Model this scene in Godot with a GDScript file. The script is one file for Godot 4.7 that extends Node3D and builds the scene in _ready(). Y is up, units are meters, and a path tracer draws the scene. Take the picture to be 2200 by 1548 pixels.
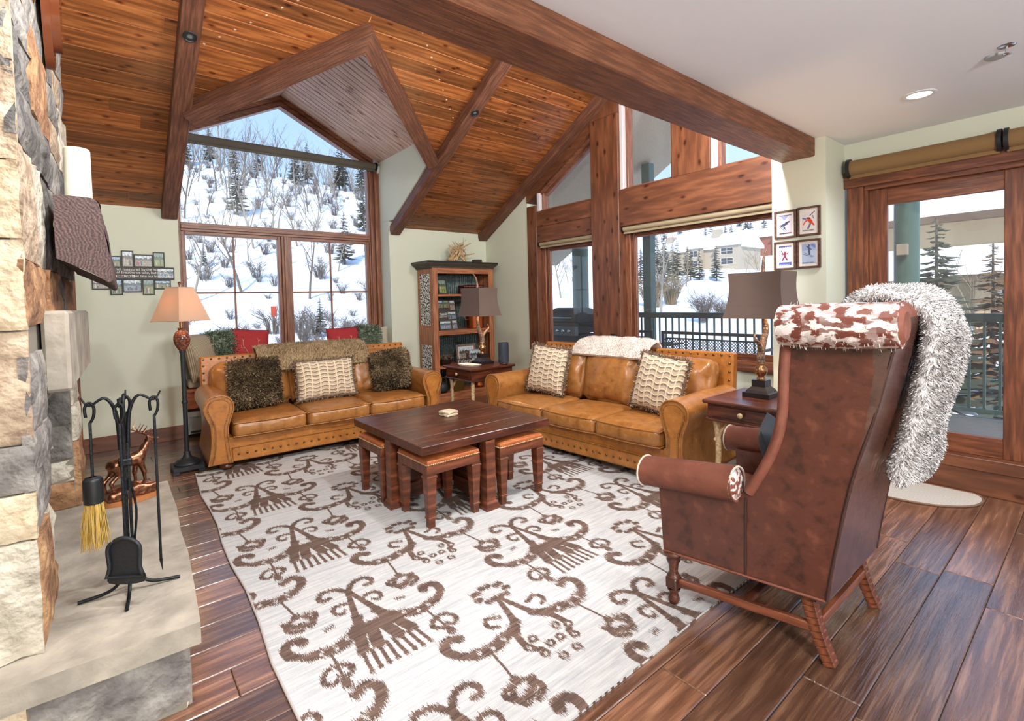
extends Node3D
# A mountain-lodge living room. x runs along the window wall, -z towards it, y up. The floor is at y = 0.

class MB:
	# collects triangles; faces are given counter-clockwise as seen from outside
	var v := PackedVector3Array()
	var n := PackedVector3Array()
	var u := PackedVector2Array()
	var c := PackedColorArray()
	var ix := PackedInt32Array()
	var tint := Color.WHITE
	var tinted := false
	func vert(p: Vector3, nn: Vector3, uv: Vector2) -> int:
		v.append(p); n.append(nn); u.append(uv)
		if tinted: c.append(tint)
		return v.size() - 1
	func t3(a: int, b: int, d: int) -> void:
		ix.append(a); ix.append(d); ix.append(b)
	func tri(a: Vector3, b: Vector3, d: Vector3) -> void:
		var nn := (b - a).cross(d - a).normalized()
		t3(vert(a, nn, Vector2(a.x, a.y)), vert(b, nn, Vector2(b.x, b.y)), vert(d, nn, Vector2(d.x, d.y)))
	func quad(a: Vector3, b: Vector3, d: Vector3, e: Vector3, ua := Vector2.ZERO, ub := Vector2(1, 0), ud := Vector2(1, 1), ue := Vector2(0, 1)) -> void:
		var nn := (b - a).cross(d - a)
		if nn.length_squared() < 1e-16: nn = (d - a).cross(e - a)
		nn = nn.normalized()
		var i := vert(a, nn, ua)
		vert(b, nn, ub); vert(d, nn, ud); vert(e, nn, ue)
		t3(i, i + 1, i + 2); t3(i, i + 2, i + 3)
	# a bevelled box; uv in metres with u along the axis `grain` (0 x, 1 y, 2 z)
	func box(at: Vector3, s: Vector3, bev := 0.004, grain := 0, uvo := Vector2.ZERO, xf := Transform3D.IDENTITY) -> void:
		var h := s * 0.5
		var b: float = minf(bev, minf(h.x, minf(h.y, h.z)) * 0.9)
		var nb := xf.basis.orthonormalized()
		for ax in 3:
			for sg in [-1.0, 1.0]:
				var a1 := (ax + 1) % 3
				var a2 := (ax + 2) % 3
				var q := []
				var uvs := []
				for k in [[-1, -1], [1, -1], [1, 1], [-1, 1]]:
					var p := Vector3.ZERO
					p[ax] = h[ax] * sg
					p[a1] = (h[a1] - b) * k[0]
					p[a2] = (h[a2] - b) * k[1]
					var w := p
					var uu: float
					var vv: float
					if ax == grain:
						uu = w[a1]; vv = w[a2]
					elif a1 == grain:
						uu = w[a1]; vv = w[a2] + 0.37 * ax
					else:
						uu = w[a2]; vv = w[a1] + 0.37 * ax
					q.append(xf * (at + p)); uvs.append(Vector2(uu, vv) + uvo)
				if sg > 0: quad(q[0], q[1], q[2], q[3], uvs[0], uvs[1], uvs[2], uvs[3])
				else: quad(q[3], q[2], q[1], q[0], uvs[3], uvs[2], uvs[1], uvs[0])
		if b <= 0.0: return
		for ax in 3:
			var a1 := (ax + 1) % 3
			var a2 := (ax + 2) % 3
			for s1 in [-1.0, 1.0]:
				for s2 in [-1.0, 1.0]:
					var q := []
					var uvs := []
					for k in [[-1, 0], [1, 0], [1, 1], [-1, 1]]:
						var p := Vector3.ZERO
						p[ax] = (h[ax] - b) * k[0]
						p[a1] = (h[a1] - (b if k[1] == 1 else 0.0)) * s1
						p[a2] = (h[a2] - (0.0 if k[1] == 1 else b)) * s2
						q.append(xf * (at + p))
						uvs.append((Vector2(p[ax], p[a1]) if ax == grain else Vector2(p[grain], p[ax])) + uvo)
					if s1 * s2 > 0: quad(q[0], q[1], q[2], q[3], uvs[0], uvs[1], uvs[2], uvs[3])
					else: quad(q[3], q[2], q[1], q[0], uvs[3], uvs[2], uvs[1], uvs[0])
		for sx in [-1.0, 1.0]:
			for sy in [-1.0, 1.0]:
				for sz in [-1.0, 1.0]:
					var p1: Vector3 = xf * (at + Vector3(h.x * sx, (h.y - b) * sy, (h.z - b) * sz))
					var p2: Vector3 = xf * (at + Vector3((h.x - b) * sx, h.y * sy, (h.z - b) * sz))
					var p3: Vector3 = xf * (at + Vector3((h.x - b) * sx, (h.y - b) * sy, h.z * sz))
					if sx * sy * sz > 0: tri(p1, p2, p3)
					else: tri(p3, p2, p1)
	# a beam between two points with a rectangular section w (sideways) x h (upwards)
	func bar(a: Vector3, b: Vector3, w: float, h: float, bev := 0.004, up := Vector3.UP, uvo := Vector2.ZERO) -> void:
		var d := (b - a)
		var x := d.normalized()
		if absf(x.dot(up)) > 0.99: up = Vector3.RIGHT
		var z := x.cross(up).normalized()
		var y := z.cross(x)
		box(Vector3.ZERO, Vector3(d.length(), h, w), bev, 0, uvo, Transform3D(Basis(x, y, z), (a + b) * 0.5))
	# rows of points; smooth normals; rows run so that (next in row) x (next row) points outwards
	func grid(rows: Array, wrap_u := false, wrap_v := false, uvs := Vector2.ONE, flip := false) -> void:
		var nr := rows.size()
		var nc: int = rows[0].size()
		var base := v.size()
		for r in nr:
			var row: PackedVector3Array = rows[r]
			for k in nc:
				var a: Vector3 = row[k - 1] if k > 0 else (row[nc - 1] if wrap_u else row[k])
				var b: Vector3 = row[k + 1] if k < nc - 1 else (row[0] if wrap_u else row[k])
				var p: Vector3 = rows[r - 1][k] if r > 0 else (rows[nr - 1][k] if wrap_v else row[k])
				var q: Vector3 = rows[r + 1][k] if r < nr - 1 else (rows[0][k] if wrap_v else row[k])
				var nn := (b - a).cross(q - p)
				if nn.length_squared() < 1e-18:
					# pole: use neighbours one ring in
					var rr := 1 if r == 0 else nr - 2
					var cen := Vector3.ZERO
					for m in nc: cen += rows[rr][m]
					nn = row[k] - cen / nc
					if flip: nn = -nn
				nn = nn.normalized()
				if flip: nn = -nn
				vert(row[k], nn, Vector2(float(k) / maxf(nc - 1, 1), float(r) / maxf(nr - 1, 1)) * uvs)
		var cu := nc if wrap_u else nc - 1
		var cv := nr if wrap_v else nr - 1
		for r in cv:
			for k in cu:
				var i0 := base + r * nc + k
				var i1 := base + r * nc + (k + 1) % nc
				var i2 := base + ((r + 1) % nr) * nc + (k + 1) % nc
				var i3 := base + ((r + 1) % nr) * nc + k
				if flip:
					t3(i0, i2, i1); t3(i0, i3, i2)
				else:
					t3(i0, i1, i2); t3(i0, i2, i3)
	func tube(path: Array, radii: Array, sides := 8, caps := true, squash := 1.0) -> void:
		var rows := []
		var ref := Vector3.UP
		var d0: Vector3 = (path[1] - path[0]).normalized()
		if absf(d0.dot(ref)) > 0.9: ref = Vector3.RIGHT
		var side := d0.cross(ref).normalized()
		for i in path.size():
			var d: Vector3
			if i == 0: d = path[1] - path[0]
			elif i == path.size() - 1: d = path[i] - path[i - 1]
			else: d = (path[i + 1] - path[i]).normalized() + (path[i] - path[i - 1]).normalized()
			d = d.normalized()
			side = (side - d * side.dot(d)).normalized()
			var up := side.cross(d)
			var row := PackedVector3Array()
			var r: float = radii[i] if i < radii.size() else radii[radii.size() - 1]
			for k in sides:
				var a := TAU * k / sides
				row.append(path[i] + (side * cos(a) + up * sin(a) * squash) * r)
			rows.append(row)
		grid(rows, true, false, Vector2.ONE, true)
		if caps:
			for e in [0, path.size() - 1]:
				var row: PackedVector3Array = rows[e]
				for k in sides:
					var p: Vector3 = row[k]
					var q: Vector3 = row[(k + 1) % sides]
					if e == 0: tri(path[e], p, q)
					else: tri(path[e], q, p)
	# profile of (radius, height) from bottom to top, turned about y
	func lathe(prof: Array, sides := 24, xf := Transform3D.IDENTITY) -> void:
		var rows := []
		for p in prof:
			var row := PackedVector3Array()
			for k in sides:
				var a := TAU * k / sides
				row.append(xf * Vector3(cos(a) * p.x, p.y, -sin(a) * p.x))
			rows.append(row)
		grid(rows, true, false, Vector2.ONE)
	# square-section profile (half width, height), turned in four flats
	func lathe4(prof: Array, xf := Transform3D.IDENTITY, asp := 1.0) -> void:
		for i in prof.size() - 1:
			var p: Vector2 = prof[i]
			var q: Vector2 = prof[i + 1]
			var k := [Vector2(1, 1), Vector2(1, -1), Vector2(-1, -1), Vector2(-1, 1)]
			for j in 4:
				var a: Vector2 = k[j]
				var b: Vector2 = k[(j + 1) % 4]
				quad(xf * Vector3(a.x * p.x * asp, p.y, a.y * p.x), xf * Vector3(b.x * p.x * asp, p.y, b.y * p.x), xf * Vector3(b.x * q.x * asp, q.y, b.y * q.x), xf * Vector3(a.x * q.x * asp, q.y, a.y * q.x), Vector2(0, p.y), Vector2(p.x * 2, p.y), Vector2(p.x * 2, q.y), Vector2(0, q.y))
	# polygon (counter-clockwise in x,y) given depth along +z of xf
	func prism(poly: PackedVector2Array, depth: float, xf := Transform3D.IDENTITY, smooth := false, uvo := Vector2.ZERO, uswap := false) -> void:
		var tris := Geometry2D.triangulate_polygon(poly)
		var area := 0.0
		for i in poly.size(): area += poly[i].cross(poly[(i + 1) % poly.size()])
		var pts := poly
		if area < 0:
			pts = poly.duplicate(); pts.reverse()
			tris = Geometry2D.triangulate_polygon(pts)
		var nz := xf.basis.z.normalized()
		for face in 2:
			var base := v.size()
			for p in pts: vert(xf * Vector3(p.x, p.y, depth if face == 1 else 0.0), nz if face == 1 else -nz, (Vector2(p.y, p.x) if uswap else p) + uvo)
			for i in range(0, tris.size(), 3):
				var a := tris[i]
				var b := tris[i + 1]
				var d := tris[i + 2]
				if (pts[b] - pts[a]).cross(pts[d] - pts[a]) < 0:
					var t := b
					b = d; d = t
				if face == 1: t3(base + a, base + b, base + d)
				else: t3(base + a, base + d, base + b)
		if smooth:
			var rows := []
			for z in [0.0, depth]:
				var row := PackedVector3Array()
				for p in pts: row.append(xf * Vector3(p.x, p.y, z))
				rows.append(row)
			grid(rows, true, false)
		else:
			var run := 0.0
			for i in pts.size():
				var p := pts[i]
				var q := pts[(i + 1) % pts.size()]
				var l := p.distance_to(q)
				quad(xf * Vector3(p.x, p.y, 0), xf * Vector3(q.x, q.y, 0), xf * Vector3(q.x, q.y, depth), xf * Vector3(p.x, p.y, depth), Vector2(run, 0) + uvo, Vector2(run + l, 0) + uvo, Vector2(run + l, depth) + uvo, Vector2(run, depth) + uvo)
				run += l
	# a soft block: rounded box of half sizes h, rounding r, bulging by `crown`, wrinkled by wr
	func soft(at: Vector3, h: Vector3, r: float, k: int, crown := Vector3.ZERO, wr := 0.0, sd := 0, xf := Transform3D.IDENTITY) -> void:
		var inner := h - Vector3(r, r, r)
		var nz := FastNoiseLite.new()
		nz.seed = sd
		nz.frequency = 1.0
		for ax in 3:
			for sg in [-1.0, 1.0]:
				var a1 := (ax + 1) % 3
				var a2 := (ax + 2) % 3
				var rows := []
				for i in k + 1:
					var row := PackedVector3Array()
					for j in k + 1:
						var cp := Vector3.ZERO
						cp[ax] = sg
						cp[a1] = sin((2.0 * j / k - 1.0) * PI * 0.5) * 0.5 + (2.0 * j / k - 1.0) * 0.5
						cp[a2] = sin((2.0 * i / k - 1.0) * PI * 0.5) * 0.5 + (2.0 * i / k - 1.0) * 0.5
						var q := cp * h
						var q2 := q.clamp(-inner, inner)
						var dd := q - q2
						var p := q2 + (dd.normalized() * r if dd.length_squared() > 1e-12 else Vector3.ZERO)
						var w := Vector3((1.0 - cp.y * cp.y) * (1.0 - cp.z * cp.z), (1.0 - cp.x * cp.x) * (1.0 - cp.z * cp.z), (1.0 - cp.x * cp.x) * (1.0 - cp.y * cp.y))
						if wr > 0.0: p += cp * (nz.get_noise_3d(p.x * 5.0, p.y * 5.0, p.z * 5.0) * 0.6 + nz.get_noise_3d(p.x * 14.0, p.y * 3.0, p.z * 14.0) * 0.4) * wr
						p += cp * crown * w
						row.append(xf * (at + p))
					rows.append(row)
				grid(rows, false, false, Vector2.ONE, sg < 0)
	# an upholstered pillow standing in x,y with its belly along z; `frame` closes it on the back
	func pillow(w: float, hh: float, t: float, k := 14, ears := 0.06, seed_ := 0) -> void:
		var nz := FastNoiseLite.new()
		nz.seed = seed_
		nz.frequency = 3.0
		for sg in [1.0, -1.0]:
			var rows := []
			for i in k + 1:
				var row := PackedVector3Array()
				for j in k + 1:
					var x := 2.0 * j / k - 1.0
					var y := 2.0 * i / k - 1.0
					x = sin(x * PI * 0.5) * 0.35 + x * 0.65
					y = sin(y * PI * 0.5) * 0.35 + y * 0.65
					var th: float = t * pow(maxf(0.0, (1.0 - pow(absf(x), 2.6)) * (1.0 - pow(absf(y), 2.6))), 0.45)
					th += th * 0.16 * nz.get_noise_3d(x, y, sg * 2.0)
					row.append(Vector3(x * w * 0.5 * (1.0 - ears * (1.0 - y * y)), y * hh * 0.5 * (1.0 - ears * (1.0 - x * x)), sg * th * 0.5))
				rows.append(row)
			grid(rows, false, false, Vector2(1, -1), sg < 0)
	func mesh() -> ArrayMesh:
		var a := []
		a.resize(Mesh.ARRAY_MAX)
		a[Mesh.ARRAY_VERTEX] = v
		a[Mesh.ARRAY_NORMAL] = n
		a[Mesh.ARRAY_TEX_UV] = u
		a[Mesh.ARRAY_TEX_UV2] = u
		if tinted: a[Mesh.ARRAY_COLOR] = c
		a[Mesh.ARRAY_INDEX] = ix
		var m := ArrayMesh.new()
		m.add_surface_from_arrays(Mesh.PRIMITIVE_TRIANGLES, a)
		return m

var M := {}
var taken := {}
var rng := RandomNumberGenerator.new()

func numbered(called: String) -> String:
	if not taken.has(called):
		taken[called] = 0
		return called
	taken[called] += 1
	return "%s_%03d" % [called, taken[called]]

func part(mb: MB, called: String, mat: Material, parent: Node3D, label := "", kind := "") -> MeshInstance3D:
	return part_mesh(mb.mesh(), called, mat, parent, label, kind)

func part_mesh(m: Mesh, called: String, mat: Material, parent: Node3D, label := "", kind := "") -> MeshInstance3D:
	var o := MeshInstance3D.new()
	o.mesh = m
	o.material_override = mat
	if parent == self:
		o.name = numbered(called)
		add_child(o)
	else:
		o.name = called
		parent.add_child(o, true)
	if label: o.set_meta("label", label)
	if kind: o.set_meta("kind", kind)
	return o

func tag(o: Node3D, label: String, category: String, group := "") -> Node3D:
	o.set_meta("label", label)
	o.set_meta("category", category)
	if group: o.set_meta("group", group)
	return o

func thing(called: String, label: String, category: String, at := Vector3.ZERO, turn := 0.0, group := "") -> Node3D:
	var o := Node3D.new()
	o.name = numbered(called)
	add_child(o)
	o.position = at
	o.rotation.y = turn
	return tag(o, label, category, group)

func copy_of(o: Node3D, label: String, group := "") -> Node3D:
	var r: Node3D = o.duplicate()
	r.name = numbered(String(o.name).rstrip("0123456789").trim_suffix("_"))
	add_child(r)
	r.set_meta("label", label)
	if group: r.set_meta("group", group)
	return r

func setting(called: String, mb: MB, mat: Material, label := "") -> MeshInstance3D:
	return part(mb, called, mat, self, label, "structure")

func holder(called: String, label := "") -> Node3D:
	var o := Node3D.new()
	o.name = numbered(called)
	add_child(o)
	o.set_meta("kind", "structure")
	if label: o.set_meta("label", label)
	return o

func V(x: float, y: float, z: float) -> Vector3:
	return Vector3(x, y, z)

# smooth path through control points
func curve(pts: Array, per := 6) -> Array:
	var out := []
	for i in pts.size() - 1:
		var p0: Vector3 = pts[maxi(i - 1, 0)]
		var p1: Vector3 = pts[i]
		var p2: Vector3 = pts[i + 1]
		var p3: Vector3 = pts[mini(i + 2, pts.size() - 1)]
		for k in per: out.append(p1.cubic_interpolate(p2, p0, p3, float(k) / per))
	out.append(pts[pts.size() - 1])
	return out

func curve2(pts: Array, per := 6, closed := false) -> PackedVector2Array:
	var out := PackedVector2Array()
	var nn := pts.size()
	for i in (nn if closed else nn - 1):
		var p0: Vector2 = pts[(i - 1 + nn) % nn] if closed else pts[maxi(i - 1, 0)]
		var p1: Vector2 = pts[i]
		var p2: Vector2 = pts[(i + 1) % nn]
		var p3: Vector2 = pts[(i + 2) % nn] if closed else pts[mini(i + 2, nn - 1)]
		for k in per: out.append(p1.cubic_interpolate(p2, p0, p3, float(k) / per))
	if not closed: out.append(pts[nn - 1])
	return out

func taper(n: int, a: float, b: float) -> Array:
	var out := []
	for i in n: out.append(lerpf(a, b, float(i) / (n - 1)))
	return out

# ---------------------------------------------------------------- materials
func ramp(cols: Array) -> Gradient:
	var g := Gradient.new()
	var offs := PackedFloat32Array()
	var cc := PackedColorArray()
	for e in cols:
		offs.append(e[0]); cc.append(e[1])
	g.offsets = offs
	g.colors = cc
	return g

func noise_tex(seed_: int, freq: float, cols: Array, kind := FastNoiseLite.TYPE_SIMPLEX_SMOOTH, oct := 4, size := 512, warp := 0.0) -> NoiseTexture2D:
	var f := FastNoiseLite.new()
	f.seed = seed_
	f.frequency = freq
	f.noise_type = kind
	f.fractal_octaves = oct
	if kind == FastNoiseLite.TYPE_CELLULAR: f.fractal_type = FastNoiseLite.FRACTAL_NONE
	if warp > 0.0:
		f.domain_warp_enabled = true
		f.domain_warp_amplitude = warp
		f.domain_warp_frequency = freq
	var t := NoiseTexture2D.new()
	t.width = size
	t.height = size
	t.seamless = true
	t.noise = f
	if cols: t.color_ramp = ramp(cols)
	return t

func mat(called: String, col: Color, rough := 0.6, metal := 0.0) -> StandardMaterial3D:
	var m := StandardMaterial3D.new()
	m.resource_name = called
	m.albedo_color = col
	m.roughness = rough
	m.metallic = metal
	M[called] = m
	return m

func tri_map(m: StandardMaterial3D, scale: float) -> void:
	m.uv1_triplanar = true
	m.uv1_scale = Vector3(scale, scale, scale)

func C8(r: int, g: int, b: int) -> Color:
	return Color8(r, g, b)

# wood with the grain along u; colours dark, middle, light
func wood(called: String, d: Color, c: Color, l: Color, rough: float, seed_: int, su := 0.5, sv := 5.0, knots := 0.0, bump := 0.06) -> StandardMaterial3D:
	var m := mat(called, Color.WHITE, rough)
	m.albedo_texture = noise_tex(seed_, 0.008, [[0.0, d], [0.38, d.lerp(c, 0.6)], [0.55, c], [0.75, c.lerp(l, 0.6)], [1.0, l]], FastNoiseLite.TYPE_SIMPLEX_SMOOTH, 5, 512, 22.0)
	m.uv1_scale = Vector3(su, sv, 1)
	if bump > 0:
		m.heightmap_enabled = true
		m.heightmap_texture = tex_fine
		m.heightmap_scale = bump
	if knots > 0:
		m.detail_enabled = true
		m.detail_blend_mode = BaseMaterial3D.BLEND_MODE_MUL
		m.detail_uv_layer = BaseMaterial3D.DETAIL_UV_2
		m.detail_albedo = tex_knots
		m.uv2_scale = Vector3(0.5, 1.1, 1) * knots
	return m

var tex_fine: NoiseTexture2D
var tex_knots: NoiseTexture2D
var tex_soft: NoiseTexture2D

func glass_mat() -> StandardMaterial3D:
	var m := mat("glass", Color(1, 1, 1, 0.04), 0.0)
	m.transparency = BaseMaterial3D.TRANSPARENCY_ALPHA
	return m

func make_materials() -> void:
	tex_fine = noise_tex(5, 0.02, [], FastNoiseLite.TYPE_SIMPLEX_SMOOTH, 5)
	tex_soft = noise_tex(6, 0.012, [], FastNoiseLite.TYPE_SIMPLEX_SMOOTH, 3, 256)
	tex_knots = noise_tex(11, 0.012, [[0.0, C8(120, 80, 60)], [0.04, C8(160, 120, 96)], [0.09, C8(240, 228, 216)], [0.13, Color.WHITE], [1.0, Color.WHITE]], FastNoiseLite.TYPE_CELLULAR, 1, 512, 14.0)
	# vaulted ceiling boards, three tones of stained alder
	for k in 3:
		var f: float = [0.86, 1.0, 1.14][k]
		wood("alder_%d" % k, C8(92, 50, 24) * f, C8(132, 76, 38) * f, C8(156, 98, 54) * f, 0.32, 20 + k, 0.35, 6.0, 1.0)
	for k in 3:
		var f: float = [0.82, 1.0, 1.16][k]
		wood("plank_%d" % k, C8(76, 48, 34) * f, C8(108, 72, 52) * f, C8(140, 100, 74) * f, 0.2, 30 + k, 0.35, 5.0, 0.0, 0.22).metallic_specular = 1.0
		M["plank_%d" % k].clearcoat_enabled = true
		M["plank_%d" % k].clearcoat = 0.8
		M["plank_%d" % k].clearcoat_roughness = 0.22
	wood("timber", C8(84, 47, 29), C8(106, 61, 38), C8(124, 76, 49), 0.42, 41, 0.4, 2.6, 0.8, 0.03)
	wood("rafter", C8(74, 41, 27), C8(104, 62, 42), C8(124, 80, 58), 0.6, 42, 0.8, 9.0, 0.0, 0.3)
	wood("beam", C8(88, 50, 30), C8(120, 70, 42), C8(140, 88, 60), 0.55, 43, 0.8, 9.0, 0.0, 0.35)
	wood("dormer_board", C8(176, 138, 116), C8(200, 164, 142), C8(214, 184, 164), 0.5, 44, 0.6, 5.0, 0.6)
	wood("window_wood", C8(98, 56, 36), C8(126, 76, 52), C8(150, 98, 70), 0.4, 45, 0.6, 6.0)
	wood("door_wood", C8(78, 40, 24), C8(112, 62, 38), C8(138, 82, 54), 0.4, 46, 0.6, 6.0)
	wood("dark_wood", C8(48, 22, 14), C8(78, 38, 24), C8(104, 54, 34), 0.28, 47, 0.6, 4.0)
	wood("stool_wood", C8(74, 36, 20), C8(104, 54, 32), C8(132, 74, 46), 0.32, 48, 0.6, 4.0)
	wood("shelf_wood", C8(120, 68, 40), C8(158, 96, 60), C8(180, 118, 80), 0.45, 49, 0.6, 5.0)
	wood("mantel_wood", C8(48, 33, 30), C8(82, 58, 52), C8(120, 90, 82), 0.7, 50, 0.5, 7.0, 0.0, 0.5)
	wood("base_wood", C8(150, 86, 40), C8(186, 116, 62), C8(206, 140, 84), 0.35, 51, 0.8, 5.0)
	wood("bench_wood", C8(120, 60, 34), C8(156, 84, 50), C8(176, 104, 66), 0.4, 52, 0.6, 5.0)
	var w := mat("wall_paint", C8(206, 205, 184), 0.75)
	w.heightmap_enabled = true
	w.heightmap_texture = tex_fine
	w.heightmap_scale = 0.05
	tri_map(w, 1.5)
	w = mat("ceiling_paint", C8(234, 235, 238), 0.8)
	w.heightmap_enabled = true
	w.heightmap_texture = tex_fine
	w.heightmap_scale = 0.06
	tri_map(w, 1.0)
	mat("groove_highlight", C8(196, 132, 84), 0.6)  # pale colour paints the light caught by the groove edges
	mat("groove_dark", C8(70, 42, 30), 0.7)
	mat("floor_joint", C8(34, 22, 16), 0.7)
	# stone, six colourings
	var sc := [[C8(150, 138, 120), C8(196, 184, 164), C8(216, 206, 188)], [C8(128, 104, 84), C8(178, 154, 128), C8(206, 184, 158)], [C8(92, 86, 82), C8(138, 130, 122), C8(180, 172, 160)], [C8(110, 74, 50), C8(160, 116, 80), C8(196, 156, 112)], [C8(60, 56, 54), C8(104, 98, 92), C8(150, 142, 132)], [C8(168, 142, 112), C8(208, 186, 154), C8(222, 206, 180)]]
	for k in 6:
		var s := mat("stone_%d" % k, Color.WHITE, 0.85)
		s.albedo_texture = noise_tex(60 + k, 0.007, [[0.0, sc[k][0]], [0.42, sc[k][0].lerp(sc[k][1], 0.7)], [0.55, sc[k][1]], [1.0, sc[k][2]]], FastNoiseLite.TYPE_SIMPLEX_SMOOTH, 6, 512, 40.0)
		s.heightmap_enabled = true
		s.heightmap_texture = tex_fine
		s.heightmap_scale = 1.4
		tri_map(s, 1.3)
	var hs := mat("hearth_stone", Color.WHITE, 0.75)
	hs.albedo_texture = noise_tex(70, 0.006, [[0.0, C8(136, 126, 112)], [0.5, C8(162, 150, 134)], [1.0, C8(188, 174, 154)]], FastNoiseLite.TYPE_SIMPLEX_SMOOTH, 6)
	hs.heightmap_enabled = true
	hs.heightmap_texture = tex_fine
	hs.heightmap_scale = 0.3
	tri_map(hs, 1.2)
	mat("mortar", C8(130, 120, 106), 0.95)
	mat("soot", C8(24, 22, 21), 0.95)
	glass_mat()
	var iron := mat("iron", C8(34, 35, 37), 0.42, 0.7)
	iron.heightmap_enabled = true
	iron.heightmap_texture = tex_fine
	iron.heightmap_scale = 0.12
	tri_map(iron, 6.0)
	# leathers
	leather("tan_leather", C8(118, 72, 32), C8(158, 102, 50), C8(184, 132, 78), 0.29, 80)
	leather("tan_panel", C8(140, 84, 34), C8(168, 104, 44), C8(186, 124, 62), 0.36, 81)
	leather("stool_leather", C8(118, 52, 22), C8(164, 88, 44), C8(196, 126, 80), 0.42, 82)
	leather("brown_leather", C8(52, 26, 18), C8(84, 43, 30), C8(114, 64, 46), 0.36, 83)
	leather("brown_hide", C8(88, 44, 28), C8(112, 60, 42), C8(134, 78, 56), 0.7, 84)
	mat("white_welt", C8(206, 186, 168), 0.8)
	mat("brass_nail", C8(118, 88, 52), 0.34, 0.85)
	mat("light_nail", C8(214, 178, 132), 0.35, 0.8)
	mat("bronze", C8(168, 122, 84), 0.22, 0.95)
	mat("copper", C8(206, 112, 66), 0.25, 0.95)
	mat("chrome", C8(200, 200, 204), 0.15, 1.0)
	mat("black_plastic", C8(24, 24, 25), 0.45)
	mat("black_wood", C8(34, 28, 27), 0.3)
	mat("white_plastic", C8(226, 226, 226), 0.5)
	var br := mat("deer_bronze", Color.WHITE, 0.28, 0.9)
	br.albedo_texture = noise_tex(88, 0.02, [[0.0, C8(70, 42, 30)], [0.5, C8(140, 92, 68)], [1.0, C8(190, 140, 112)]])
	tri_map(br, 4.0)
	var an := mat("antler", Color.WHITE, 0.55)
	an.albedo_texture = noise_tex(90, 0.02, [[0.0, C8(120, 88, 56)], [0.4, C8(176, 140, 98)], [1.0, C8(222, 198, 160)]])
	tri_map(an, 3.0)
	an = mat("dark_antler", Color.WHITE, 0.4)
	an.albedo_texture = noise_tex(91, 0.02, [[0.0, C8(44, 32, 28)], [0.45, C8(92, 72, 60)], [0.75, C8(170, 130, 96)], [1.0, C8(214, 168, 120)]])
	an.heightmap_enabled = true
	an.heightmap_texture = tex_fine
	an.heightmap_scale = 0.4
	tri_map(an, 5.0)
	# shades and cloth
	cloth("shade_fabric", C8(126, 104, 92), 0.9, 20.0)
	cloth("blind_fabric", C8(170, 148, 116), 0.9, 20.0)
	cloth("blind_fabric_grey", C8(112, 104, 92), 0.9, 20.0)
	cloth("blind_fabric_brown", C8(148, 112, 70), 0.9, 24.0)
	cloth("cream_cloth", C8(196, 180, 156), 0.9, 16.0)
	cloth("red_cloth", C8(176, 42, 44), 0.85, 16.0)
	cloth("red_piping", C8(106, 30, 34), 0.85, 16.0)
	cloth("cream_embroidery", C8(226, 200, 168), 0.85, 16.0)
	cloth("charcoal_cloth", C8(62, 68, 76), 0.95, 22.0)
	cloth("white_cloth", C8(226, 214, 204), 0.95, 10.0)
	var ls := cloth("lamp_linen", C8(214, 178, 150), 0.9, 30.0)
	ls.backlight_enabled = true
	ls.backlight = Color(0.35, 0.26, 0.18)
	var bs := cloth("brown_shade", C8(104, 84, 74), 0.95, 26.0)
	bs.backlight_enabled = true
	bs.backlight = Color(0.05, 0.035, 0.025)
	var can := mat("candle_wax", C8(238, 234, 214), 0.5)
	can.subsurf_scatter_enabled = true
	can.subsurf_scatter_strength = 0.25
	mat("mat_border", C8(126, 92, 72), 0.9)
	mat("green_metal", C8(62, 92, 86), 0.5)
	mat("dark_green_metal", C8(36, 52, 50), 0.5)
	mat("deck_board", C8(150, 138, 124), 0.85)
	var st := mat("stucco", Color.WHITE, 0.95)
	st.albedo_texture = noise_tex(95, 0.05, [[0.0, C8(168, 150, 126)], [1.0, C8(200, 184, 160)]])
	tri_map(st, 2.0)
	mat("sky_sheen", C8(206, 196, 196), 0.4)  # pale tone paints the sky's reflection onto glossy frame wood
	mat("oxblood", C8(72, 22, 24), 0.35)
	mat("brass", C8(150, 124, 66), 0.3, 0.9)
	mat("smoked_glass", C8(52, 58, 66), 0.12)
	mat("orange_sign", C8(214, 74, 44), 0.6)
	mat("steel_panel", C8(96, 100, 104), 0.35, 0.7)
	mat("lacquer", C8(98, 50, 28), 0.12)
	mat("heater_grey", C8(150, 150, 146), 0.5)
	mat("snow", C8(244, 246, 250), 0.7)

func leather(called: String, d: Color, c: Color, l: Color, rough: float, seed_: int) -> StandardMaterial3D:
	var m := mat(called, Color.WHITE, rough)
	m.albedo_texture = noise_tex(seed_, 0.008, [[0.0, d], [0.4, c], [0.65, c], [1.0, l]], FastNoiseLite.TYPE_SIMPLEX_SMOOTH, 5, 512, 30.0)
	m.heightmap_enabled = true
	m.heightmap_texture = tex_fine
	m.heightmap_scale = 0.12
	tri_map(m, 2.2)
	return m

func cloth(called: String, c: Color, rough: float, s: float) -> StandardMaterial3D:
	var m := mat(called, c, rough)
	m.albedo_texture = tex_weave()
	m.rim_enabled = true
	m.rim = 0.25
	m.rim_tint = 0.6
	tri_map(m, s)
	return m

var weave_tex: ImageTexture
func tex_weave() -> ImageTexture:
	if weave_tex: return weave_tex
	var im := Image.create(64, 64, false, Image.FORMAT_RGB8)
	var r := RandomNumberGenerator.new()
	r.seed = 4
	for y in 64:
		for x in 64:
			var on := (x / 2 + y / 2) % 2 == 0
			var g := (0.97 if on else 0.86) + r.randf_range(-0.07, 0.05)
			im.set_pixel(x, y, Color(g, g, g))
	weave_tex = ImageTexture.create_from_image(im)
	return weave_tex

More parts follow.
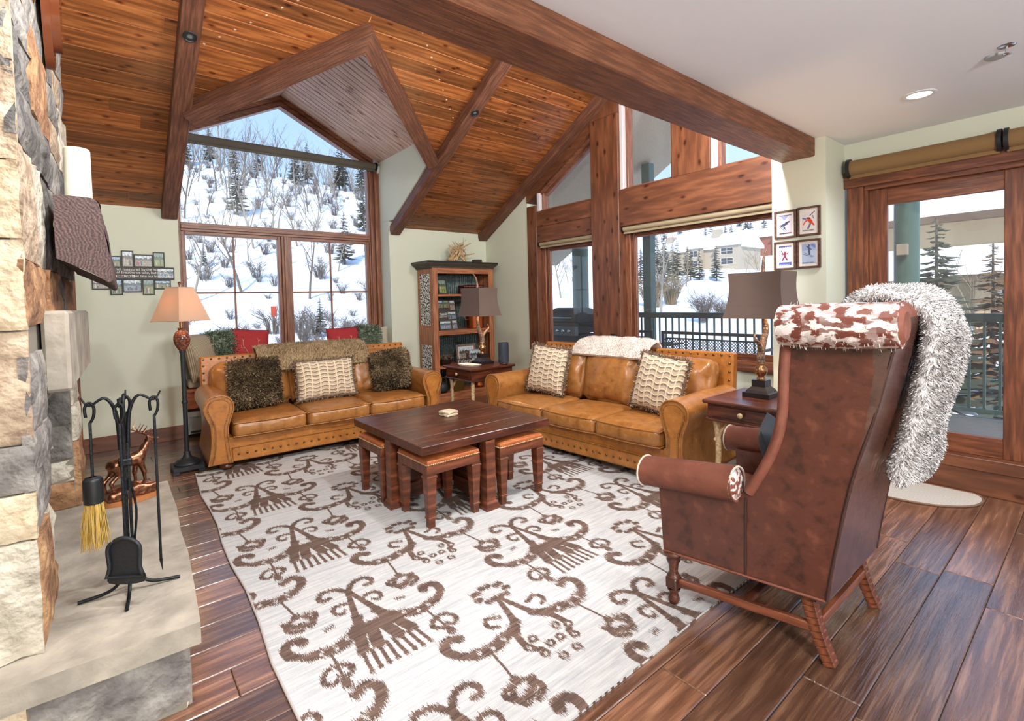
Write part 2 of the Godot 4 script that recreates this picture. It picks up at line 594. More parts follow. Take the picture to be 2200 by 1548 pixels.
# ---------------------------------------------------------------- the place
func _ready() -> void:
	rng.seed = 12345
	# camera
	var cam := Camera3D.new()
	cam.name = "camera"
	cam.projection = Camera3D.PROJECTION_FRUSTUM
	cam.near = 0.05
	cam.far = 2000.0
	cam.size = cam.near * 1548.0 / 1067.73
	cam.frustum_offset = Vector2(0, -(774.0 - 678.29) / 1067.73 * cam.near)
	cam.position = V(0, 1.5, 0)
	cam.rotation = V(-0.030941, -0.687693, -0.0250746)
	add_child(cam)
	cam.current = true
	# air and sky
	var env := Environment.new()
	env.background_mode = Environment.BG_SKY
	var sky := Sky.new()
	var ps := ProceduralSkyMaterial.new()
	ps.sky_top_color = C8(140, 188, 248)
	ps.sky_horizon_color = C8(206, 230, 255)
	ps.sky_curve = 0.25
	ps.ground_bottom_color = C8(214, 218, 226)
	ps.ground_horizon_color = C8(226, 232, 240)
	ps.sun_angle_max = 1.0
	sky.sky_material = ps
	env.sky = sky
	env.background_energy_multiplier = 1.25
	env.tonemap_mode = Environment.TONE_MAPPER_LINEAR
	env.tonemap_exposure = 1.12
	env.sdfgi_enabled = true
	env.ssao_enabled = true
	env.ssil_enabled = true
	var we := WorldEnvironment.new()
	we.name = "world_environment"
	we.environment = env
	add_child(we)
	var sun := DirectionalLight3D.new()
	sun.name = "sun"
	sun.light_energy = 1.2
	sun.light_color = Color(1.0, 0.96, 0.9)
	sun.light_angular_distance = 3.0
	sun.shadow_enabled = true
	sun.basis = Basis.looking_at(V(0.6, -0.62, -0.5))
	add_child(sun)
	make_materials()
	build_setting()
	build_furniture()
	build_small()
	build_outside()

func slab(x0: float, x1: float, y0: float, y1: float, z0: float, z1: float, mb: MB, bev := 0.0, grain := 0) -> MB:
	mb.box(V((x0 + x1) / 2, (y0 + y1) / 2, (z0 + z1) / 2), V(x1 - x0, y1 - y0, z1 - z0), bev, grain, Vector2(rng.randf() * 7, rng.randf() * 7))
	return mb

func bit(called: String, mt: String, parent: Node3D, x0: float, x1: float, y0: float, y1: float, z0: float, z1: float, bev := 0.004, label := "") -> MeshInstance3D:
	var s := V(x1 - x0, y1 - y0, z1 - z0)
	var grain := 0 if s.x >= s.y and s.x >= s.z else (1 if s.y >= s.z else 2)
	return part(slab(x0, x1, y0, y1, z0, z1, MB.new(), bev, grain), called, M[mt], parent, label)

func pane(parent: Node3D, a: Vector3, b: Vector3, c: Vector3, d: Vector3) -> void:
	var mb := MB.new()
	mb.quad(a, b, c, d)
	part(mb, "pane", M.glass, parent)

const SL := 0.55          # pitch of the vault
func vault(z: float) -> float:
	return 2.65 + SL * (z + 6.85)

# a board lying in the vault (offset below it), given as a polygon of (x, z)
func vault_board(poly: PackedVector2Array, thick: float, mt: Material, parent: Node3D) -> void:
	var cs := 1.0 / sqrt(1.0 + SL * SL)
	var bz := V(0, -cs, SL * cs)         # pointing down out of the boards
	var by := V(0, SL * cs, cs)
	var xf := Transform3D(Basis(V(1, 0, 0), by, bz), V(0, 2.65 + SL * 6.85, 0) - bz * 0.001)
	var pp := PackedVector2Array()
	for p in poly: pp.append(Vector2(p.x, p.y / cs))
	var mb := MB.new()
	mb.prism(pp, thick, xf, false, Vector2(rng.randf() * 9, rng.randf() * 9))
	part(mb, "board", mt, parent)

func build_setting() -> void:
	# floor: hand-scraped planks with joints between them
	var fl := holder("floor", "dark hand-scraped wide plank wood floor")
	var sub := MB.new()
	slab(-3.2, 5.4, -0.2, -0.006, -7.6, 0.4, sub)
	part(sub, "subfloor", M.floor_joint, fl)
	var nearfl := MB.new()
	slab(-3.2, 5.4, -0.2, 0.0, 0.4, 4.6, nearfl, 0.0, 0)
	slab(-3.2, -0.5, -0.19, 0.0, -2.3, 0.4, nearfl, 0.0, 0)
	part(nearfl, "floorboards", M.plank_1, fl)
	var z := 0.397
	var pr := RandomNumberGenerator.new()
	pr.seed = 77
	while z > -6.9:
		var x := -0.5 - pr.randf() * 0.8
		while x < 5.05:
			var l := pr.randf_range(0.7, 1.9)
			var x0 := maxf(x, -0.5)
			var x1 := minf(x + l, 5.08)
			if x1 - x0 > 0.05 and not (x1 < -0.17 and z < -2.4):
				var mb := MB.new()
				mb.box(V((x0 + x1) / 2, -0.01, z - 0.0975), V(x1 - x0 - 0.0025, 0.02, 0.1925), 0.0035, 0, Vector2(pr.randf() * 9, pr.randf() * 9))
				part(mb, "plank", M["plank_%d" % pr.randi_range(0, 2)], fl)
			x += l
		z -= 0.195
	# window wall
	var wa := MB.new()
	slab(-0.6, 0.70, 0, 2.72, -7.35, -6.85, wa)
	setting("wall_back", wa, M.wall_paint, "pale sage green painted wall left of the gabled window")
	wa = MB.new()
	slab(3.31, 5.3, 0, 2.72, -7.35, -6.85, wa)
	setting("wall_back", wa, M.wall_paint, "pale sage green painted wall behind the bookcase")
	wa = MB.new()
	slab(0.70, 3.31, 0, 0.93, -7.35, -7.12, wa)
	setting("wall_back", wa, M.wall_paint)
	for s in [0, 1]:   # dormer cheeks
		var x0: float = 0.56 if s == 0 else 3.31
		wa = MB.new()
		wa.prism(PackedVector2Array([Vector2(7.35, 2.721), Vector2(7.35, 3.66), Vector2(5.03, 3.66), Vector2(6.72, 2.721)]), 0.14, Transform3D(Basis(V(0, 0, -1), V(0, 1, 0), V(1, 0, 0)), V(x0, 0, 0)))
		setting("wall_dormer", wa, M.wall_paint)
	# side wall with the corner by the bookcase
	var wb := MB.new()
	slab(5.085, 5.35, 0, 4.0, -6.86, -5.76, wb)
	slab(5.085, 5.35, 0, 0.74, -5.76, -1.5, wb)
	slab(4.49, 5.35, 0, 6.2, -1.895, -1.48, wb)
	slab(4.92, 5.2, 2.53, 3.0, -1.48, 3.3, wb)
	slab(4.92, 5.2, 0, 3.0, 3.1, 4.6, wb)
	setting("wall_right", wb, M.wall_paint, "pale sage green painted wall and square column at the right")
	var wl := MB.new()
	slab(-0.6, -0.25, 0, 2.8, -6.86, -4.22, wl)
	slab(-0.6, -0.25, 2.8, 4.1, -6.86, -4.22, wl)
	setting("wall_left", wl, M.wall_paint, "pale sage green painted wall beyond the fireplace")
	for e in [[-1.75, -1.5, 6.0, -4.3, -1.7], [-3.2, -3.0, 3.0, -2.55, 4.6], [-3.2, -1.75, 6.0, -2.9, -2.6]]:
		wl = MB.new()
		slab(e[0], e[1], 0, e[2], e[3], e[4], wl)
		setting("wall_left", wl, M.wall_paint)
	var wn := MB.new()
	slab(-3.2, 5.3, 0, 3.0, 4.4, 4.6, wn)
	setting("wall_near", wn, M.wall_paint)
	# the flat ceiling on the near side of the main beam, and the wall above the beam
	var cl := MB.new()
	slab(-3.2, 5.3, 2.745, 2.95, -1.6, 4.6, cl)
	setting("ceiling", cl, M.ceiling_paint, "flat white painted ceiling")
	var up := MB.new()
	slab(-3.2, 5.3, 2.9, 6.2, -1.75, -1.6, up)
	setting("wall_upper", up, M.wall_paint)
	# main beam
	var mb1 := MB.new()
	mb1.box(V(0.745, 2.79, -1.687), V(7.49, 0.374, 0.263), 0.008, 0)
	setting("trim_1", mb1, M.beam, "long rough-sawn timber beam crossing the room")
	# vault of tongue-and-groove boards with the dormer opening cut out
	var va := holder("ceiling", "sloped ceiling of stained knotty boards")
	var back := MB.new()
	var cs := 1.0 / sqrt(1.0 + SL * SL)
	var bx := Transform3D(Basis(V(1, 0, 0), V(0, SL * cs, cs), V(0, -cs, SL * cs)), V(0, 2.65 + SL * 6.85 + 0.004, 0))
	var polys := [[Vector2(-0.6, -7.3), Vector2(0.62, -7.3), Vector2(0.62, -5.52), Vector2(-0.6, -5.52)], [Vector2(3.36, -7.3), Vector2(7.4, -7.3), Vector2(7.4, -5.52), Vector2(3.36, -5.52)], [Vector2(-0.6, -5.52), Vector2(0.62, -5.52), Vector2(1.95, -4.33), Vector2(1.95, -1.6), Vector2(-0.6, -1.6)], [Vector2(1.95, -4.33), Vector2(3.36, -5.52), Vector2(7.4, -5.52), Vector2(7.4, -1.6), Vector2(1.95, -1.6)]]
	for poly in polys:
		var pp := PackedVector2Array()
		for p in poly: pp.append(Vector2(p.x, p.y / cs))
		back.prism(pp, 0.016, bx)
	part(back, "board_backing", M.groove_highlight, va)  # shows between boards as painted bright seam lines
	z = -6.9
	var row := 0
	while z < -1.75:
		var z1 := minf(z + 0.134, -1.75) - 0.009
		var spans := []
		if z1 <= -5.52: spans = [[-0.4, -0.4, 0.66, 0.66], [3.33, 3.33, 5.12, 5.12]]
		elif z >= -4.34: spans = [[-0.4, -0.4, 5.12, 5.12]]
		else:
			var f0 := clampf((z + 5.52) / 1.18, 0, 1)
			var f1 := clampf((z1 + 5.52) / 1.18, 0, 1)
			spans = [[-0.4, -0.4, 0.66 + f1 * 1.29, 0.66 + f0 * 1.29], [3.33 - f0 * 1.38, 3.33 - f1 * 1.38, 5.12, 5.12]]
		for s in spans:
			# cut the row into boards of random length; slanted ends only at the opening
			var xs := [maxf(s[0], s[1])]
			var xe: float = minf(s[2], s[3])
			var xx: float = xs[0] + pr.randf_range(0.5, 2.4)
			while xx < xe - 0.3:
				xs.append(xx)
				xx += pr.randf_range(1.4, 3.0)
			xs.append(xe)
			for k in xs.size() - 1:
				var a0: float = s[0] if k == 0 else xs[k] + 0.001
				var a1: float = s[1] if k == 0 else xs[k] + 0.001
				var b1: float = s[2] if k == xs.size() - 2 else xs[k + 1] - 0.001
				var b0: float = s[3] if k == xs.size() - 2 else xs[k + 1] - 0.001
				vault_board(PackedVector2Array([Vector2(a0, z), Vector2(b0, z), Vector2(b1, z1), Vector2(a1, z1)]), 0.018, M["alder_%d" % pr.randi_range(0, 2)], va)
		z += 0.134
		row += 1
	# roof skin outside, with the stucco soffit over the balcony
	var so := MB.new()
	var pp2 := PackedVector2Array()
	for p in [Vector2(5.35, -7.6), Vector2(7.5, -7.6), Vector2(7.5, -1.6), Vector2(5.35, -1.6)]: pp2.append(Vector2(p.x, p.y / cs))
	so.prism(pp2, 0.03, Transform3D(bx.basis, V(0, 2.65 + SL * 6.85 + 0.005, 0)))
	setting("trim_2", so, M.stucco, "beige stucco soffit under the roof overhang")
	# dormer ceiling: chevron boards either side of the ridge
	var dc := holder("ceiling", "paler board ceiling of the window gable")
	var dback := MB.new()
	for sg in [-1.0, 1.0]:
		var ex: float = 1.95 + sg * 1.40
		var ey := 4.335 - 0.511 * 1.40
		var a := V(1.95, 4.353, -7.35)
		var b := V(ex, ey + 0.018, -7.35)
		var za := -6.85 + (4.353 - 2.65) / SL
		var zb := -6.85 + (ey + 0.018 - 2.65) / SL
		if sg > 0: dback.quad(a, b, V(ex, b.y, zb), V(1.95, 4.353, za))
		else: dback.quad(a, V(1.95, 4.353, za), V(ex, b.y, zb), b)
	part(dback, "board_backing", M.groove_dark, dc)
	z = -7.3
	while z < -3.9:
		for sg in [-1.0, 1.0]:
			var mb := MB.new()
			var dir := V(sg, -0.511, 0).normalized()
			var nrm := V(-sg * 0.511, -1.0, 0).normalized()
			var reach := minf(1.40, (4.335 - vault(z + 0.045)) / 0.511)
			if reach < 0.05: continue
			var l := reach * sqrt(1.0 + 0.511 * 0.511)
			var zz := V(0, 0, 1)
			var bs := Basis(dir, nrm, dir.cross(nrm))
			mb.box(V(l / 2 + 0.003, 0.0, 0), V(l, 0.014, 0.0865), 0.004, 0, Vector2(pr.randf() * 9, pr.randf() * 9), Transform3D(bs, V(1.95, 4.335, z + 0.045)))
			part(mb, "board", M.dormer_board, dc)
		z += 0.0935
	# rafters and valley beams
	for e in [[0.545, 0.695, -1.9, "rough-sawn rafter left of the window gable"], [3.325, 3.475, -1.9, "rough-sawn rafter right of the window gable"], [4.93, 5.085, -1.9, "rough-sawn rafter against the timber window wall"]]:
		var mb := MB.new()
		var za := -6.852
		var zb: float = e[2]
		mb.bar(V((e[0] + e[1]) / 2, vault(za) - 0.075, za), V((e[0] + e[1]) / 2, vault(zb) - 0.075, zb), e[1] - e[0], 0.15 * cs + 0.0, 0.006, Vector3.UP, Vector2(pr.randf() * 5, pr.randf() * 5))
		var o := setting("trim_3", mb, M.rafter, e[3])
		if e[0] < 4.0:
			var zf := -4.72
			var lm := MB.new()
			var bb := Basis(V(1, 0, 0), V(0, -cs, SL * cs), V(0, -SL * cs, -cs))
			lm.lathe([Vector2(0.0, 0.0), Vector2(0.036, 0.0), Vector2(0.040, 0.002), Vector2(0.044, 0.007), Vector2(0.047, 0.008), Vector2(0.05, 0.0)], 24, Transform3D(bb, V((e[0] + e[1]) / 2, vault(zf) - 0.151, zf)))
			part(lm, "spot_fitting", M.black_plastic, o, "small round black spotlight set in the rafter")
	var vb := [[V(1.95, vault(-4.30), -4.30), V(0.66, vault(-5.46), -5.46), "valley beam on the left of the window gable"], [V(1.95, vault(-4.30), -4.30), V(3.33, vault(-5.50), -5.50), "valley beam on the right of the window gable"]]
	for e in vb:
		var mb := MB.new()
		var a: Vector3 = e[0]
		var b: Vector3 = e[1]
		var dn := V(0, -cs, SL * cs)
		# section in the plane of the vault: mitred at the apex (x = 1.95), 0.16 wide and 0.15 deep
		var dir := (b - a).normalized()
		var inw := dir.cross(dn).normalized()
		if inw.dot(V(0, 0, -1)) < 0: inw = -inw
		var half := 0.16
		var k := 0.0
		var pts := []
		for lay in [0.0, 0.16]:
			for s2 in [0.0, half]:
				var p0: Vector3 = a + inw * s2 + dn * lay
				p0 -= dir * ((p0.x - 1.95) / dir.x)
				var p1: Vector3 = b + inw * s2 + dn * lay + dir * 0.05
				pts.append([p0, p1])
		var fl_ := dir.x < 0
		var faces := [[0, 1], [1, 3], [3, 2], [2, 0]]
		for fc in faces:
			var p: Array = pts[fc[0]]
			var q: Array = pts[fc[1]]
			var l: float = (p[1] - p[0]).length()
			var wv: float = (q[0] - p[0]).length()
			if fl_: mb.quad(p[0], p[1], q[1], q[0], Vector2(0, k), Vector2(l, k), Vector2(l, k + wv), Vector2(0, k + wv))
			else: mb.quad(p[0], q[0], q[1], p[1], Vector2(0, k), Vector2(0, k + wv), Vector2(l, k + wv), Vector2(l, k))
			k += wv
		mb.quad(pts[0][1], pts[2][1], pts[3][1], pts[1][1])
		setting("trim_4", mb, M.rafter, e[2])
	build_windows()
	build_fireplace()
	# skirtings
	var bb1 := holder("baseboard_back")
	bit("board", "timber", bb1, -0.25, 0.70, 0.0, 0.16, -6.85, -6.828)
	bit("board", "timber", bb1, 3.31, 5.085, 0.0, 0.16, -6.85, -6.828)
	var bb2 := holder("baseboard_right")
	bit("board", "timber", bb2, 5.06, 5.085, 0.0, 0.16, -6.83, -1.9)
	bit("board", "timber", bb2, 4.465, 4.49, 0.0, 0.16, -1.9, -1.455)
	var dr := holder("door_2", "edge of a brown panelled door beside the fireplace")
	bit("casing", "door_wood", dr, -0.25, -0.205, 0.0, 2.12, -6.60, -6.50)
	bit("leaf", "door_wood", dr, -0.25, -0.225, 0.0, 2.05, -6.50, -5.7)
	for y in [0.35, 1.05, 1.8]: bit("hinge", "iron", dr, -0.226, -0.21, y, y + 0.1, -6.515, -6.485, 0.002)
	build_lights()

func frame_z(h: Node3D, x0: float, x1: float, y0: float, y1: float, w: float, z0: float, z1: float, called := "frame") -> void:
	bit(called, "window_wood", h, x0, x0 + w, y0, y1, z0, z1)
	bit(called, "window_wood", h, x1 - w, x1, y0, y1, z0, z1)
	bit(called, "window_wood", h, x0 + w, x1 - w, y0, y0 + w, z0, z1)
	bit(called, "window_wood", h, x0 + w, x1 - w, y1 - w, y1, z0, z1)

func frame_x(h: Node3D, mt: String, z0: float, z1: float, y0: float, y1: float, w: float, x0: float, x1: float, called := "frame") -> void:
	bit(called, mt, h, x0, x1, y0, y1, z0, z0 + w)
	bit(called, mt, h, x0, x1, y0, y1, z1 - w, z1)
	bit(called, mt, h, x0, x1, y0, y0 + w, z0 + w, z1 - w)
	bit(called, mt, h, x0, x1, y1 - w, y1, z0 + w, z1 - w)

# roller blind: a cassette roll along x or z
func roller(called: String, label: String, mt: String, a: Vector3, b: Vector3, r: float, ends: String) -> void:
	var t := thing(called, label, "blind", a)
	var mb := MB.new()
	mb.tube([Vector3.ZERO, b - a], [r], 16)
	part(mb, "roll", M[mt], t)
	var d := (b - a).normalized()
	for e in [Vector3.ZERO, b - a]:
		var m2 := MB.new()
		m2.tube([e - d * 0.012, e + d * 0.012], [r * 1.25], 16)
		part(m2, "end_cap", M[ends], t)
	var m3 := MB.new()
	m3.bar(V(0, -r - 0.012, 0), b - a + V(0, -r - 0.012, 0), 0.012, 0.03, 0.003)
	part(m3, "hem_bar", M[mt], t)

func build_windows() -> void:
	# window 1: the gabled window over the window seat
	var w := holder("window_1", "tall brown-framed gabled window looking on a snowy hillside")
	var z0 := -7.30
	var z1 := -7.19
	bit("jamb", "window_wood", w, 0.62, 0.76, 0.93, 3.52, z0, z1)
	bit("jamb", "window_wood", w, 3.15, 3.31, 0.93, 3.52, z0, z1)
	bit("jamb_trim", "window_wood", w, 3.17, 3.205, 0.93, 3.5, z1, z1 + 0.025)
	bit("jamb_trim", "window_wood", w, 3.235, 3.31, 0.93, 3.62, z1, z1 + 0.05)
	bit("jamb_trim", "window_wood", w, 0.70, 0.745, 0.93, 3.62, z1, z1 + 0.05)
	bit("transom", "window_wood", w, 0.76, 3.15, 2.445, 2.55, z0, z1)
	bit("transom_trim", "window_wood", w, 0.76, 3.15, 2.475, 2.515, z1, z1 + 0.02)
	bit("mullion", "window_wood", w, 1.895, 1.99, 0.93, 2.445, z0, z1 + 0.01)
	bit("mullion_trim", "window_wood", w, 1.925, 1.96, 0.93, 2.445, z1 + 0.01, z1 + 0.03)
	bit("sill", "window_wood", w, 0.70, 3.31, 0.91, 0.955, -7.30, -7.08)
	for e in [[0.76, 1.895], [1.99, 3.15]]:
		var s := Node3D.new()
		s.name = "sash"
		w.add_child(s, true)
		frame_z(s, e[0], e[1], 0.955, 2.445, 0.042, z0 + 0.015, z1 - 0.02)
		var xm: float = (e[0] + e[1]) / 2
		bit("muntin", "window_wood", s, xm - 0.011, xm + 0.011, 0.99, 2.41, -7.262, -7.238, 0.003)
		bit("muntin", "window_wood", s, e[0] + 0.04, e[1] - 0.04, 1.68, 1.702, -7.262, -7.238, 0.003)
		pane(s, V(e[0], 0.96, -7.25), V(e[1], 0.96, -7.25), V(e[1], 2.44, -7.25), V(e[0], 2.44, -7.25))
	for sg in [-1.0, 1.0]:
		for lay in [[0.0, 0.075, z0, z1], [0.07, 0.13, z0, z1 + 0.04], [0.02, 0.05, z1, z1 + 0.02]]:
			var mb := MB.new()
			var dr := V(sg, -0.511, 0).normalized()
			var up := V(sg * 0.511, 1.0, 0).normalized()
			var a: Vector3 = V(1.95, 4.195, 0) + V(0, lay[0] * 1.123, 0)
			var l: float = 1.28 / dr.x * sg
			var pts := PackedVector2Array()
			var w2: float = (lay[1] - lay[0]) * 1.123
			var pl := [a, a + dr * l, a + dr * l + V(0, w2, 0), a + V(0, w2, 0)]
			for p in pl: pts.append(Vector2(p.x, p.y))
			mb.prism(pts, lay[3] - lay[2], Transform3D(Basis.IDENTITY, V(0, 0, lay[2])))
			part(mb, "gable_frame", M.window_wood, w)
	var gm := MB.new()
	gm.prism(PackedVector2Array([Vector2(0.72, 2.52), Vector2(3.18, 2.52), Vector2(3.18, 3.56), Vector2(1.95, 4.21), Vector2(0.72, 3.56)]), 0.001, Transform3D(Basis.IDENTITY, V(0, 0, -7.25)))
	var gp := MB.new()
	var gz := -7.25
	gp.quad(V(0.72, 2.52, gz), V(3.18, 2.52, gz), V(3.18, 3.56, gz), V(0.72, 3.56, gz))
	gp.tri(V(0.72, 3.56, gz), V(3.18, 3.56, gz), V(1.95, 4.21, gz))
	part(gp, "pane", M.glass, w)
	roller("roller_blind", "grey roller blind rolled up across the gabled window", "blind_fabric_grey", V(0.73, 3.57, -7.13), V(3.26, 3.57, -7.13), 0.048, "iron")
	# timber window wall: posts, headers and sloping head
	var tw := holder("wall_timber", "timber clad wall framing the balcony windows")
	var x0 := 5.085
	var x1 := 5.36
	bit("post", "timber", tw, x0 - 0.012, x1, 0.74, 2.92, -5.76, -5.55)
	bit("post", "timber", tw, x0 - 0.03, x1, 0.0, 3.82, -4.445, -3.99)
	bit("header", "timber", tw, x0 - 0.012, x1, 2.59, 2.822, -5.55, -4.445)
	bit("header", "timber", tw, x0 - 0.006, x1, 2.36, 2.59, -5.55, -4.445)
	bit("header", "timber", tw, x0 - 0.012, x1, 2.395, 2.858, -3.99, -1.895)
	var mbp := MB.new()
	slab(x0 - 0.012, x1, 2.858, 4.5, -3.237, -2.777, mbp, 0.004, 1)
	part(mbp, "post", M.timber, tw)
	bit("post", "timber", tw, x0 - 0.012, x1, 2.858, 5.3, -2.1, -1.895)
	# sloping head pieces following the vault
	for e in [[-5.76, -4.445, 0.03, 0.19], [-3.99, -1.75, 0.03, 0.19]]:
		var mb := MB.new()
		var pts := PackedVector2Array()
		for p in [[e[0], -0.27], [e[1], -0.27], [e[1], 0.0], [e[0], 0.0]]: pts.append(Vector2(-p[0], vault(p[0]) + p[1]))
		mb.prism(pts, x1 - x0 + 0.012, Transform3D(Basis(V(0, 0, -1), V(0, 1, 0), V(1, 0, 0)), V(x0 - 0.012, 0, 0)), false, Vector2(2, 3))
		part(mb, "sloping_head", M.timber, tw)
	var mbf := MB.new()
	var fpts := PackedVector2Array([Vector2(4.445, 3.821), Vector2(3.99, 3.821), Vector2(3.99, vault(-3.99)), Vector2(4.445, vault(-4.445))])
	mbf.prism(fpts, x1 - x0 + 0.03, Transform3D(Basis(V(0, 0, -1), V(0, 1, 0), V(1, 0, 0)), V(x0 - 0.03, 0, 0)), false, Vector2.ZERO, true)
	part(mbf, "post", M.timber, tw)
	var mbg := MB.new()   # cream wall up to the rafter left of the timber
	slab(x0 - 0.012, x1, 0.0, 0.10, -5.76, -1.9, mbg, 0.004, 2)
	# the lower lights and upper lights
	for e in [["window_2", -5.55, -4.445, 0.74, 2.36, "balcony window looking on the barbecue"], ["window_3", -3.99, -1.895, 0.74, 2.395, "wide balcony window behind the leather sofa"]]:
		var h := holder(e[0], e[5])
		frame_x(h, "window_wood", e[1], e[2], e[3], e[4], 0.07, x0 + 0.10, x0 + 0.20)
		frame_x(h, "door_wood", e[1] + 0.07, e[2] - 0.07, e[3] + 0.07, e[4] - 0.07, 0.05, x0 + 0.12, x0 + 0.18, "sash")
		frame_x(h, "window_wood", e[1] + 0.12, e[2] - 0.12, e[3] + 0.12, e[4] - 0.12, 0.018, x0 + 0.13, x0 + 0.17, "glazing_bead")
		bit("sill", "timber", h, x0 - 0.05, x0 + 0.2, e[3] - 0.02, e[3] + 0.02, e[1] - 0.02, e[2])
		pane(h, V(x0 + 0.15, e[3], e[2]), V(x0 + 0.15, e[3], e[1]), V(x0 + 0.15, e[4], e[1]), V(x0 + 0.15, e[4], e[2]))
	for e in [["window_4", -5.55, -4.445, 2.822, "triangular upper window under the rafter"], ["window_5", -3.99, -3.237, 2.858, "upper clerestory window beside the timber post"], ["window_6", -2.777, -2.1, 2.858, "upper clerestory window showing blue sky"]]:
		var h := holder(e[0], e[4])
		var ya: float = vault(e[1]) - 0.27
		var yb: float = vault(e[2]) - 0.27
		var kk := 0
		for fr in [[0.0, 0.05, 0.05, 0.15], [0.05, 0.085, 0.11, 0.18]]:
			bit("frame", "sky_sheen" if fr[0] == 0.0 else "window_wood", h, x0 + fr[2] - 0.04, x0 + fr[3], e[3], ya, e[1] + fr[0], e[1] + fr[1])
			bit("frame", "window_wood", h, x0 + fr[2], x0 + fr[3], e[3] + fr[0] * 0.5, e[3] + fr[1] * 0.5, e[1], e[2])
			bit("frame", "window_wood", h, x0 + fr[2], x0 + fr[3], e[3], yb, e[2] - fr[1], e[2] - fr[0])
			var mb := MB.new()
			var pts := PackedVector2Array()
			for p in [[e[1], ya - fr[0]], [e[1], ya - fr[1]], [e[2], yb - fr[1]], [e[2], yb - fr[0]]]: pts.append(Vector2(-p[0], p[1]))
			mb.prism(pts, fr[3] - fr[2], Transform3D(Basis(V(0, 0, -1), V(0, 1, 0), V(1, 0, 0)), V(x0 + fr[2], 0, 0)))
			part(mb, "frame", M.window_wood, h)
		var gx := x0 + 0.15
		pane(h, V(gx, e[3], e[2]), V(gx, e[3], e[1]), V(gx, ya, e[1]), V(gx, yb, e[2]))
	roller("roller_blind", "beige roller blind rolled up above the narrow balcony window", "blind_fabric", V(x0 + 0.045, 2.335, -5.535), V(x0 + 0.045, 2.335, -4.46), 0.034, "black_plastic")
	roller("roller_blind", "beige roller blind rolled up above the wide balcony window", "blind_fabric", V(x0 + 0.045, 2.365, -3.975), V(x0 + 0.045, 2.365, -1.91), 0.036, "black_plastic")
	var so := thing("wall_socket", "small black outlet plate on the timber post behind the cream throw", "outlet", V(5.05, 0.98, -4.10))
	bit("plate", "black_plastic", so, -0.012, 0.0, -0.06, 0.06, -0.04, 0.04, 0.003)
	bit("socket", "iron", so, -0.018, -0.012, -0.03, 0.03, -0.02, 0.02, 0.003)
	# sliding door at the right, on a raised timber step, going on past the frame
	var d := holder("door_1", "wood-framed sliding glass door to the balcony")
	var dx := 4.92
	bit("casing_head", "door_wood", d, dx - 0.035, dx + 0.02, 2.37, 2.51, -1.475, 3.2)
	bit("casing", "door_wood", d, dx - 0.03, dx + 0.02, 0.24, 2.37, -1.455, -1.34)
	bit("head_jamb", "door_wood", d, dx - 0.01, dx + 0.18, 2.335, 2.375, -1.34, 3.2)
	bit("jamb", "door_wood", d, dx + 0.0, dx + 0.2, 0.24, 2.34, -1.36, -1.315)
	bit("step", "timber", d, dx - 0.06, dx + 0.24, 0.18, 0.27, -1.48, 3.2)
	bit("step_face", "timber", d, dx - 0.045, dx - 0.0, 0.0, 0.18, -1.48, 3.2)
	var leaves := [[-1.315, -0.38], [-0.42, 0.75], [0.72, 1.95], [1.92, 3.1]]
	for k in leaves.size():
		var s := Node3D.new()
		s.name = "leaf"
		d.add_child(s, true)
		var xa := dx + (0.03 if k % 2 == 0 else 0.085)
		var e: Array = leaves[k]
		bit("stile", "door_wood", s, xa, xa + 0.045, 0.27, 2.335, e[0], e[0] + 0.125)
		bit("stile", "door_wood", s, xa, xa + 0.045, 0.27, 2.335, e[1] - 0.13, e[1])
		bit("rail", "door_wood", s, xa, xa + 0.045, 2.20, 2.335, e[0] + 0.125, e[1] - 0.13)
		bit("rail", "door_wood", s, xa, xa + 0.045, 0.27, 0.415, e[0] + 0.125, e[1] - 0.13)
		pane(s, V(xa + 0.022, 0.4, e[1] - 0.12), V(xa + 0.022, 0.4, e[0] + 0.12), V(xa + 0.022, 2.21, e[0] + 0.12), V(xa + 0.022, 2.21, e[1] - 0.12))
	roller("roller_blind", "brown woven roller blind above the sliding door", "blind_fabric_brown", V(dx - 0.05, 2.53, -1.43), V(dx - 0.05, 2.53, -0.525), 0.062, "black_plastic")
	roller("roller_blind", "second brown woven roller blind, cut off by the picture edge", "blind_fabric_brown", V(dx - 0.05, 2.53, -0.49), V(dx - 0.05, 2.53, 0.7), 0.062, "black_plastic")

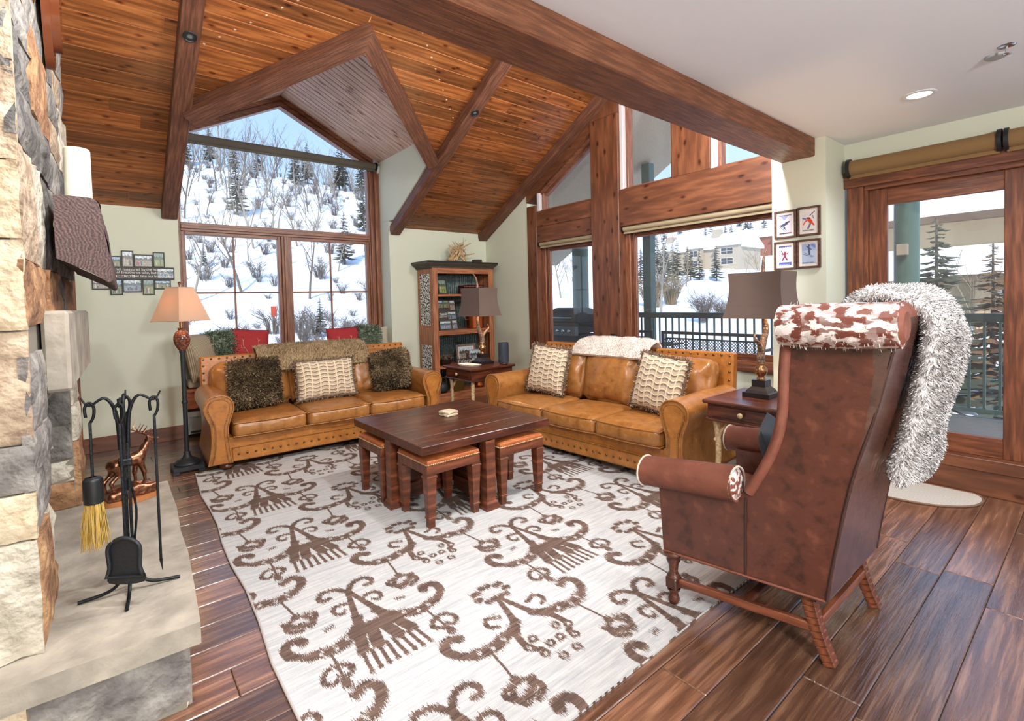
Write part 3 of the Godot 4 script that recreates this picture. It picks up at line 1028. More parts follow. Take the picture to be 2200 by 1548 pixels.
# stones laid in courses on a face; xf maps (u, v) and outwards = z
func stones(parent: Node3D, xf: Transform3D, wd: float, ht: float, v0: float, sd: int, avoid := Rect2(), kinds := [0, 1, 2, 3, 5], depth := 0.05) -> void:
	var r := RandomNumberGenerator.new()
	r.seed = sd
	var nz := FastNoiseLite.new()
	nz.seed = sd
	nz.frequency = 9.0
	var y := v0
	while y < ht - 0.02:
		var h := minf(r.randf_range(0.2, 0.42), ht - y)
		if ht - y - h < 0.08: h = ht - y
		var x := 0.0
		while x < wd - 0.01:
			var w := minf(r.randf_range(0.26, 0.62), wd - x)
			if wd - x - w < 0.12: w = wd - x
			var sub := [[y, h]]
			if h > 0.27 and r.randf() < 0.35:
				var f := r.randf_range(0.4, 0.6)
				sub = [[y, h * f], [y + h * f, h * (1 - f)]]
			for sb in sub:
				var rc := Rect2(x, sb[0], w, sb[1])
				if avoid.has_area() and avoid.intersects(rc):
					if avoid.encloses(rc): continue
					# clip the stone against the opening
					if rc.position.x < avoid.position.x and rc.end.x > avoid.position.x and rc.get_center().y < avoid.end.y: rc.size.x = avoid.position.x - rc.position.x
					elif rc.position.x < avoid.end.x and rc.end.x > avoid.end.x and rc.get_center().y < avoid.end.y:
						rc.size.x = rc.end.x - avoid.end.x
						rc.position.x = avoid.end.x
					elif rc.end.y > avoid.end.y and rc.position.y < avoid.end.y:
						rc.size.y = rc.end.y - avoid.end.y
						rc.position.y = avoid.end.y
					else: continue
					if rc.size.x < 0.03 or rc.size.y < 0.03: continue
				var mb := MB.new()
				var g := 0.003
				var dd := depth * r.randf_range(0.6, 1.25)
				var rows := []
				var kx := 5
				var base := xf.basis.z
				for i in kx + 1:
					var row := PackedVector3Array()
					for j in kx + 1:
						var fu := float(j) / kx
						var fv := float(i) / kx
						var edge := (i == 0 or j == 0 or i == kx or j == kx)
						var px := lerpf(rc.position.x + g, rc.end.x - g, fu)
						var py := lerpf(rc.position.y + g, rc.end.y - g, fv)
						var pz := dd + nz.get_noise_2d(px * 1.2, py * 1.2) * 0.016
						if edge: pz = pz - 0.010 + nz.get_noise_2d(px * 3.0 + 7, py * 3.0) * 0.010
						row.append(xf * V(px + nz.get_noise_2d(py * 3, 5.0 + px) * 0.006, py + nz.get_noise_2d(px * 3, 9.0 + py) * 0.008, pz))
					rows.append(row)
				mb.grid(rows)
				# sides back to the wall
				var rim := []
				for j in kx + 1: rim.append(rows[0][j])
				for i in range(1, kx + 1): rim.append(rows[i][kx])
				for j in range(kx - 1, -1, -1): rim.append(rows[kx][j])
				for i in range(kx - 1, 0, -1): rim.append(rows[i][0])
				var inv := xf.affine_inverse()
				for q in rim.size():
					var p: Vector3 = rim[q]
					var p2: Vector3 = rim[(q + 1) % rim.size()]
					var b1: Vector3 = inv * p
					var b2: Vector3 = inv * p2
					b1.z = -0.01; b2.z = -0.01
					mb.quad(xf * b1, xf * b2, p2, p)
				part(mb, "stone", M["stone_%d" % kinds[r.randi_range(0, kinds.size() - 1)]], parent)
			x += w
		y += h

func build_fireplace() -> void:
	var f := thing("stone_fireplace", "tall stacked stone fireplace and chimney with a raised stone hearth", "fireplace", V(-0.20, 0, -2.34), -0.03)
	# local: x to the room, z towards the camera; near face at z = 0, room face at x = 0
	var core := MB.new()
	slab(-1.25, -0.02, 0, 4.4, -0.45, -0.02, core)
	slab(-1.25, -0.02, 0, 4.05, -1.85, -1.62, core)
	slab(-1.25, -0.02, 1.12, 4.05, -1.62, -0.45, core)
	slab(-1.25, -0.7, 0, 1.12, -1.62, -0.45, core)
	part(core, "core", M.mortar, f)
	var fb := MB.new()
	slab(-0.69, -0.62, 0.33, 1.12, -1.6, -0.47, fb)
	slab(-0.66, -0.08, 0.33, 1.12, -0.475, -0.455, fb)
	slab(-0.66, -0.2, 1.08, 1.115, -1.6, -0.47, fb)
	part(fb, "firebox", M.soot, f)
	stones(f, Transform3D(Basis(V(1, 0, 0), V(0, 1, 0), V(0, 0, 1)), V(-1.25, 0, -0.02)), 1.25, 4.2, 0.33, 4, Rect2(), [0, 0, 1, 1, 5, 5, 2, 3], 0.035)
	stones(f, Transform3D(Basis(V(0, 0, -1), V(0, 1, 0), V(1, 0, 0)), V(-0.02, 0, 0.0)), 1.85, 4.05, 0.33, 9, Rect2(0.45, 0.2, 1.17, 1.25), [2, 1, 4, 0, 3], 0.03)
	stones(f, Transform3D(Basis(V(1, 0, 0), V(0, 1, 0), V(0, 0, 1)), V(-0.66, 0, -1.63)), 0.64, 1.12, 0.33, 15, Rect2(), [2, 3, 0, 4], 0.03)
	var lt := MB.new()
	lt.box(V(0.035, 1.34, -1.03), V(0.085, 0.33, 1.3), 0.012, 2)
	part(lt, "lintel", M.hearth_stone, f, "smooth sawn stone lintel over the firebox")
	# hearth: bench of stones with a thick slab
	var hb := MB.new()
	slab(-0.9, 0.39, 0, 0.25, -1.78, 0.12, hb)
	part(hb, "hearth_core", M.mortar, f)
	stones(f, Transform3D(Basis(V(1, 0, 0), V(0, 1, 0), V(0, 0, 1)), V(-0.9, 0, 0.12)), 1.31, 0.25, 0.0, 21, Rect2(), [1, 4, 2, 0, 5], 0.022)
	stones(f, Transform3D(Basis(V(0, 0, -1), V(0, 1, 0), V(1, 0, 0)), V(0.39, 0, 0.12)), 1.9, 0.25, 0.0, 22, Rect2(), [5, 4, 2, 0], 0.02)
	var hs := MB.new()
	var nz := FastNoiseLite.new()
	nz.seed = 3
	nz.frequency = 4.0
	var poly := PackedVector2Array()
	for p in [Vector2(-0.95, -0.17), Vector2(-0.5, -0.168), Vector2(-0.1, -0.165), Vector2(0.2, -0.16), Vector2(0.445, -0.155), Vector2(0.447, 0.2), Vector2(0.452, 0.5), Vector2(0.444, 0.8), Vector2(0.452, 1.2), Vector2(0.446, 1.5), Vector2(0.445, 1.79), Vector2(-0.95, 1.79)]: poly.append(p + Vector2(nz.get_noise_2d(p.y * 3, 1.0) * 0.012, nz.get_noise_2d(p.x * 3, 8.0) * 0.012))
	hs.prism(poly, 0.082, Transform3D(Basis(V(1, 0, 0), V(0, 0, -1), V(0, 1, 0)), V(0, 0.248, 0)))
	part(hs, "hearth_slab", M.hearth_stone, f, "thick rough-edged stone hearth slab")
	# mantel: a hewn beam
	var m := thing("mantel_beam", "dark hewn timber mantel beam jutting from the chimney", "mantel", V(-0.148, 1.63, -2.9), -0.03)
	var prof := curve2([Vector2(0.0, 0.10), Vector2(0.05, 0.075), Vector2(0.13, 0.03), Vector2(0.172, 0.0), Vector2(0.188, 0.02), Vector2(0.182, 0.10), Vector2(0.168, 0.20), Vector2(0.160, 0.29), Vector2(0.142, 0.362), Vector2(0.08, 0.372), Vector2(0.0, 0.372)], 3)
	var mm := MB.new()
	var rows := []
	for k in 13:
		var row := PackedVector3Array()
		for p in prof:
			var q := V(p.x, p.y, -1.3 * k / 12.0)
			q.x += nz.get_noise_3d(p.y * 2.0, k * 0.6, 2.0) * 0.012
			row.append(q)
		rows.append(row)
	mm.grid(rows, true, false, Vector2(1, 1.3), true)
	part(mm, "beam_body", M.mantel_wood, m)
	var en := MB.new()
	en.prism(prof, 0.012, Transform3D(Basis.IDENTITY, V(0, 0, -0.002)))
	part(en, "end_grain", ring_mat(), m, "end grain with growth rings")

func ring_mat() -> StandardMaterial3D:
	var im := Image.create(256, 256, false, Image.FORMAT_RGB8)
	var nz := FastNoiseLite.new()
	nz.seed = 8
	nz.frequency = 0.02
	for y in 256:
		for x in 256:
			var p := Vector2(x / 256.0 * 0.42 - 0.06, (255 - y) / 256.0 * 0.42 - 0.02)
			var d := p.distance_to(Vector2(-0.16, 0.13)) * (1.0 + 0.06 * nz.get_noise_2d(x, y))
			var s := 0.5 + 0.5 * sin(d * TAU / 0.0125)
			var g := 0.55 + 0.35 * s + nz.get_noise_2d(x * 9, y * 9) * 0.35
			im.set_pixel(x, y, C8(112, 84, 78) * g)
	var m := mat("end_grain", Color.WHITE, 0.75)
	m.albedo_texture = ImageTexture.create_from_image(im)
	m.uv1_scale = Vector3(1.0 / 0.42, -1.0 / 0.42, 1)
	m.uv1_offset = Vector3(0.06 / 0.42, 1.0 - 0.02 / 0.42, 0)
	return m

func downlight(x: float, z: float, label: String, e: float) -> void:
	var t := thing("recessed_light", label, "ceiling light", V(x, 2.745, z), 0, "recessed ceiling lights")
	var mb := MB.new()
	mb.lathe([Vector2(0.062, 0.0), Vector2(0.066, -0.006), Vector2(0.088, -0.005), Vector2(0.09, 0.001)], 32)
	var mb2 := MB.new()
	for i in 1: mb2.lathe([Vector2(0.0, -0.003), Vector2(0.03, -0.003), Vector2(0.064, -0.003)], 32)
	var g: StandardMaterial3D = M.get("light_lens")
	if g == null:
		g = mat("light_lens", Color.WHITE, 0.5)
		g.emission_enabled = true
		g.emission = Color(1.0, 0.97, 0.92)
		g.emission_energy_multiplier = 2.5
	part(mb, "trim_ring", M.white_plastic, t)
	part(mb2, "light_lens", g, t)
	var l := SpotLight3D.new()
	l.name = "lamp"
	l.light_energy = e
	l.light_color = Color(0.95, 0.975, 1.0)
	l.spot_angle = 72.0
	l.spot_angle_attenuation = 0.8
	l.spot_range = 20.0
	l.spot_attenuation = 2.0
	l.light_size = 0.07
	l.shadow_enabled = true
	l.rotation.x = -PI / 2
	l.position.y = -0.02
	t.add_child(l)

func build_lights() -> void:
	downlight(4.066, -0.808, "lit recessed downlight in the white ceiling near the sliding door", 2.2)
	for p in [[2.2, -0.5], [0.4, -0.4], [4.0, 1.4], [2.1, 1.5], [0.2, 1.6], [-1.6, -0.6], [-1.6, 1.5]]: downlight(p[0], p[1], "added fill downlight in the white ceiling, out of view", 2.2)  # unseen cans added to brighten the room evenly
	# added fill lamp: a made-up hanging bowl, unseen behind the camera
	var t := thing("fill_pendant", "added fill pendant, a frosted glass bowl unseen behind the viewer", "added pendant lamp", V(0.5, 0, 1.9))
	var rod := MB.new()
	rod.tube([V(0, 2.745, 0), V(0, 2.38, 0)], [0.012], 8)
	part(rod, "rod", M.iron, t)
	var bowl := MB.new()
	bowl.lathe([Vector2(0.0, 2.02), Vector2(0.12, 2.04), Vector2(0.2, 2.11), Vector2(0.235, 2.2), Vector2(0.235, 2.23)], 28)
	var g := mat("fill_lamp_glass", Color(1, 0.97, 0.92), 0.6)
	g.emission_enabled = true
	g.emission = Color(1.0, 0.93, 0.84)
	g.emission_energy_multiplier = 2.0
	part(bowl, "glass_bowl", g, t)
	var l := OmniLight3D.new()
	l.name = "lamp"
	l.light_energy = 11.0
	l.light_color = Color(0.95, 0.975, 1.0)
	l.omni_range = 30.0
	l.omni_attenuation = 2.0
	l.light_size = 0.18
	l.shadow_enabled = true
	l.position = V(0, 2.14, 0)
	t.add_child(l)
	# made-up sconces added as fill, hidden by the main beam: they wash the vault
	for e in [[0.5, "left"], [2.3, "middle"], [4.0, "right"]]:
		var sc := thing("fill_sconce", "added fill sconce above the main beam, %s of three, out of sight behind the beam" % e[1], "added wall lamp", V(e[0], 3.25, -1.76), 0, "added fill sconces above the beam")
		bit("back_plate", "iron", sc, -0.08, 0.08, -0.1, 0.1, -0.02, 0.0)
		var sm := MB.new()
		sm.lathe([Vector2(0.0, -0.1), Vector2(0.06, -0.09), Vector2(0.1, -0.03), Vector2(0.115, 0.05), Vector2(0.115, 0.08)], 24, Transform3D(Basis.IDENTITY, V(0, 0, -0.14)))
		part(sm, "glass_bowl", g, sc)
		var sl := OmniLight3D.new()
		sl.name = "lamp"
		sl.light_energy = 4.2
		sl.light_color = Color(0.95, 0.975, 1.0)
		sl.omni_range = 30.0
		sl.omni_attenuation = 2.0
		sl.light_size = 0.09
		sl.shadow_enabled = true
		sl.position = V(0, 0.02, -0.14)
		sc.add_child(sl)
	# smoke detector and sprinkler
	var sd := thing("smoke_detector", "flat round grey cover plate on the white ceiling", "detector", V(3.747, 2.745, -0.422))
	var mb := MB.new()
	mb.lathe([Vector2(0.0, -0.012), Vector2(0.04, -0.012), Vector2(0.046, -0.006), Vector2(0.047, 0.0)], 28)
	part(mb, "cover", mat("grey_plastic", C8(170, 170, 170), 0.6), sd)
	var sp := thing("sprinkler_head", "small chrome sprinkler head hanging from the white ceiling", "sprinkler", V(3.64, 2.745, -0.369))
	var m1 := MB.new()
	m1.lathe([Vector2(0.0, -0.007), Vector2(0.03, -0.006), Vector2(0.038, 0.0)], 24)
	part(m1, "escutcheon", M.chrome, sp)
	var m2 := MB.new()
	m2.lathe([Vector2(0.0, -0.04), Vector2(0.006, -0.04), Vector2(0.006, -0.005)], 10)
	part(m2, "stem", M.chrome, sp)
	var m3 := MB.new()
	m3.lathe([Vector2(0.0, -0.045), Vector2(0.018, -0.044), Vector2(0.018, -0.04), Vector2(0.0, -0.039)], 16)
	part(m3, "deflector", M.chrome, sp)

# ---------------------------------------------------------------- furniture
var nail_big: ArrayMesh
var nail_small: ArrayMesh
var strand: ArrayMesh

func dome(r: float, sides: int, h: float) -> ArrayMesh:
	var mb := MB.new()
	mb.lathe([Vector2(r, 0.0), Vector2(r * 0.85, h * 0.55), Vector2(r * 0.45, h * 0.9), Vector2(0.0, h)], sides)
	return mb.mesh()

# many small copies that nobody would pick apart
func scatter(called: String, m: Mesh, mt: Material, xfs: Array, parent: Node3D, cols := []) -> MultiMeshInstance3D:
	var mm := MultiMesh.new()
	mm.transform_format = MultiMesh.TRANSFORM_3D
	mm.use_colors = cols.size() > 0
	mm.mesh = m
	mm.instance_count = xfs.size()
	for i in xfs.size():
		mm.set_instance_transform(i, xfs[i])
		if cols: mm.set_instance_color(i, cols[i])
	var o := MultiMeshInstance3D.new()
	o.multimesh = mm
	o.material_override = mt
	o.name = called
	o.set_meta("kind", "stuff")
	parent.add_child(o, true)
	return o

func facing(p: Vector3, nrm: Vector3, s := 1.0) -> Transform3D:
	var a := nrm.cross(V(0, 1, 0.013)).normalized()
	if absf(nrm.y) > 0.95: a = nrm.cross(V(1, 0, 0)).normalized()
	return Transform3D(Basis(a, nrm, a.cross(nrm)).scaled(Vector3.ONE * s), p)

# fur: strands growing from the triangles of mb, leaning along `lean`
func fur(called: String, mb: MB, cnt: int, ln: float, wd: float, cols: Array, lean: Vector3, sd: int, parent: Node3D, patch := 0.0, ymin := -99.0, label := "") -> void:
	if strand == null:
		var s := MB.new()
		s.tube([Vector3.ZERO, V(0.6, 0.5, 0), V(2.2, 1.0, 0)], [1.0, 0.8, 0.1], 3, false)
		strand = s.mesh()
	var r := RandomNumberGenerator.new()
	r.seed = sd
	var nz := FastNoiseLite.new()
	nz.seed = sd
	nz.frequency = 4.0
	var xfs := []
	var cc := []
	var nt := mb.ix.size() / 3
	var acc := PackedFloat32Array()
	var tot := 0.0
	for t in nt:
		var a := mb.v[mb.ix[t * 3]]
		tot += (mb.v[mb.ix[t * 3 + 1]] - a).cross(mb.v[mb.ix[t * 3 + 2]] - a).length()
		acc.append(tot)
	for i in cnt:
		var t := acc.bsearch(r.randf() * tot)
		t = mini(t, nt - 1)
		var f := r.randf()
		var g := r.randf()
		if f + g > 1.0:
			f = 1.0 - f
			g = 1.0 - g
		var i0 := mb.ix[t * 3]
		var i1 := mb.ix[t * 3 + 1]
		var i2 := mb.ix[t * 3 + 2]
		var p := mb.v[i0] * (1 - f - g) + mb.v[i1] * f + mb.v[i2] * g
		if p.y < ymin: continue
		var n := (mb.n[i0] + mb.n[i1] + mb.n[i2]).normalized()
		var k := nz.get_noise_3dv(p)
		var up := (n + lean + V(r.randf_range(-0.5, 0.5), r.randf_range(-0.5, 0.5), r.randf_range(-0.5, 0.5)) * 0.75 + V(k, nz.get_noise_3d(p.y + 4.0, p.x, p.z), 0) * 0.5).normalized()
		var a := up.cross(V(r.randf_range(-1, 1), r.randf_range(-1, 1), r.randf_range(-1, 1))).normalized()
		var l := ln * r.randf_range(0.6, 1.25)
		xfs.append(Transform3D(Basis(a * wd, up * l, a.cross(up) * wd), p - n * 0.002))
		var pick := clampf(0.5 + k * patch + r.randf_range(-0.35, 0.35), 0.0, 0.999)
		var col: Color = cols[int(pick * cols.size())]
		cc.append(col.srgb_to_linear() * r.randf_range(0.8, 1.15))
	var m: StandardMaterial3D = M.get("fur")
	if m == null:
		m = mat("fur", Color.WHITE, 0.85)
		m.vertex_color_use_as_albedo = true
	var o := scatter(called, strand, m, xfs, parent, cc)
	if label: o.set_meta("label", label)

func hard_noise(sd: int, freq: float, a: Color, b: Color, cut: float, size := 512, warp := 20.0) -> NoiseTexture2D:
	return noise_tex(sd, freq, [[0.0, a * 0.85], [cut - 0.03, a], [cut + 0.03, b], [1.0, b]], FastNoiseLite.TYPE_SIMPLEX_SMOOTH, 4, size, warp)

func sofa_arm(sg: float, grow: float) -> PackedVector2Array:
	var pts := [Vector2(-0.095, 0.075), Vector2(-0.075, 0.25), Vector2(-0.07, 0.40), Vector2(-0.1, 0.505), Vector2(-0.12, 0.575), Vector2(-0.11, 0.645), Vector2(-0.065, 0.69), Vector2(0.0, 0.704), Vector2(0.065, 0.69), Vector2(0.11, 0.645), Vector2(0.12, 0.575), Vector2(0.098, 0.505), Vector2(0.07, 0.42), Vector2(0.07, 0.25), Vector2(0.1, 0.075)]
	var out := curve2(pts, 4, false)
	var res := PackedVector2Array()
	for p in out:
		var c := Vector2(0, clampf(p.y, 0.12, 0.58))
		res.append(Vector2((p.x - (p - c).normalized().x * grow) * sg, p.y - (p - c).normalized().y * grow))
	return res

func sofa(label: String, at: Vector3, turn: float, sd: int) -> Node3D:
	var s := thing("leather_sofa", label, "sofa", at, turn, "tan leather sofas")
	# base
	var b := MB.new()
	b.box(V(0, 0.185, -0.48), V(2.1, 0.23, 0.9), 0.012)
	part(b, "base", M.tan_panel, s)
	var fr := MB.new()
	fr.box(V(0, 0.143, -0.02), V(1.98, 0.135, 0.03), 0.01)
	part(fr, "front_rail", M.tan_panel, s)
	# arms
	for sg in [-1.0, 1.0]:
		var a := MB.new()
		a.prism(sofa_arm(sg, 0.0), 0.90, Transform3D(Basis.IDENTITY, V(sg * 1.08, 0, -0.9)), true)
		var arm := part(a, "arm", M.tan_leather, s)
		var pn := MB.new()
		var inset := sofa_arm(sg, 0.03)
		pn.prism(inset, 0.016, Transform3D(Basis.IDENTITY, V(sg * 1.08, 0, -0.002)), true)
		part(pn, "arm_panel", M.tan_panel, arm)
		var rim := MB.new()
		var rp := []
		for p in sofa_arm(sg, 0.004): rp.append(V(sg * 1.08 + p.x, p.y, 0.0))
		rim.tube(rp, [0.008], 6)
		part(rim, "piping", M.tan_leather, arm)
		var xs := []
		var loop := sofa_arm(sg, 0.036)
		var run := 0.0
		for i in loop.size() - 1:
			var d := loop[i].distance_to(loop[i + 1])
			while run < d:
				var q := loop[i].lerp(loop[i + 1], run / d)
				xs.append(facing(V(sg * 1.08 + q.x, q.y, 0.0135), V(0, 0, 1)))
				run += 0.0135
			run -= d
		scatter("nail_trim", nail_small, M.brass_nail, xs, arm)
	# nails of the rail
	var xs2 := []
	for y in [0.208, 0.083]:
		var x := -0.985
		while x < 0.985:
			xs2.append(facing(V(x, y, 0.0), V(0, 0, 1)))
			x += 0.0135
	scatter("nail_trim", nail_small, M.brass_nail, xs2, s)
	for k in 27:
		var o := part_mesh(nail_big, "nail_head", M.brass_nail, s)
		o.transform = facing(V(-0.935 + k * 0.0719, 0.143, -0.004), V(0, 0, 1))
	# seat cushions
	for k in 3:
		var c := MB.new()
		var cx := -0.653 + k * 0.653
		c.soft(V(cx, 0.372, -0.29), V(0.324, 0.082, 0.325), 0.05, 16, V(0.0, 0.022, 0.02), 0.012, sd + k)
		var cu := part(c, "seat_cushion", M.tan_leather, s)
		for yy in [0.435, 0.312]:
			var pp := []
			for q in [V(-0.30, 0, 0.315), V(0.30, 0, 0.315)]: pp.append(V(cx + q.x, yy, -0.29 + q.z + 0.012))
			var lp := MB.new()
			lp.tube(curve([V(cx - 0.315, yy, -0.5), V(cx - 0.316, yy, -0.02), V(cx - 0.29, yy, 0.028), V(cx, yy, 0.05), V(cx + 0.29, yy, 0.028), V(cx + 0.316, yy, -0.02), V(cx + 0.315, yy, -0.5)], 5), [0.005], 6)
			part(lp, "piping", M.tan_leather, cu)
	# back frame with nails, then back cushions
	var bf := MB.new()
	bf.box(Vector3.ZERO, V(2.28, 0.92, 0.10), 0.015, 0, Vector2.ZERO, Transform3D(Basis(V(1, 0, 0), -0.09), V(0, 0.53, -0.93)))
	part(bf, "back_frame", M.tan_panel, s)
	var bt := Transform3D(Basis(V(1, 0, 0), -0.09), V(0, 0.53, -0.93))
	for k in 31:
		var o := part_mesh(nail_big, "nail_head", M.brass_nail, s)
		o.transform = facing(bt * V(-1.11 + k * 0.074, 0.43, 0.05), bt.basis.z)
	for sg in [-1.0, 1.0]:
		for k in 5:
			var o := part_mesh(nail_big, "nail_head", M.brass_nail, s)
			o.transform = facing(bt * V(sg * 1.11, 0.36 - k * 0.074, 0.05), bt.basis.z)
	for k in 3:
		var c := MB.new()
		var xf := Transform3D(Basis(V(1, 0, 0), -0.22), V(-0.665 + k * 0.665, 0.675, -0.72))
		var wd := 0.335
		if k != 1:
			xf.origin.x += 0.03 * (k - 1)
			wd = 0.375
		c.soft(Vector3.ZERO, V(wd, 0.255, 0.11), 0.10, 18, V(0.0, 0.02, 0.06), 0.03, sd + 20 + k, xf)
		var cu := part(c, "back_cushion", M.tan_leather, s)
		var lp := MB.new()
		var w2 := wd - 0.01
		lp.tube([xf * V(-w2, -0.2, 0.02), xf * V(-w2, 0.14, 0.02), xf * V(-w2 + 0.04, 0.22, 0.02), xf * V(-w2 + 0.12, 0.25, 0.02), xf * V(0, 0.268, 0.02), xf * V(w2 - 0.12, 0.25, 0.02), xf * V(w2 - 0.04, 0.22, 0.02), xf * V(w2, 0.14, 0.02), xf * V(w2, -0.2, 0.02)], [0.006], 6)
		part(lp, "piping", M.tan_leather, cu)
	for p in [[-1.03, -0.07, 0.012], [1.03, -0.07, 0.012], [-1.03, -0.85, 0.0], [1.03, -0.85, 0.0]]:
		var f := MB.new()
		f.lathe([Vector2(0.0, p[2]), Vector2(0.04, p[2]), Vector2(0.056, 0.026), Vector2(0.058, 0.045), Vector2(0.045, 0.066), Vector2(0.04, 0.074), Vector2(0.0, 0.075)], 16, Transform3D(Basis.IDENTITY, V(p[0], 0, p[1])))
		part(f, "foot", M.dark_wood, s)
	return s

func scallop_mat() -> StandardMaterial3D:
	var w := 256
	var im := Image.create(w, w, false, Image.FORMAT_RGB8)
	var cream := C8(214, 190, 158)
	for y in w:
		for x in w:
			# four columns; arcs alternate up and down
			var col := int(x / 32.0)
			var fx := (x % 32) / 32.0 * 2.0 - 1.0
			var dn := col % 2 == 0
			var fy := y / 32.0 + (0.0 if dn else 0.3)
			var arc := sqrt(maxf(0.0, 1.0 - fx * fx)) * 0.55
			var t := fposmod(fy - (arc if dn else -arc), 1.0)
			var c := cream
			if t < 0.2: c = C8(236, 214, 182)
			elif t < 0.36: c = C8(106, 88, 74)
			elif t < 0.55: c = C8(150, 128, 108)
			else: c = C8(196, 172, 144)
			if absf(fx) > 0.84: c = C8(224, 202, 170)
			im.set_pixel(x, y, c)
	var m := mat("scallop_cloth", Color.WHITE, 0.9)
	m.albedo_texture = ImageTexture.create_from_image(im)
	m.uv1_scale = Vector3(1.0, 1.35, 1)
	m.rim_enabled = true
	m.rim = 0.2
	return m

func scallop_pillow(label: String, at: Transform3D, w: float, h: float, sd: int) -> void:
	var t := thing("patterned_pillow", label, "pillow", Vector3.ZERO, 0, "scallop-patterned sofa pillows")
	t.transform = at
	var mb := MB.new()
	mb.pillow(w, h, 0.17, 16, 0.05, sd)
	part(mb, "cover", M.scallop_cloth, t)
	var fr := MB.new()
	var pts := []
	for i in 41:
		var a := fposmod(i / 10.0, 4.0)
		var k := int(a)
		var f := a - k
		var e := 1.0 - 0.05 * (1.0 - pow(2 * f - 1, 2))
		var c := [Vector2(lerpf(-1, 1, f), e), Vector2(e, lerpf(1, -1, f)), Vector2(lerpf(1, -1, f), -e), Vector2(-e, lerpf(-1, 1, f))]
		var q: Vector2 = c[k]
		pts.append(V(q.x * w * 0.5, q.y * h * 0.5, 0))
	fr.tube(pts, [0.012], 6)
	part(fr, "fringe_cord", M.brown_fringe, t)
	fur("fringe", fr, 1500, 0.022, 0.0022, [C8(86, 66, 52), C8(140, 112, 88), C8(196, 170, 140)], Vector3.ZERO, sd, t)

func fur_pillow(called: String, label: String, group: String, at: Transform3D, w: float, h: float, th: float, cols: Array, cnt: int, ln: float, sd: int, patch: float) -> void:
	var t := thing(called, label, "pillow", Vector3.ZERO, 0, group)
	t.transform = at
	var mb := MB.new()
	mb.pillow(w - ln, h - ln, th, 14, 0.04, sd)
	var m := mat(called + "_skin_%d" % sd, cols[cols.size() / 2], 0.9)
	part(mb, "cover", m, t)
	fur("fur", mb, cnt, ln, 0.0026, cols, V(0, -0.35, 0.1), sd, t, patch)

func stool(label: String, x: float, z: float) -> void:
	var t := thing("leather_stool", label, "stool", V(x, 0.011, z), 0, "leather-topped stools under the coffee table")
	var h := 0.212
	var ap := MB.new()
	ap.box(V(0, 0.392, 0), V(2 * h, 0.075, 2 * h), 0.004)
	part(ap, "apron", M.stool_wood, t)
	var top := MB.new()
	top.soft(V(0, 0.434, 0), V(h, 0.022, h), 0.018, 12, V(0, 0.018, 0), 0.006, int(x * 100))
	part(top, "seat", M.stool_leather, t)
	var xs := []
	for k in 32:
		var q := -h + 0.007 + k * (2 * h - 0.014) / 31.0
		for n in [V(0, 0, 1), V(1, 0, 0), V(0, 0, -1), V(-1, 0, 0)]:
			var p: Vector3 = n * (h + 0.001) + V(n.z, 0, n.x) * q
			xs.append(facing(p + V(0, 0.424, 0), n, 1.0))
	scatter("nail_trim", nail_small, M.light_nail, xs, t)
	for sx in [-1.0, 1.0]:
		for sz in [-1.0, 1.0]:
			var lg := MB.new()
			var xf := Transform3D(Basis.IDENTITY, V(sx * (h - 0.034), 0, sz * (h - 0.034)))
			lg.lathe4([Vector2(0.022, 0.0), Vector2(0.022, 0.055), Vector2(0.028, 0.058), Vector2(0.028, 0.068), Vector2(0.0245, 0.072), Vector2(0.034, 0.318), Vector2(0.034, 0.33), Vector2(0.04, 0.333), Vector2(0.04, 0.343), Vector2(0.034, 0.347), Vector2(0.034, 0.36)], xf)
			part(lg, "leg", M.stool_wood, t)

func coffee_table() -> void:
	var t := thing("coffee_table", "square dark wood coffee table with stools tucked under it", "table", V(2.115, 0.011, -3.40))
	var h := 0.565
	for k in 5:
		var b := MB.new()
		var w := 2 * h / 5.0
		b.box(V(0, 0.526, -h + w * (k + 0.5)), V(2 * h, 0.058, w), 0.0015 if k > 0 and k < 4 else 0.004, 0, Vector2(k * 1.7, k * 0.9))
		part(b, "top_plank", M.dark_wood, t)
	var c := V(-0.02, 0, 0.035)
	for ax in 2:
		var p := MB.new()
		var sz := V(0.98, 0.40, 0.045) if ax == 0 else V(0.045, 0.40, 0.98)
		p.box(c + V(0, 0.285, 0), sz, 0.004, ax * 2)
		part(p, "cross_panel", M.dark_wood, t)
		for sg in [-1.0, 1.0]:
			var d := V(sg, 0, 0) if ax == 0 else V(0, 0, sg)
			var e := MB.new()
			e.lathe4([Vector2(0.058, 0.0), Vector2(0.058, 0.022), Vector2(0.05, 0.045), Vector2(0.04, 0.06), Vector2(0.04, 0.497)], Transform3D(Basis.IDENTITY, c + d * 0.495))
			part(e, "upright", M.stool_wood, t)
			var m := MB.new()
			m.box(c + d * 0.26 + V(0, 0.1, 0), V(0.36, 0.12, 0.075) if ax == 0 else V(0.075, 0.12, 0.36), 0.01, ax * 2)
			part(m, "plinth", M.dark_wood, t)
	# coaster stack
	for k in 2:
		var cs := thing("stone_coaster", ["lower tan stone coaster of the stack on the coffee table", "upper tan stone coaster of the stack on the coffee table"][k], "coaster", V(2.17, 0.566 + k * 0.021, -3.50), 0.12 + k * 0.1, "stone coasters")
		var mb := MB.new()
		mb.soft(V(0, 0.0105, 0), V(0.058, 0.0102, 0.058), 0.006, 6, Vector3.ZERO, 0.006, 40 + k)
		part(mb, "tile", M.stone_5, cs)

# a turned and swept wing chair seen from its left
func chair_x(z: float) -> float:
	return 0.32 + 0.11 * clampf((-0.72 - z) / 0.67, -0.2, 1.1)

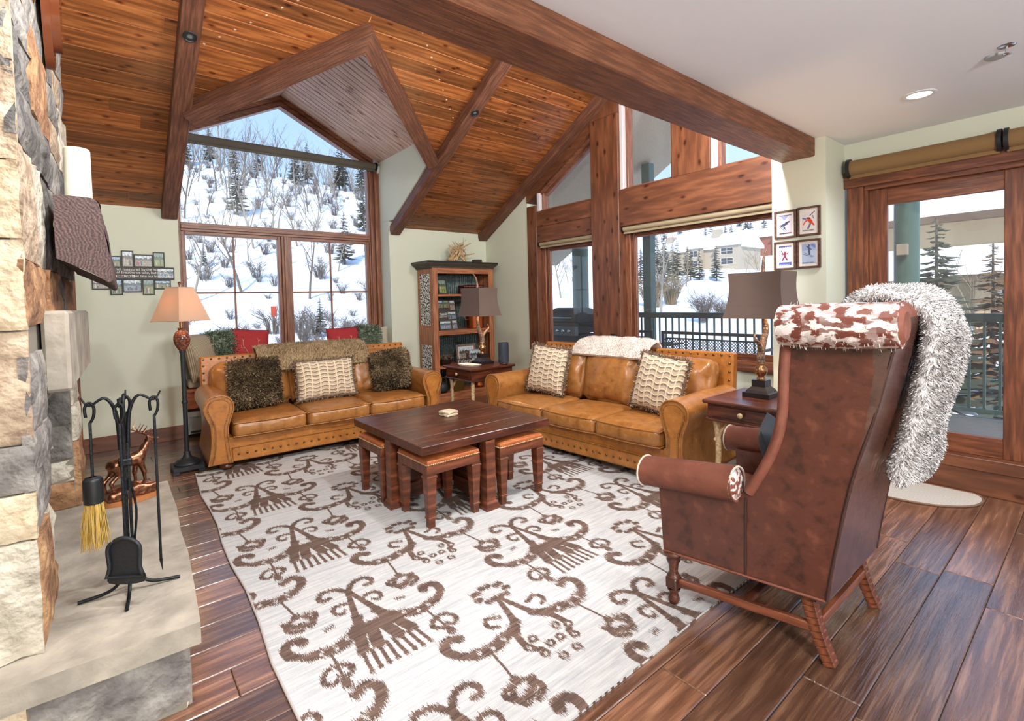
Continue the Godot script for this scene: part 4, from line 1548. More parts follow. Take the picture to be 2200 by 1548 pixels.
func wing_chair() -> void:
	var t := thing("wing_chair", "tall brown leather wing chair with cowhide arms seen from its side", "armchair", V(2.49, 0, 0))
	var outl := [Vector2(-1.39, 0.27), Vector2(-0.72, 0.275), Vector2(-0.70, 0.42), Vector2(-0.64, 0.76), Vector2(-0.568, 1.03), Vector2(-0.515, 1.26), Vector2(-0.49, 1.36), Vector2(-0.85, 1.36), Vector2(-0.862, 1.18), Vector2(-0.872, 0.98), Vector2(-0.915, 0.82), Vector2(-1.0, 0.645), Vector2(-1.1, 0.62), Vector2(-1.41, 0.60)]
	for sg in [-1.0, 1.0]:
		var mb := MB.new()
		var poly := PackedVector2Array()
		for p in outl: poly.append(Vector2(-p.x, p.y))
		# z' = -world z ; the slab lies along x
		mb.prism(poly, 0.10, Transform3D(Basis(V(0, 0, -1), V(0, 1, 0), V(1, 0, 0)), Vector3.ZERO))
		for i in mb.v.size():
			var p := mb.v[i]
			var o := chair_x(p.z)
			mb.v[i] = V((-o + p.x) if sg < 0 else (o - 0.10 + p.x), p.y, p.z)
		var side := part(mb, "side_panel", M.brown_leather, t)
		# seams and welts
		var wl := MB.new()
		var pp := []
		for p in [outl[1], outl[2], outl[3], outl[4], outl[5], outl[6]]: pp.append(V(sg * (chair_x(p.x) + 0.002), p.y, p.x))
		wl.tube(curve(pp, 4), [0.006], 6)
		part(wl, "welt", M.dark_welt, side)
		var w2 := MB.new()
		w2.tube([V(sg * (chair_x(-1.39) + 0.002), 0.27, -1.39), V(sg * (chair_x(-1.0) + 0.002), 0.273, -1.0), V(sg * 0.322, 0.275, -0.72)], [0.006], 6)
		part(w2, "welt", M.brown_hide, side)
		var w3 := MB.new()
		w3.tube([V(sg * (chair_x(-1.02) + 0.001), 0.272, -1.02), V(sg * (chair_x(-1.02) + 0.001), 0.62, -1.015)], [0.005], 6)
		part(w3, "seam", M.dark_welt, side)
		var w4 := MB.new()
		var p4 := []
		for k in [7, 8, 9, 10, 11]: p4.append(V(sg * (chair_x(outl[k].x) - 0.002), outl[k].y, outl[k].x - 0.004))
		w4.tube(curve(p4, 4), [0.022], 8)
		part(w4, "wing_edge", M.brown_hide, side)
		# rolled arm
		var ar := MB.new()
		var a0 := V(sg * (chair_x(-1.40) - 0.01), 0.635, -1.49)
		var a1 := V(sg * (chair_x(-1.05) + 0.005), 0.675, -1.05)
		ar.tube([a0, a0.lerp(a1, 0.33), a0.lerp(a1, 0.66), a1], [0.072, 0.074, 0.076, 0.078], 24)
		var arm := part(ar, "arm_roll", M.brown_hide, t)
		for e in [a0, a1]:
			var rg := MB.new()
			var ring := []
			var d := (a1 - a0).normalized()
			for k in 21:
				var an := TAU * k / 20.0
				ring.append(e + V(cos(an), sin(an), 0) * 0.074)
			rg.tube(ring, [0.005], 5, false)
			part(rg, "welt", M.white_welt, arm)
		var cp := MB.new()
		cp.tube([a1, a1 + (a1 - a0).normalized() * 0.012], [0.07, 0.05], 20)
		part(cp, "arm_cap", M.cowhide, arm)
		# rolled wing top in cowhide
		var rl := MB.new()
		var r0 := V(sg * 0.37, 1.372, -0.862)
		var r1 := V(sg * 0.35, 1.378, -0.472)
		rl.tube([r0, r0.lerp(r1, 0.25), r0.lerp(r1, 0.5), r0.lerp(r1, 0.75), r1], [0.08, 0.085, 0.086, 0.085, 0.08], 28)
		var roll := part(rl, "wing_roll", M.cowhide, t, "brown and white cowhide roll on top of the wing")
		var ec := MB.new()
		ec.tube([r1, r1 + V(0, 0, 0.014)], [0.07, 0.05], 20)
		part(ec, "roll_cap", M.brown_hide, roll)
		var fy := MB.new()
		fy.tube([r0, r1], [0.083], 20, false)
		fur("hide_hair", fy, 500, 0.014, 0.0007, [C8(236, 228, 222), C8(226, 212, 202), C8(150, 84, 60)], V(-0.2, -0.9, 0.4), 61 if sg < 0 else 62, roll, 0.0)
	# back: outside panel, inside cushion, seat
	for e in [["back_panel", 0.0, 0.06, "glossy_leather", 0.305], ["inside_back", -0.06, -0.16, "brown_hide", 0.24]]:
		var mb := MB.new()
		var pts := PackedVector2Array()
		var ys := [0.275, 0.42, 0.76, 1.03, 1.26, 1.40]
		var zs := [-0.72, -0.70, -0.64, -0.568, -0.515, -0.49]
		if e[0] == "back_panel":
			for k in 6: pts.append(Vector2(-(zs[k] + 0.002), ys[k]))
			for k in range(5, -1, -1): pts.append(Vector2(-(zs[k] - 0.10), ys[k]))
		else:
			for k in range(1, 6): pts.append(Vector2(-(zs[k] - 0.10), ys[k]))
			for k in range(5, 0, -1): pts.append(Vector2(-(zs[k] - 0.2), ys[k]))
		mb.prism(pts, 2 * e[4], Transform3D(Basis(V(0, 0, -1), V(0, 1, 0), V(1, 0, 0)), V(-e[4], 0, 0)))
		part(mb, e[0], M[e[3]], t)
	var hr := MB.new()
	hr.tube([V(-0.27, 1.40, -0.55), V(0.27, 1.40, -0.55)], [0.06], 20)
	part(hr, "head_roll", M.brown_hide, t)
	var sf := MB.new()
	sf.box(V(0, 0.335, -1.05), V(0.56, 0.12, 0.66), 0.01)
	part(sf, "seat_frame", M.brown_leather, t)
	var sc := MB.new()
	sc.soft(V(0, 0.45, -1.10), V(0.27, 0.06, 0.31), 0.045, 10, V(0, 0.02, 0), 0.004, 5)
	part(sc, "seat_cushion", M.brown_hide, t)
	# legs: turned in front, swept behind
	for sg in [-1.0, 1.0]:
		var lg := MB.new()
		lg.lathe([Vector2(0.0, 0.011), Vector2(0.022, 0.011), Vector2(0.028, 0.03), Vector2(0.024, 0.05), Vector2(0.018, 0.062), Vector2(0.03, 0.075), Vector2(0.032, 0.085), Vector2(0.032, 0.086)], 18, Transform3D(Basis.IDENTITY, V(sg * 0.395, 0, -1.36)))
		lg.box(V(sg * 0.395, 0.113, -1.36), V(0.058, 0.055, 0.058), 0.005, 1)
		lg.lathe([Vector2(0.032, 0.14), Vector2(0.03, 0.15), Vector2(0.02, 0.165), Vector2(0.024, 0.2), Vector2(0.034, 0.225), Vector2(0.026, 0.235), Vector2(0.046, 0.25), Vector2(0.048, 0.262), Vector2(0.04, 0.272), Vector2(0.0, 0.273)], 18, Transform3D(Basis.IDENTITY, V(sg * 0.395, 0, -1.36)))
		part(lg, "front_leg", M.dark_wood, t)
		var rg := MB.new()
		var x: float = sg * 0.288
		var pth := curve([V(x, 0.275, -0.80), V(x, 0.20, -0.785), V(x, 0.10, -0.755), V(x, 0.004, -0.715)], 4)
		for i in pth.size() - 1: rg.bar(pth[i], pth[i + 1], 0.046, 0.056 - i * 0.0008, 0.004, V(0, 0, 1))
		part(rg, "rear_leg", M.stool_wood, t)
		var st := MB.new()
		st.bar(V(sg * 0.38, 0.115, -1.34), V(sg * 0.29, 0.135, -0.76), 0.028, 0.036, 0.004)
		part(st, "stretcher", M.stool_wood, t)
	var s2 := MB.new()
	s2.bar(V(-0.335, 0.125, -1.05), V(0.335, 0.125, -1.05), 0.036, 0.026, 0.004)
	part(s2, "stretcher", M.dark_wood, t)
	var s3 := MB.new()
	s3.bar(V(-0.27, 0.155, -0.765), V(0.27, 0.155, -0.765), 0.026, 0.034, 0.004)
	part(s3, "stretcher", M.stool_wood, t)
	# charcoal pillow on the seat
	var pl := thing("charcoal_pillow", "charcoal felt pillow resting inside the wing chair", "pillow")
	pl.transform = Transform3D(Basis(V(0, 1, 0), 0.35) * Basis(V(1, 0, 0), -0.42), V(2.47, 0.705, -1.0))
	var pm := MB.new()
	pm.pillow(0.44, 0.40, 0.13, 14, 0.05, 3)
	part(pm, "cover", M.charcoal_cloth, pl)
	# shaggy throw over the far shoulder of the chair
	var th := thing("fleece_throw", "folded pale grey shaggy throw hung over the wing chair", "throw blanket")
	var tm := MB.new()
	var path := curve([V(0, 1.1, -0.78), V(0, 1.3, -0.79), V(0, 1.43, -0.745), V(0, 1.485, -0.63), V(0, 1.455, -0.51), V(0, 1.33, -0.455), V(0, 1.1, -0.485), V(0, 0.88, -0.53), V(0, 0.72, -0.56)], 5)
	var rows := []
	var nz := FastNoiseLite.new()
	nz.seed = 17
	nz.frequency = 1.2
	for i in path.size():
		var row := PackedVector3Array()
		var p: Vector3 = path[i]
		var d: Vector3 = (path[mini(i + 1, path.size() - 1)] - path[maxi(i - 1, 0)]).normalized()
		var nn := V(0, d.z, -d.y)
		if i == 0: pass
		var shrink := 1.0
		if i == 0 or i == path.size() - 1: shrink = 0.5
		for k in 28:
			var a := TAU * k / 28.0
			var ex := signf(cos(a)) * pow(absf(cos(a)), 0.6)
			var ey := signf(sin(a)) * pow(absf(sin(a)), 0.8)
			var xx := ex * 0.2 * (1.0 if shrink == 1.0 else 0.96)
			var q := p + V(2.64 + xx, 0, maxf(0.0, xx + 0.1) * 0.10) + nn * ey * 0.042 * shrink
			q += nn * nz.get_noise_3d(xx * 3.0, i * 0.12, 0.0) * 0.03
			# droop of the outer edge over the wing
			if p.y > 1.3: q.y -= pow(maxf(0.0, (xx - 0.05) / 0.19), 2.0) * 0.11
			row.append(q)
		rows.append(row)
	tm.grid(rows, true, false)
	for e in [0, rows.size() - 1]:
		var cen := Vector3.ZERO
		for q in rows[e]: cen += q / rows[e].size()
		for k in 28:
			if e == 0: tm.tri(cen, rows[e][(k + 1) % 28], rows[e][k])
			else: tm.tri(cen, rows[e][k], rows[e][(k + 1) % 28])
	part(tm, "fleece", M.fleece, th)
	fur("pile", tm, 34000, 0.015, 0.0012, [C8(146, 138, 134), C8(186, 178, 174), C8(206, 198, 194), C8(222, 216, 212)], V(0.05, -0.7, 0.1), 71, th, 0.5)

func antler_leg(parent: Node3D, base: Vector3, top: Vector3, kick: Vector3, mt: String, called := "antler_leg") -> void:
	var mb := MB.new()
	var mid := base.lerp(top, 0.45) + kick * 0.25
	mb.tube(curve([base, mid, top + kick * 0.15 - V(0, 0.08, 0), top], 5), taper(16, 0.019, 0.024), 10)
	mb.tube(curve([base + V(0, 0.06, 0), base + V(0, 0.09, 0) + kick * 0.6, base + V(0, 0.17, 0) + kick * 1.2], 5), taper(11, 0.015, 0.004), 8)
	mb.tube(curve([top - V(0, 0.16, 0), top - V(0, 0.07, 0) + kick * 0.5, top + kick * 0.9], 5), taper(11, 0.017, 0.013), 8)
	part(mb, called, M[mt], parent)

func end_table(label: String, x0: float, x1: float, z0: float, z1: float) -> void:
	var t := thing("end_table", label, "side table", V((x0 + x1) / 2, 0, (z0 + z1) / 2), 0, "antler-legged end tables")
	var w := (x1 - x0) / 2
	var d := (z1 - z0) / 2
	var tp := MB.new()
	tp.box(V(0, 0.706, 0), V(2 * w, 0.028, 2 * d), 0.008, 2)
	part(tp, "top", M.dark_wood, t)
	var bx := MB.new()
	bx.box(V(0, 0.635, 0), V(2 * w - 0.06, 0.114, 2 * d - 0.06), 0.004, 2)
	part(bx, "case", M.dark_wood, t)
	var ld := MB.new()
	ld.box(V(0, 0.572, 0), V(2 * w - 0.03, 0.018, 2 * d - 0.03), 0.006, 2)
	part(ld, "lower_moulding", M.dark_wood, t)
	var dr := MB.new()
	dr.box(V(-w + 0.029, 0.638, 0), V(0.012, 0.085, 2 * d - 0.14), 0.004, 2)
	var dw := part(dr, "drawer", M.dark_wood, t)
	var kn := MB.new()
	kn.lathe([Vector2(0.008, 0.0), Vector2(0.008, 0.012), Vector2(0.018, 0.018), Vector2(0.02, 0.028), Vector2(0.012, 0.036), Vector2(0.0, 0.038)], 14, Transform3D(Basis(V(0, 0, 1), PI / 2), V(-w + 0.023, 0.638, 0)))
	part(kn, "knob", M.antler, dw, "small antler knob")
	for sx in [-1.0, 1.0]:
		for sz in [-1.0, 1.0]: antler_leg(t, V(sx * (w - 0.06), 0.0, sz * (d - 0.06)), V(sx * (w - 0.07), 0.565, sz * (d - 0.07)), V(sx * 0.02 + 0.07, 0.0, -sz * 0.09), "antler")

func bookcase() -> void:
	var t := thing("bookcase", "rustic open bookcase with cowhide side panels and corrugated metal back", "bookcase", V(4.305, 0, -6.615))
	var w := 0.555
	var z0 := -0.215
	var z1 := 0.215
	for sg in [-1.0, 1.0]:
		bit("side_board", "shelf_wood", t, sg * w - (0.0 if sg < 0 else 0.03), sg * w + (0.03 if sg < 0 else 0.0), 0.0, 2.01, z0, z1)
		bit("front_stile", "shelf_wood", t, sg * w - (0.004 if sg < 0 else 0.085), sg * w + (0.085 if sg < 0 else 0.004), 0.0, 2.01, z1 - 0.002, z1 + 0.022)
	bit("head_rail", "shelf_wood", t, -w + 0.085, w - 0.085, 1.93, 2.01, z1, z1 + 0.022)
	bit("base_rail", "shelf_wood", t, -w + 0.085, w - 0.085, 0.0, 0.12, z1, z1 + 0.022)
	for e in [[1.585, 1.62], [1.00, 1.075], [0.50, 0.54], [0.10, 0.13], [1.97, 2.0]]: bit("shelf", "shelf_wood", t, -w + 0.03, w - 0.03, e[0], e[1], z0 + 0.02, z1 + 0.01)
	var rows := []
	for r in 2:
		var row := PackedVector3Array()
		for k in 141: row.append(V(-w + 0.03 + (2 * w - 0.06) * k / 140.0, 0.1 + 1.9 * r, z0 + 0.018 + 0.009 * sin(k * TAU / 5.0)))
		rows.append(row)
	var mb := MB.new()
	mb.grid(rows)
	part(mb, "corrugated_back", M.corrugated, t, "dark corrugated metal back")
	bit("back_board", "shelf_wood", t, -w + 0.03, w - 0.03, 0.1, 2.0, z0, z0 + 0.006)
	for e in [[1.16, 1.93], [0.36, 0.86]]: bit("cowhide_inset", "black_hide", t, -w - 0.006, -w + 0.002, e[0], e[1], -0.14, 0.14, 0.002, "black and white cowhide inset panel")
	var cn := MB.new()
	cn.lathe4([Vector2(0.225, 2.0), Vector2(0.235, 2.015), Vector2(0.235, 2.03), Vector2(0.262, 2.075), Vector2(0.262, 2.085)], Transform3D(Basis.from_scale(V(1, 1, 1)), V(0, 0, 0)), 2.46)
	part(cn, "cornice", M.cornice, t, "dark embossed metal cornice")
	var tb := MB.new()
	tb.box(V(0, 2.10, 0), V(1.30, 0.03, 0.535), 0.006)
	part(tb, "top_board", M.black_wood, t)

func floor_lamp() -> void:
	var t := thing("floor_lamp", "floor lamp with a tan shade, urn body and black square base", "floor lamp", V(0.55, 0, -5.48))
	var b := MB.new()
	b.box(V(0, 0.042, 0), V(0.25, 0.04, 0.25), 0.006)
	for sx in [-1, 1]:
		for sz in [-1, 1]: b.box(V(sx * 0.098, 0.012, sz * 0.098), V(0.055, 0.024, 0.055), 0.004)
	part(b, "base", M.black_iron, t)
	var d := MB.new()
	d.lathe([Vector2(0.105, 0.062), Vector2(0.11, 0.075), Vector2(0.095, 0.085), Vector2(0.085, 0.1), Vector2(0.06, 0.11), Vector2(0.035, 0.13), Vector2(0.025, 0.16), Vector2(0.03, 0.17), Vector2(0.02, 0.18)], 24)
	part(d, "dish", M.black_iron, t)
	var p := MB.new()
	p.lathe([Vector2(0.019, 0.17), Vector2(0.019, 0.62), Vector2(0.026, 0.63), Vector2(0.026, 0.645), Vector2(0.019, 0.655), Vector2(0.019, 1.09), Vector2(0.027, 1.1), Vector2(0.025, 1.115)], 16)
	part(p, "pole", M.black_iron, t)
	var u := MB.new()
	u.lathe([Vector2(0.022, 1.11), Vector2(0.034, 1.125), Vector2(0.058, 1.17), Vector2(0.068, 1.215), Vector2(0.066, 1.25), Vector2(0.05, 1.285), Vector2(0.03, 1.3), Vector2(0.028, 1.315), Vector2(0.034, 1.325)], 28)
	part(u, "urn", M.tortoise, t, "glossy mottled brown ceramic urn")
	var nk := MB.new()
	nk.lathe([Vector2(0.016, 1.32), Vector2(0.016, 1.42)], 12)
	part(nk, "neck", M.bronze, t)
	var sh := MB.new()
	var xf := Transform3D(Basis(V(0, 1, 0), 0.62), Vector3.ZERO)
	sh.lathe4([Vector2(0.165, 1.39), Vector2(0.078, 1.695)], xf)
	part(sh, "lamp_shade", M.lamp_linen, t)
	var ed := MB.new()
	for k in 4:
		var a := k * PI / 2 + PI / 4 + 0.62
		var a2 := a + PI / 2
		for e in [[0.165, 1.39], [0.078, 1.695]]: ed.tube([V(cos(a), 0, -sin(a)) * e[0] * 1.414 + V(0, e[1], 0), V(cos(a2), 0, -sin(a2)) * e[0] * 1.414 + V(0, e[1], 0)], [0.004], 5)
	part(ed, "shade_trim", M.lamp_linen, t)
	var fi := MB.new()
	fi.lathe([Vector2(0.006, 1.66), Vector2(0.006, 1.72), Vector2(0.014, 1.73), Vector2(0.015, 1.74), Vector2(0.0, 1.752)], 12)
	part(fi, "finial", M.dark_wood, t)
	var hp := MB.new()
	for k in 2: hp.tube([V(0, 1.665, 0), V(0.075 * (1 - 2 * k), 1.69, 0)], [0.003], 5)
	part(hp, "shade_spider", M.bronze, t)
	bulb(t, V(0, 1.52, 0), 0.16)

func bulb(t: Node3D, at: Vector3, e: float) -> void:
	var mb := MB.new()
	mb.lathe([Vector2(0.012, -0.05), Vector2(0.014, -0.03), Vector2(0.03, 0.0), Vector2(0.028, 0.02), Vector2(0.0, 0.035)], 14, Transform3D(Basis.IDENTITY, at))
	var g: StandardMaterial3D = M.get("bulb_glow")
	if g == null:
		g = mat("bulb_glow", Color(1, 0.9, 0.75), 0.5)
		g.emission_enabled = true
		g.emission = Color(1.0, 0.78, 0.5)
		g.emission_energy_multiplier = 2.0
	part(mb, "bulb", g, t)
	var l := OmniLight3D.new()
	l.name = "lamp"
	l.light_energy = e
	l.light_color = Color(1.0, 0.84, 0.64)
	l.omni_range = 20.0
	l.omni_attenuation = 2.0
	l.light_size = 0.03
	l.shadow_enabled = true
	l.position = at
	t.add_child(l)

func table_lamp(label: String, at: Vector3, turn: float, sc: float) -> void:
	var t := thing("antler_lamp", label, "table lamp", at, turn, "antler table lamps")
	var b := MB.new()
	b.lathe4([Vector2(0.10, 0.0), Vector2(0.10, 0.035), Vector2(0.082, 0.04), Vector2(0.075, 0.055), Vector2(0.055, 0.075), Vector2(0.05, 0.08), Vector2(0.05, 0.13), Vector2(0.0, 0.132)])
	part(b, "base", M.black_wood, t)
	var k := MB.new()
	k.lathe([Vector2(0.03, 0.13), Vector2(0.03, 0.145), Vector2(0.022, 0.155), Vector2(0.042, 0.18), Vector2(0.046, 0.2), Vector2(0.04, 0.222), Vector2(0.024, 0.238), Vector2(0.034, 0.252), Vector2(0.03, 0.262), Vector2(0.0, 0.265)], 20)
	part(k, "metal_vase", M.bronze, t, "polished bronze knob")
	var a := MB.new()
	a.tube(curve([V(0, 0.25, 0), V(0, 0.33, 0), V(-0.045 * sc, 0.42, 0), V(-0.07 * sc, 0.52, 0.01), V(-0.06 * sc, 0.62, 0.0), V(-0.05 * sc, 0.95, 0)], 6), taper(31, 0.032, 0.014), 12)
	a.tube(curve([V(0, 0.33, 0), V(0.05 * sc, 0.40, 0.01), V(0.09 * sc, 0.43, 0.01), V(0.105 * sc, 0.46, 0.0), V(0.085 * sc, 0.49, 0)], 5), taper(21, 0.02, 0.004), 8)
	part(a, "antler_stem", M.dark_antler, t)
	var fi := MB.new()
	fi.tube(curve([V(-0.05 * sc, 0.93, 0), V(-0.055 * sc, 1.0, 0), V(-0.07 * sc, 1.07, 0), V(-0.12 * sc, 1.13, 0)], 5), taper(16, 0.017, 0.004), 8)
	part(fi, "antler_finial", M.dark_antler, t)
	var sh := MB.new()
	var pr := []
	for i in 9:
		var f := i / 8.0
		pr.append(Vector2(lerpf(0.232, 0.196, f) - 0.02 * sin(f * PI), 0.60 + 0.345 * f))
	sh.lathe4(pr, Transform3D(Basis.IDENTITY, V(-0.03 * sc, 0, 0)), 0.72)
	part(sh, "lamp_shade", M.brown_shade, t)
	bulb(t, V(-0.03 * sc, 0.74, 0.06), 0.35)

func rug_mat() -> StandardMaterial3D:
	var w := 704
	var h := 640
	var px := w / 110.0
	var mk := PackedByteArray()
	mk.resize(w * h)
	var paths := []
	# each path: centre of motif, points in cm, widths, value
	for mot in 2:
		var cx := 27.5 + 55.0 * mot
		var cy := 40.0 + 50.0 * mot
		for sg in [-1.0, 1.0]:
			var L := []
			if mot == 0:
				L = [[[[0, -30], [4, -36], [10, -38], [14, -34], [12, -30], [9, -31]], 1.6, 1.3, 1], [[[0, -32], [2, -22], [4.5, -10], [8, 2]], 1.0, 2.0, 1], [[[3, -20], [9, -22], [12, -18], [10, -14], [7, -16]], 1.2, 1.0, 1], [[[4, -6], [11, 3], [20, 8], [30, 6], [37, 0], [37, -7], [32, -9], [30, -5]], 2.0, 2.4, 1], [[[13, 5], [20, 8], [30, 6]], 3.4, 3.0, 1], [[[23, 11], [24, 30]], 0.5, 0.6, 1], [[[24, 31], [24.1, 32]], 2.2, 2.2, 1], [[[23.5, 20], [23.6, 20.2]], 1.2, 1.2, 1], [[[28, -14], [33, -18], [31, -24], [25, -25], [21, -20], [23, -15], [27, -17], [27, -20]], 1.4, 1.0, 1], [[[16, -8], [20, -7]], 0.9, 0.7, 1], [[[6, -2], [12, 18]], 2.6, 2.2, 1], [[[2, 2], [5, 18]], 2.8, 3.0, 1]]
				for k in 4: L.append([[[1.5 + k * 3.6, 18], [2.0 + k * 3.9, 31]], 0.75, 0.75, 1])
				for k in 4: L.append([[[2.0 + k * 3.9, 31], [2.0 + k * 3.9, 31.5]], 1.2, 1.2, 1])
				for q in [[14, 4.5], [20, 8], [26, 7.5]]: L.append([[q, [q[0] + 0.1, q[1]]], 1.1, 1.1, 0])
			else:
				L = [[[[0, -26], [3, -14], [6, -4], [11, 3]], 1.0, 2.4, 1], [[[5, -4], [15, 1], [26, 3], [36, -1], [40, -9], [36, -14], [31, -11]], 2.2, 2.4, 1], [[[16, 1], [26, 3], [33, 1]], 3.4, 3.0, 1], [[[9, -12], [15, -14], [17, -9], [13, -6]], 1.3, 1.0, 1], [[[26, 6], [28, 22]], 0.5, 0.5, 1], [[[28, 23], [28.1, 24]], 2.0, 2.0, 1], [[[31, -22], [36, -26], [33, -31], [27, -31], [24, -26], [27, -22], [30, -25]], 1.3, 1.0, 1], [[[22, 26], [27, 32], [34, 31], [36, 26], [31, 24]], 1.6, 1.1, 1], [[[11, 3], [12, 12], [8, 18]], 1.6, 1.4, 1]]
				for k in 7: L.append([[[9 * sin(k * 0.9 + 0.2), -30 - 6 * cos(k * 0.9)], [9.1 * sin(k * 0.9 + 0.2), -30 - 6.1 * cos(k * 0.9)]], 2.1, 2.1, 1])
				for q in [[7, 10], [3, 17], [9, 20], [4, 26], [12, 13]]:
					L.append([[q, [q[0] + 0.1, q[1]]], 2.4, 2.4, 1])
					L.append([[q, [q[0] + 0.1, q[1]]], 0.9, 0.9, 0])
				for q in [[17, 1.5], [24, 3], [30, 2]]: L.append([[q, [q[0] + 0.1, q[1]]], 1.1, 1.1, 0])
			for e in L:
				var pts := []
				for q in e[0]: pts.append(Vector2(cx + sg * q[0], cy + q[1]))
				var cv := curve2(pts, 7) if pts.size() > 2 else PackedVector2Array(pts)
				var total := cv.size()
				for i in total - 1:
					var steps := maxi(1, int(cv[i].distance_to(cv[i + 1]) * px / 2.5))
					for s in steps:
						var p := cv[i].lerp(cv[i + 1], float(s) / steps) * px
						var r: float = lerpf(e[1], e[2], float(i) / total) * px
						var ri := int(ceil(r))
						for yy in range(int(p.y) - ri, int(p.y) + ri + 1):
							var dy := yy - p.y
							var hw := r * r - dy * dy
							if hw < 0: continue
							hw = sqrt(hw)
							var row := posmod(yy, h) * w
							for xx in range(int(p.x - hw), int(p.x + hw) + 1): mk[row + posmod(xx, w)] = e[3]
	var data := PackedByteArray()
	data.resize(w * h * 3)
	var r2 := RandomNumberGenerator.new()
	r2.seed = 99
	var jit := PackedInt32Array()
	for x in w: jit.append(int(r2.randf_range(-1.0, 1.0) * (13.0 if r2.randf() < 0.45 else 5.0)))
	var rowtone := PackedFloat32Array()
	for y in h: rowtone.append(r2.randf_range(-0.09, 0.06))
	var nz := FastNoiseLite.new()
	nz.seed = 31
	nz.frequency = 0.02
	for y in h:
		var jy := int(r2.randf_range(-2.0, 2.0))
		for x in w:
			var on := mk[posmod(y + jit[x], h) * w + posmod(x + jy, w)]
			var n := nz.get_noise_2d(x * 0.35, y * 3.0) * 0.14 + rowtone[y] + r2.randf_range(-0.05, 0.05)
			var cr := 0.0
			var cg := 0.0
			var cb := 0.0
			if on == 1:
				cr = 94 + n * 220
				cg = 72 + n * 190
				cb = 60 + n * 170
			else:
				cr = 184 + n * 150
				cg = 180 + n * 130
				cb = 176 + n * 105
			var o := (y * w + x) * 3
			data[o] = int(clampf(cr, 0, 255))
			data[o + 1] = int(clampf(cg, 0, 255))
			data[o + 2] = int(clampf(cb, 0, 255))
	var m := mat("ikat_rug", Color.WHITE, 0.95)
	m.albedo_texture = ImageTexture.create_from_image(Image.create_from_data(w, h, false, Image.FORMAT_RGB8, data))
	m.uv1_scale = Vector3(1.0 / 1.1, -1.0, 1)
	m.uv1_offset = Vector3(-0.59, 0.62, 0)
	m.heightmap_enabled = true
	m.heightmap_texture = tex_fine
	m.heightmap_scale = 0.3
	return m

func build_rug() -> void:
	var t := thing("area_rug", "large pale grey rug with a brown scrolling ikat pattern", "rug")
	var mb := MB.new()
	var poly := PackedVector2Array()
	# (x, -z), edges a little wavy
	for i in 13: poly.append(Vector2(lerpf(0.475, 0.575, i / 12.0) + 0.012 * sin(i * 1.7), lerpf(1.22, 5.28, i / 12.0)))
	for i in 9: poly.append(Vector2(lerpf(0.575, 3.75, i / 8.0), 5.28))
	for i in 9: poly.append(Vector2(3.75, lerpf(5.28, 1.22, i / 8.0)))
	for i in range(1, 9): poly.append(Vector2(lerpf(3.75, 0.475, i / 8.0), 1.22 + 0.006 * sin(i * 2.0)))
	mb.prism(poly, 0.010, Transform3D(Basis(V(1, 0, 0), V(0, 0, -1), V(0, 1, 0)), V(0, 0.001, 0)))
	part(mb, "pile", rug_mat(), t)
	var ed := MB.new()
	var pp := []
	for p in poly: pp.append(V(p.x, 0.007, -p.y))
	pp.append(pp[0])
	ed.tube(pp, [0.006], 6, false)
	part(ed, "bound_edge", M.rug_edge, t)
	var dm := thing("door_mat", "pale half-round door mat with a diamond pattern", "mat", V(0, 0.001, 0))
	var m2 := MB.new()
	var q := curve2([Vector2(4.84, 0.63), Vector2(4.85, 0.75), Vector2(4.85, 1.1), Vector2(4.85, 1.35), Vector2(4.78, 1.47), Vector2(4.6, 1.45), Vector2(4.42, 1.3), Vector2(4.35, 1.05), Vector2(4.40, 0.8), Vector2(4.55, 0.63), Vector2(4.72, 0.585)], 5, true)
	m2.prism(q, 0.008, Transform3D(Basis(V(1, 0, 0), V(0, 0, -1), V(0, 1, 0)), Vector3.ZERO))
	part(m2, "mat_face", diamond_mat(), dm)
	var e2 := MB.new()
	var p2 := []
	for p in q: p2.append(V(p.x, 0.006, -p.y))
	p2.append(p2[0])
	e2.tube(p2, [0.007], 6, false)
	part(e2, "mat_edge", M.mat_border, dm)

func diamond_mat() -> StandardMaterial3D:
	var n := 128
	var im := Image.create(n, n, false, Image.FORMAT_RGB8)
	for y in n:
		for x in n:
			var d := absf(x - 64) / 64.0 + absf(y - 64) / 64.0
			var s := fposmod(d * 4.0, 1.0) < 0.5
			im.set_pixel(x, y, C8(204, 196, 184) if s else C8(182, 172, 160))
	var m := mat("mat_weave", Color.WHITE, 0.95)
	m.albedo_texture = ImageTexture.create_from_image(im)
	m.uv1_scale = Vector3(5.5, 5.5, 1)
	return m

func on_sofa(base: Transform3D, x: float, y: float, z: float, lean: float, yaw: float, roll := 0.0) -> Transform3D:
	return base * Transform3D(Basis(V(0, 1, 0), yaw) * Basis(V(1, 0, 0), lean) * Basis(V(0, 0, 1), roll), V(x, y, z))

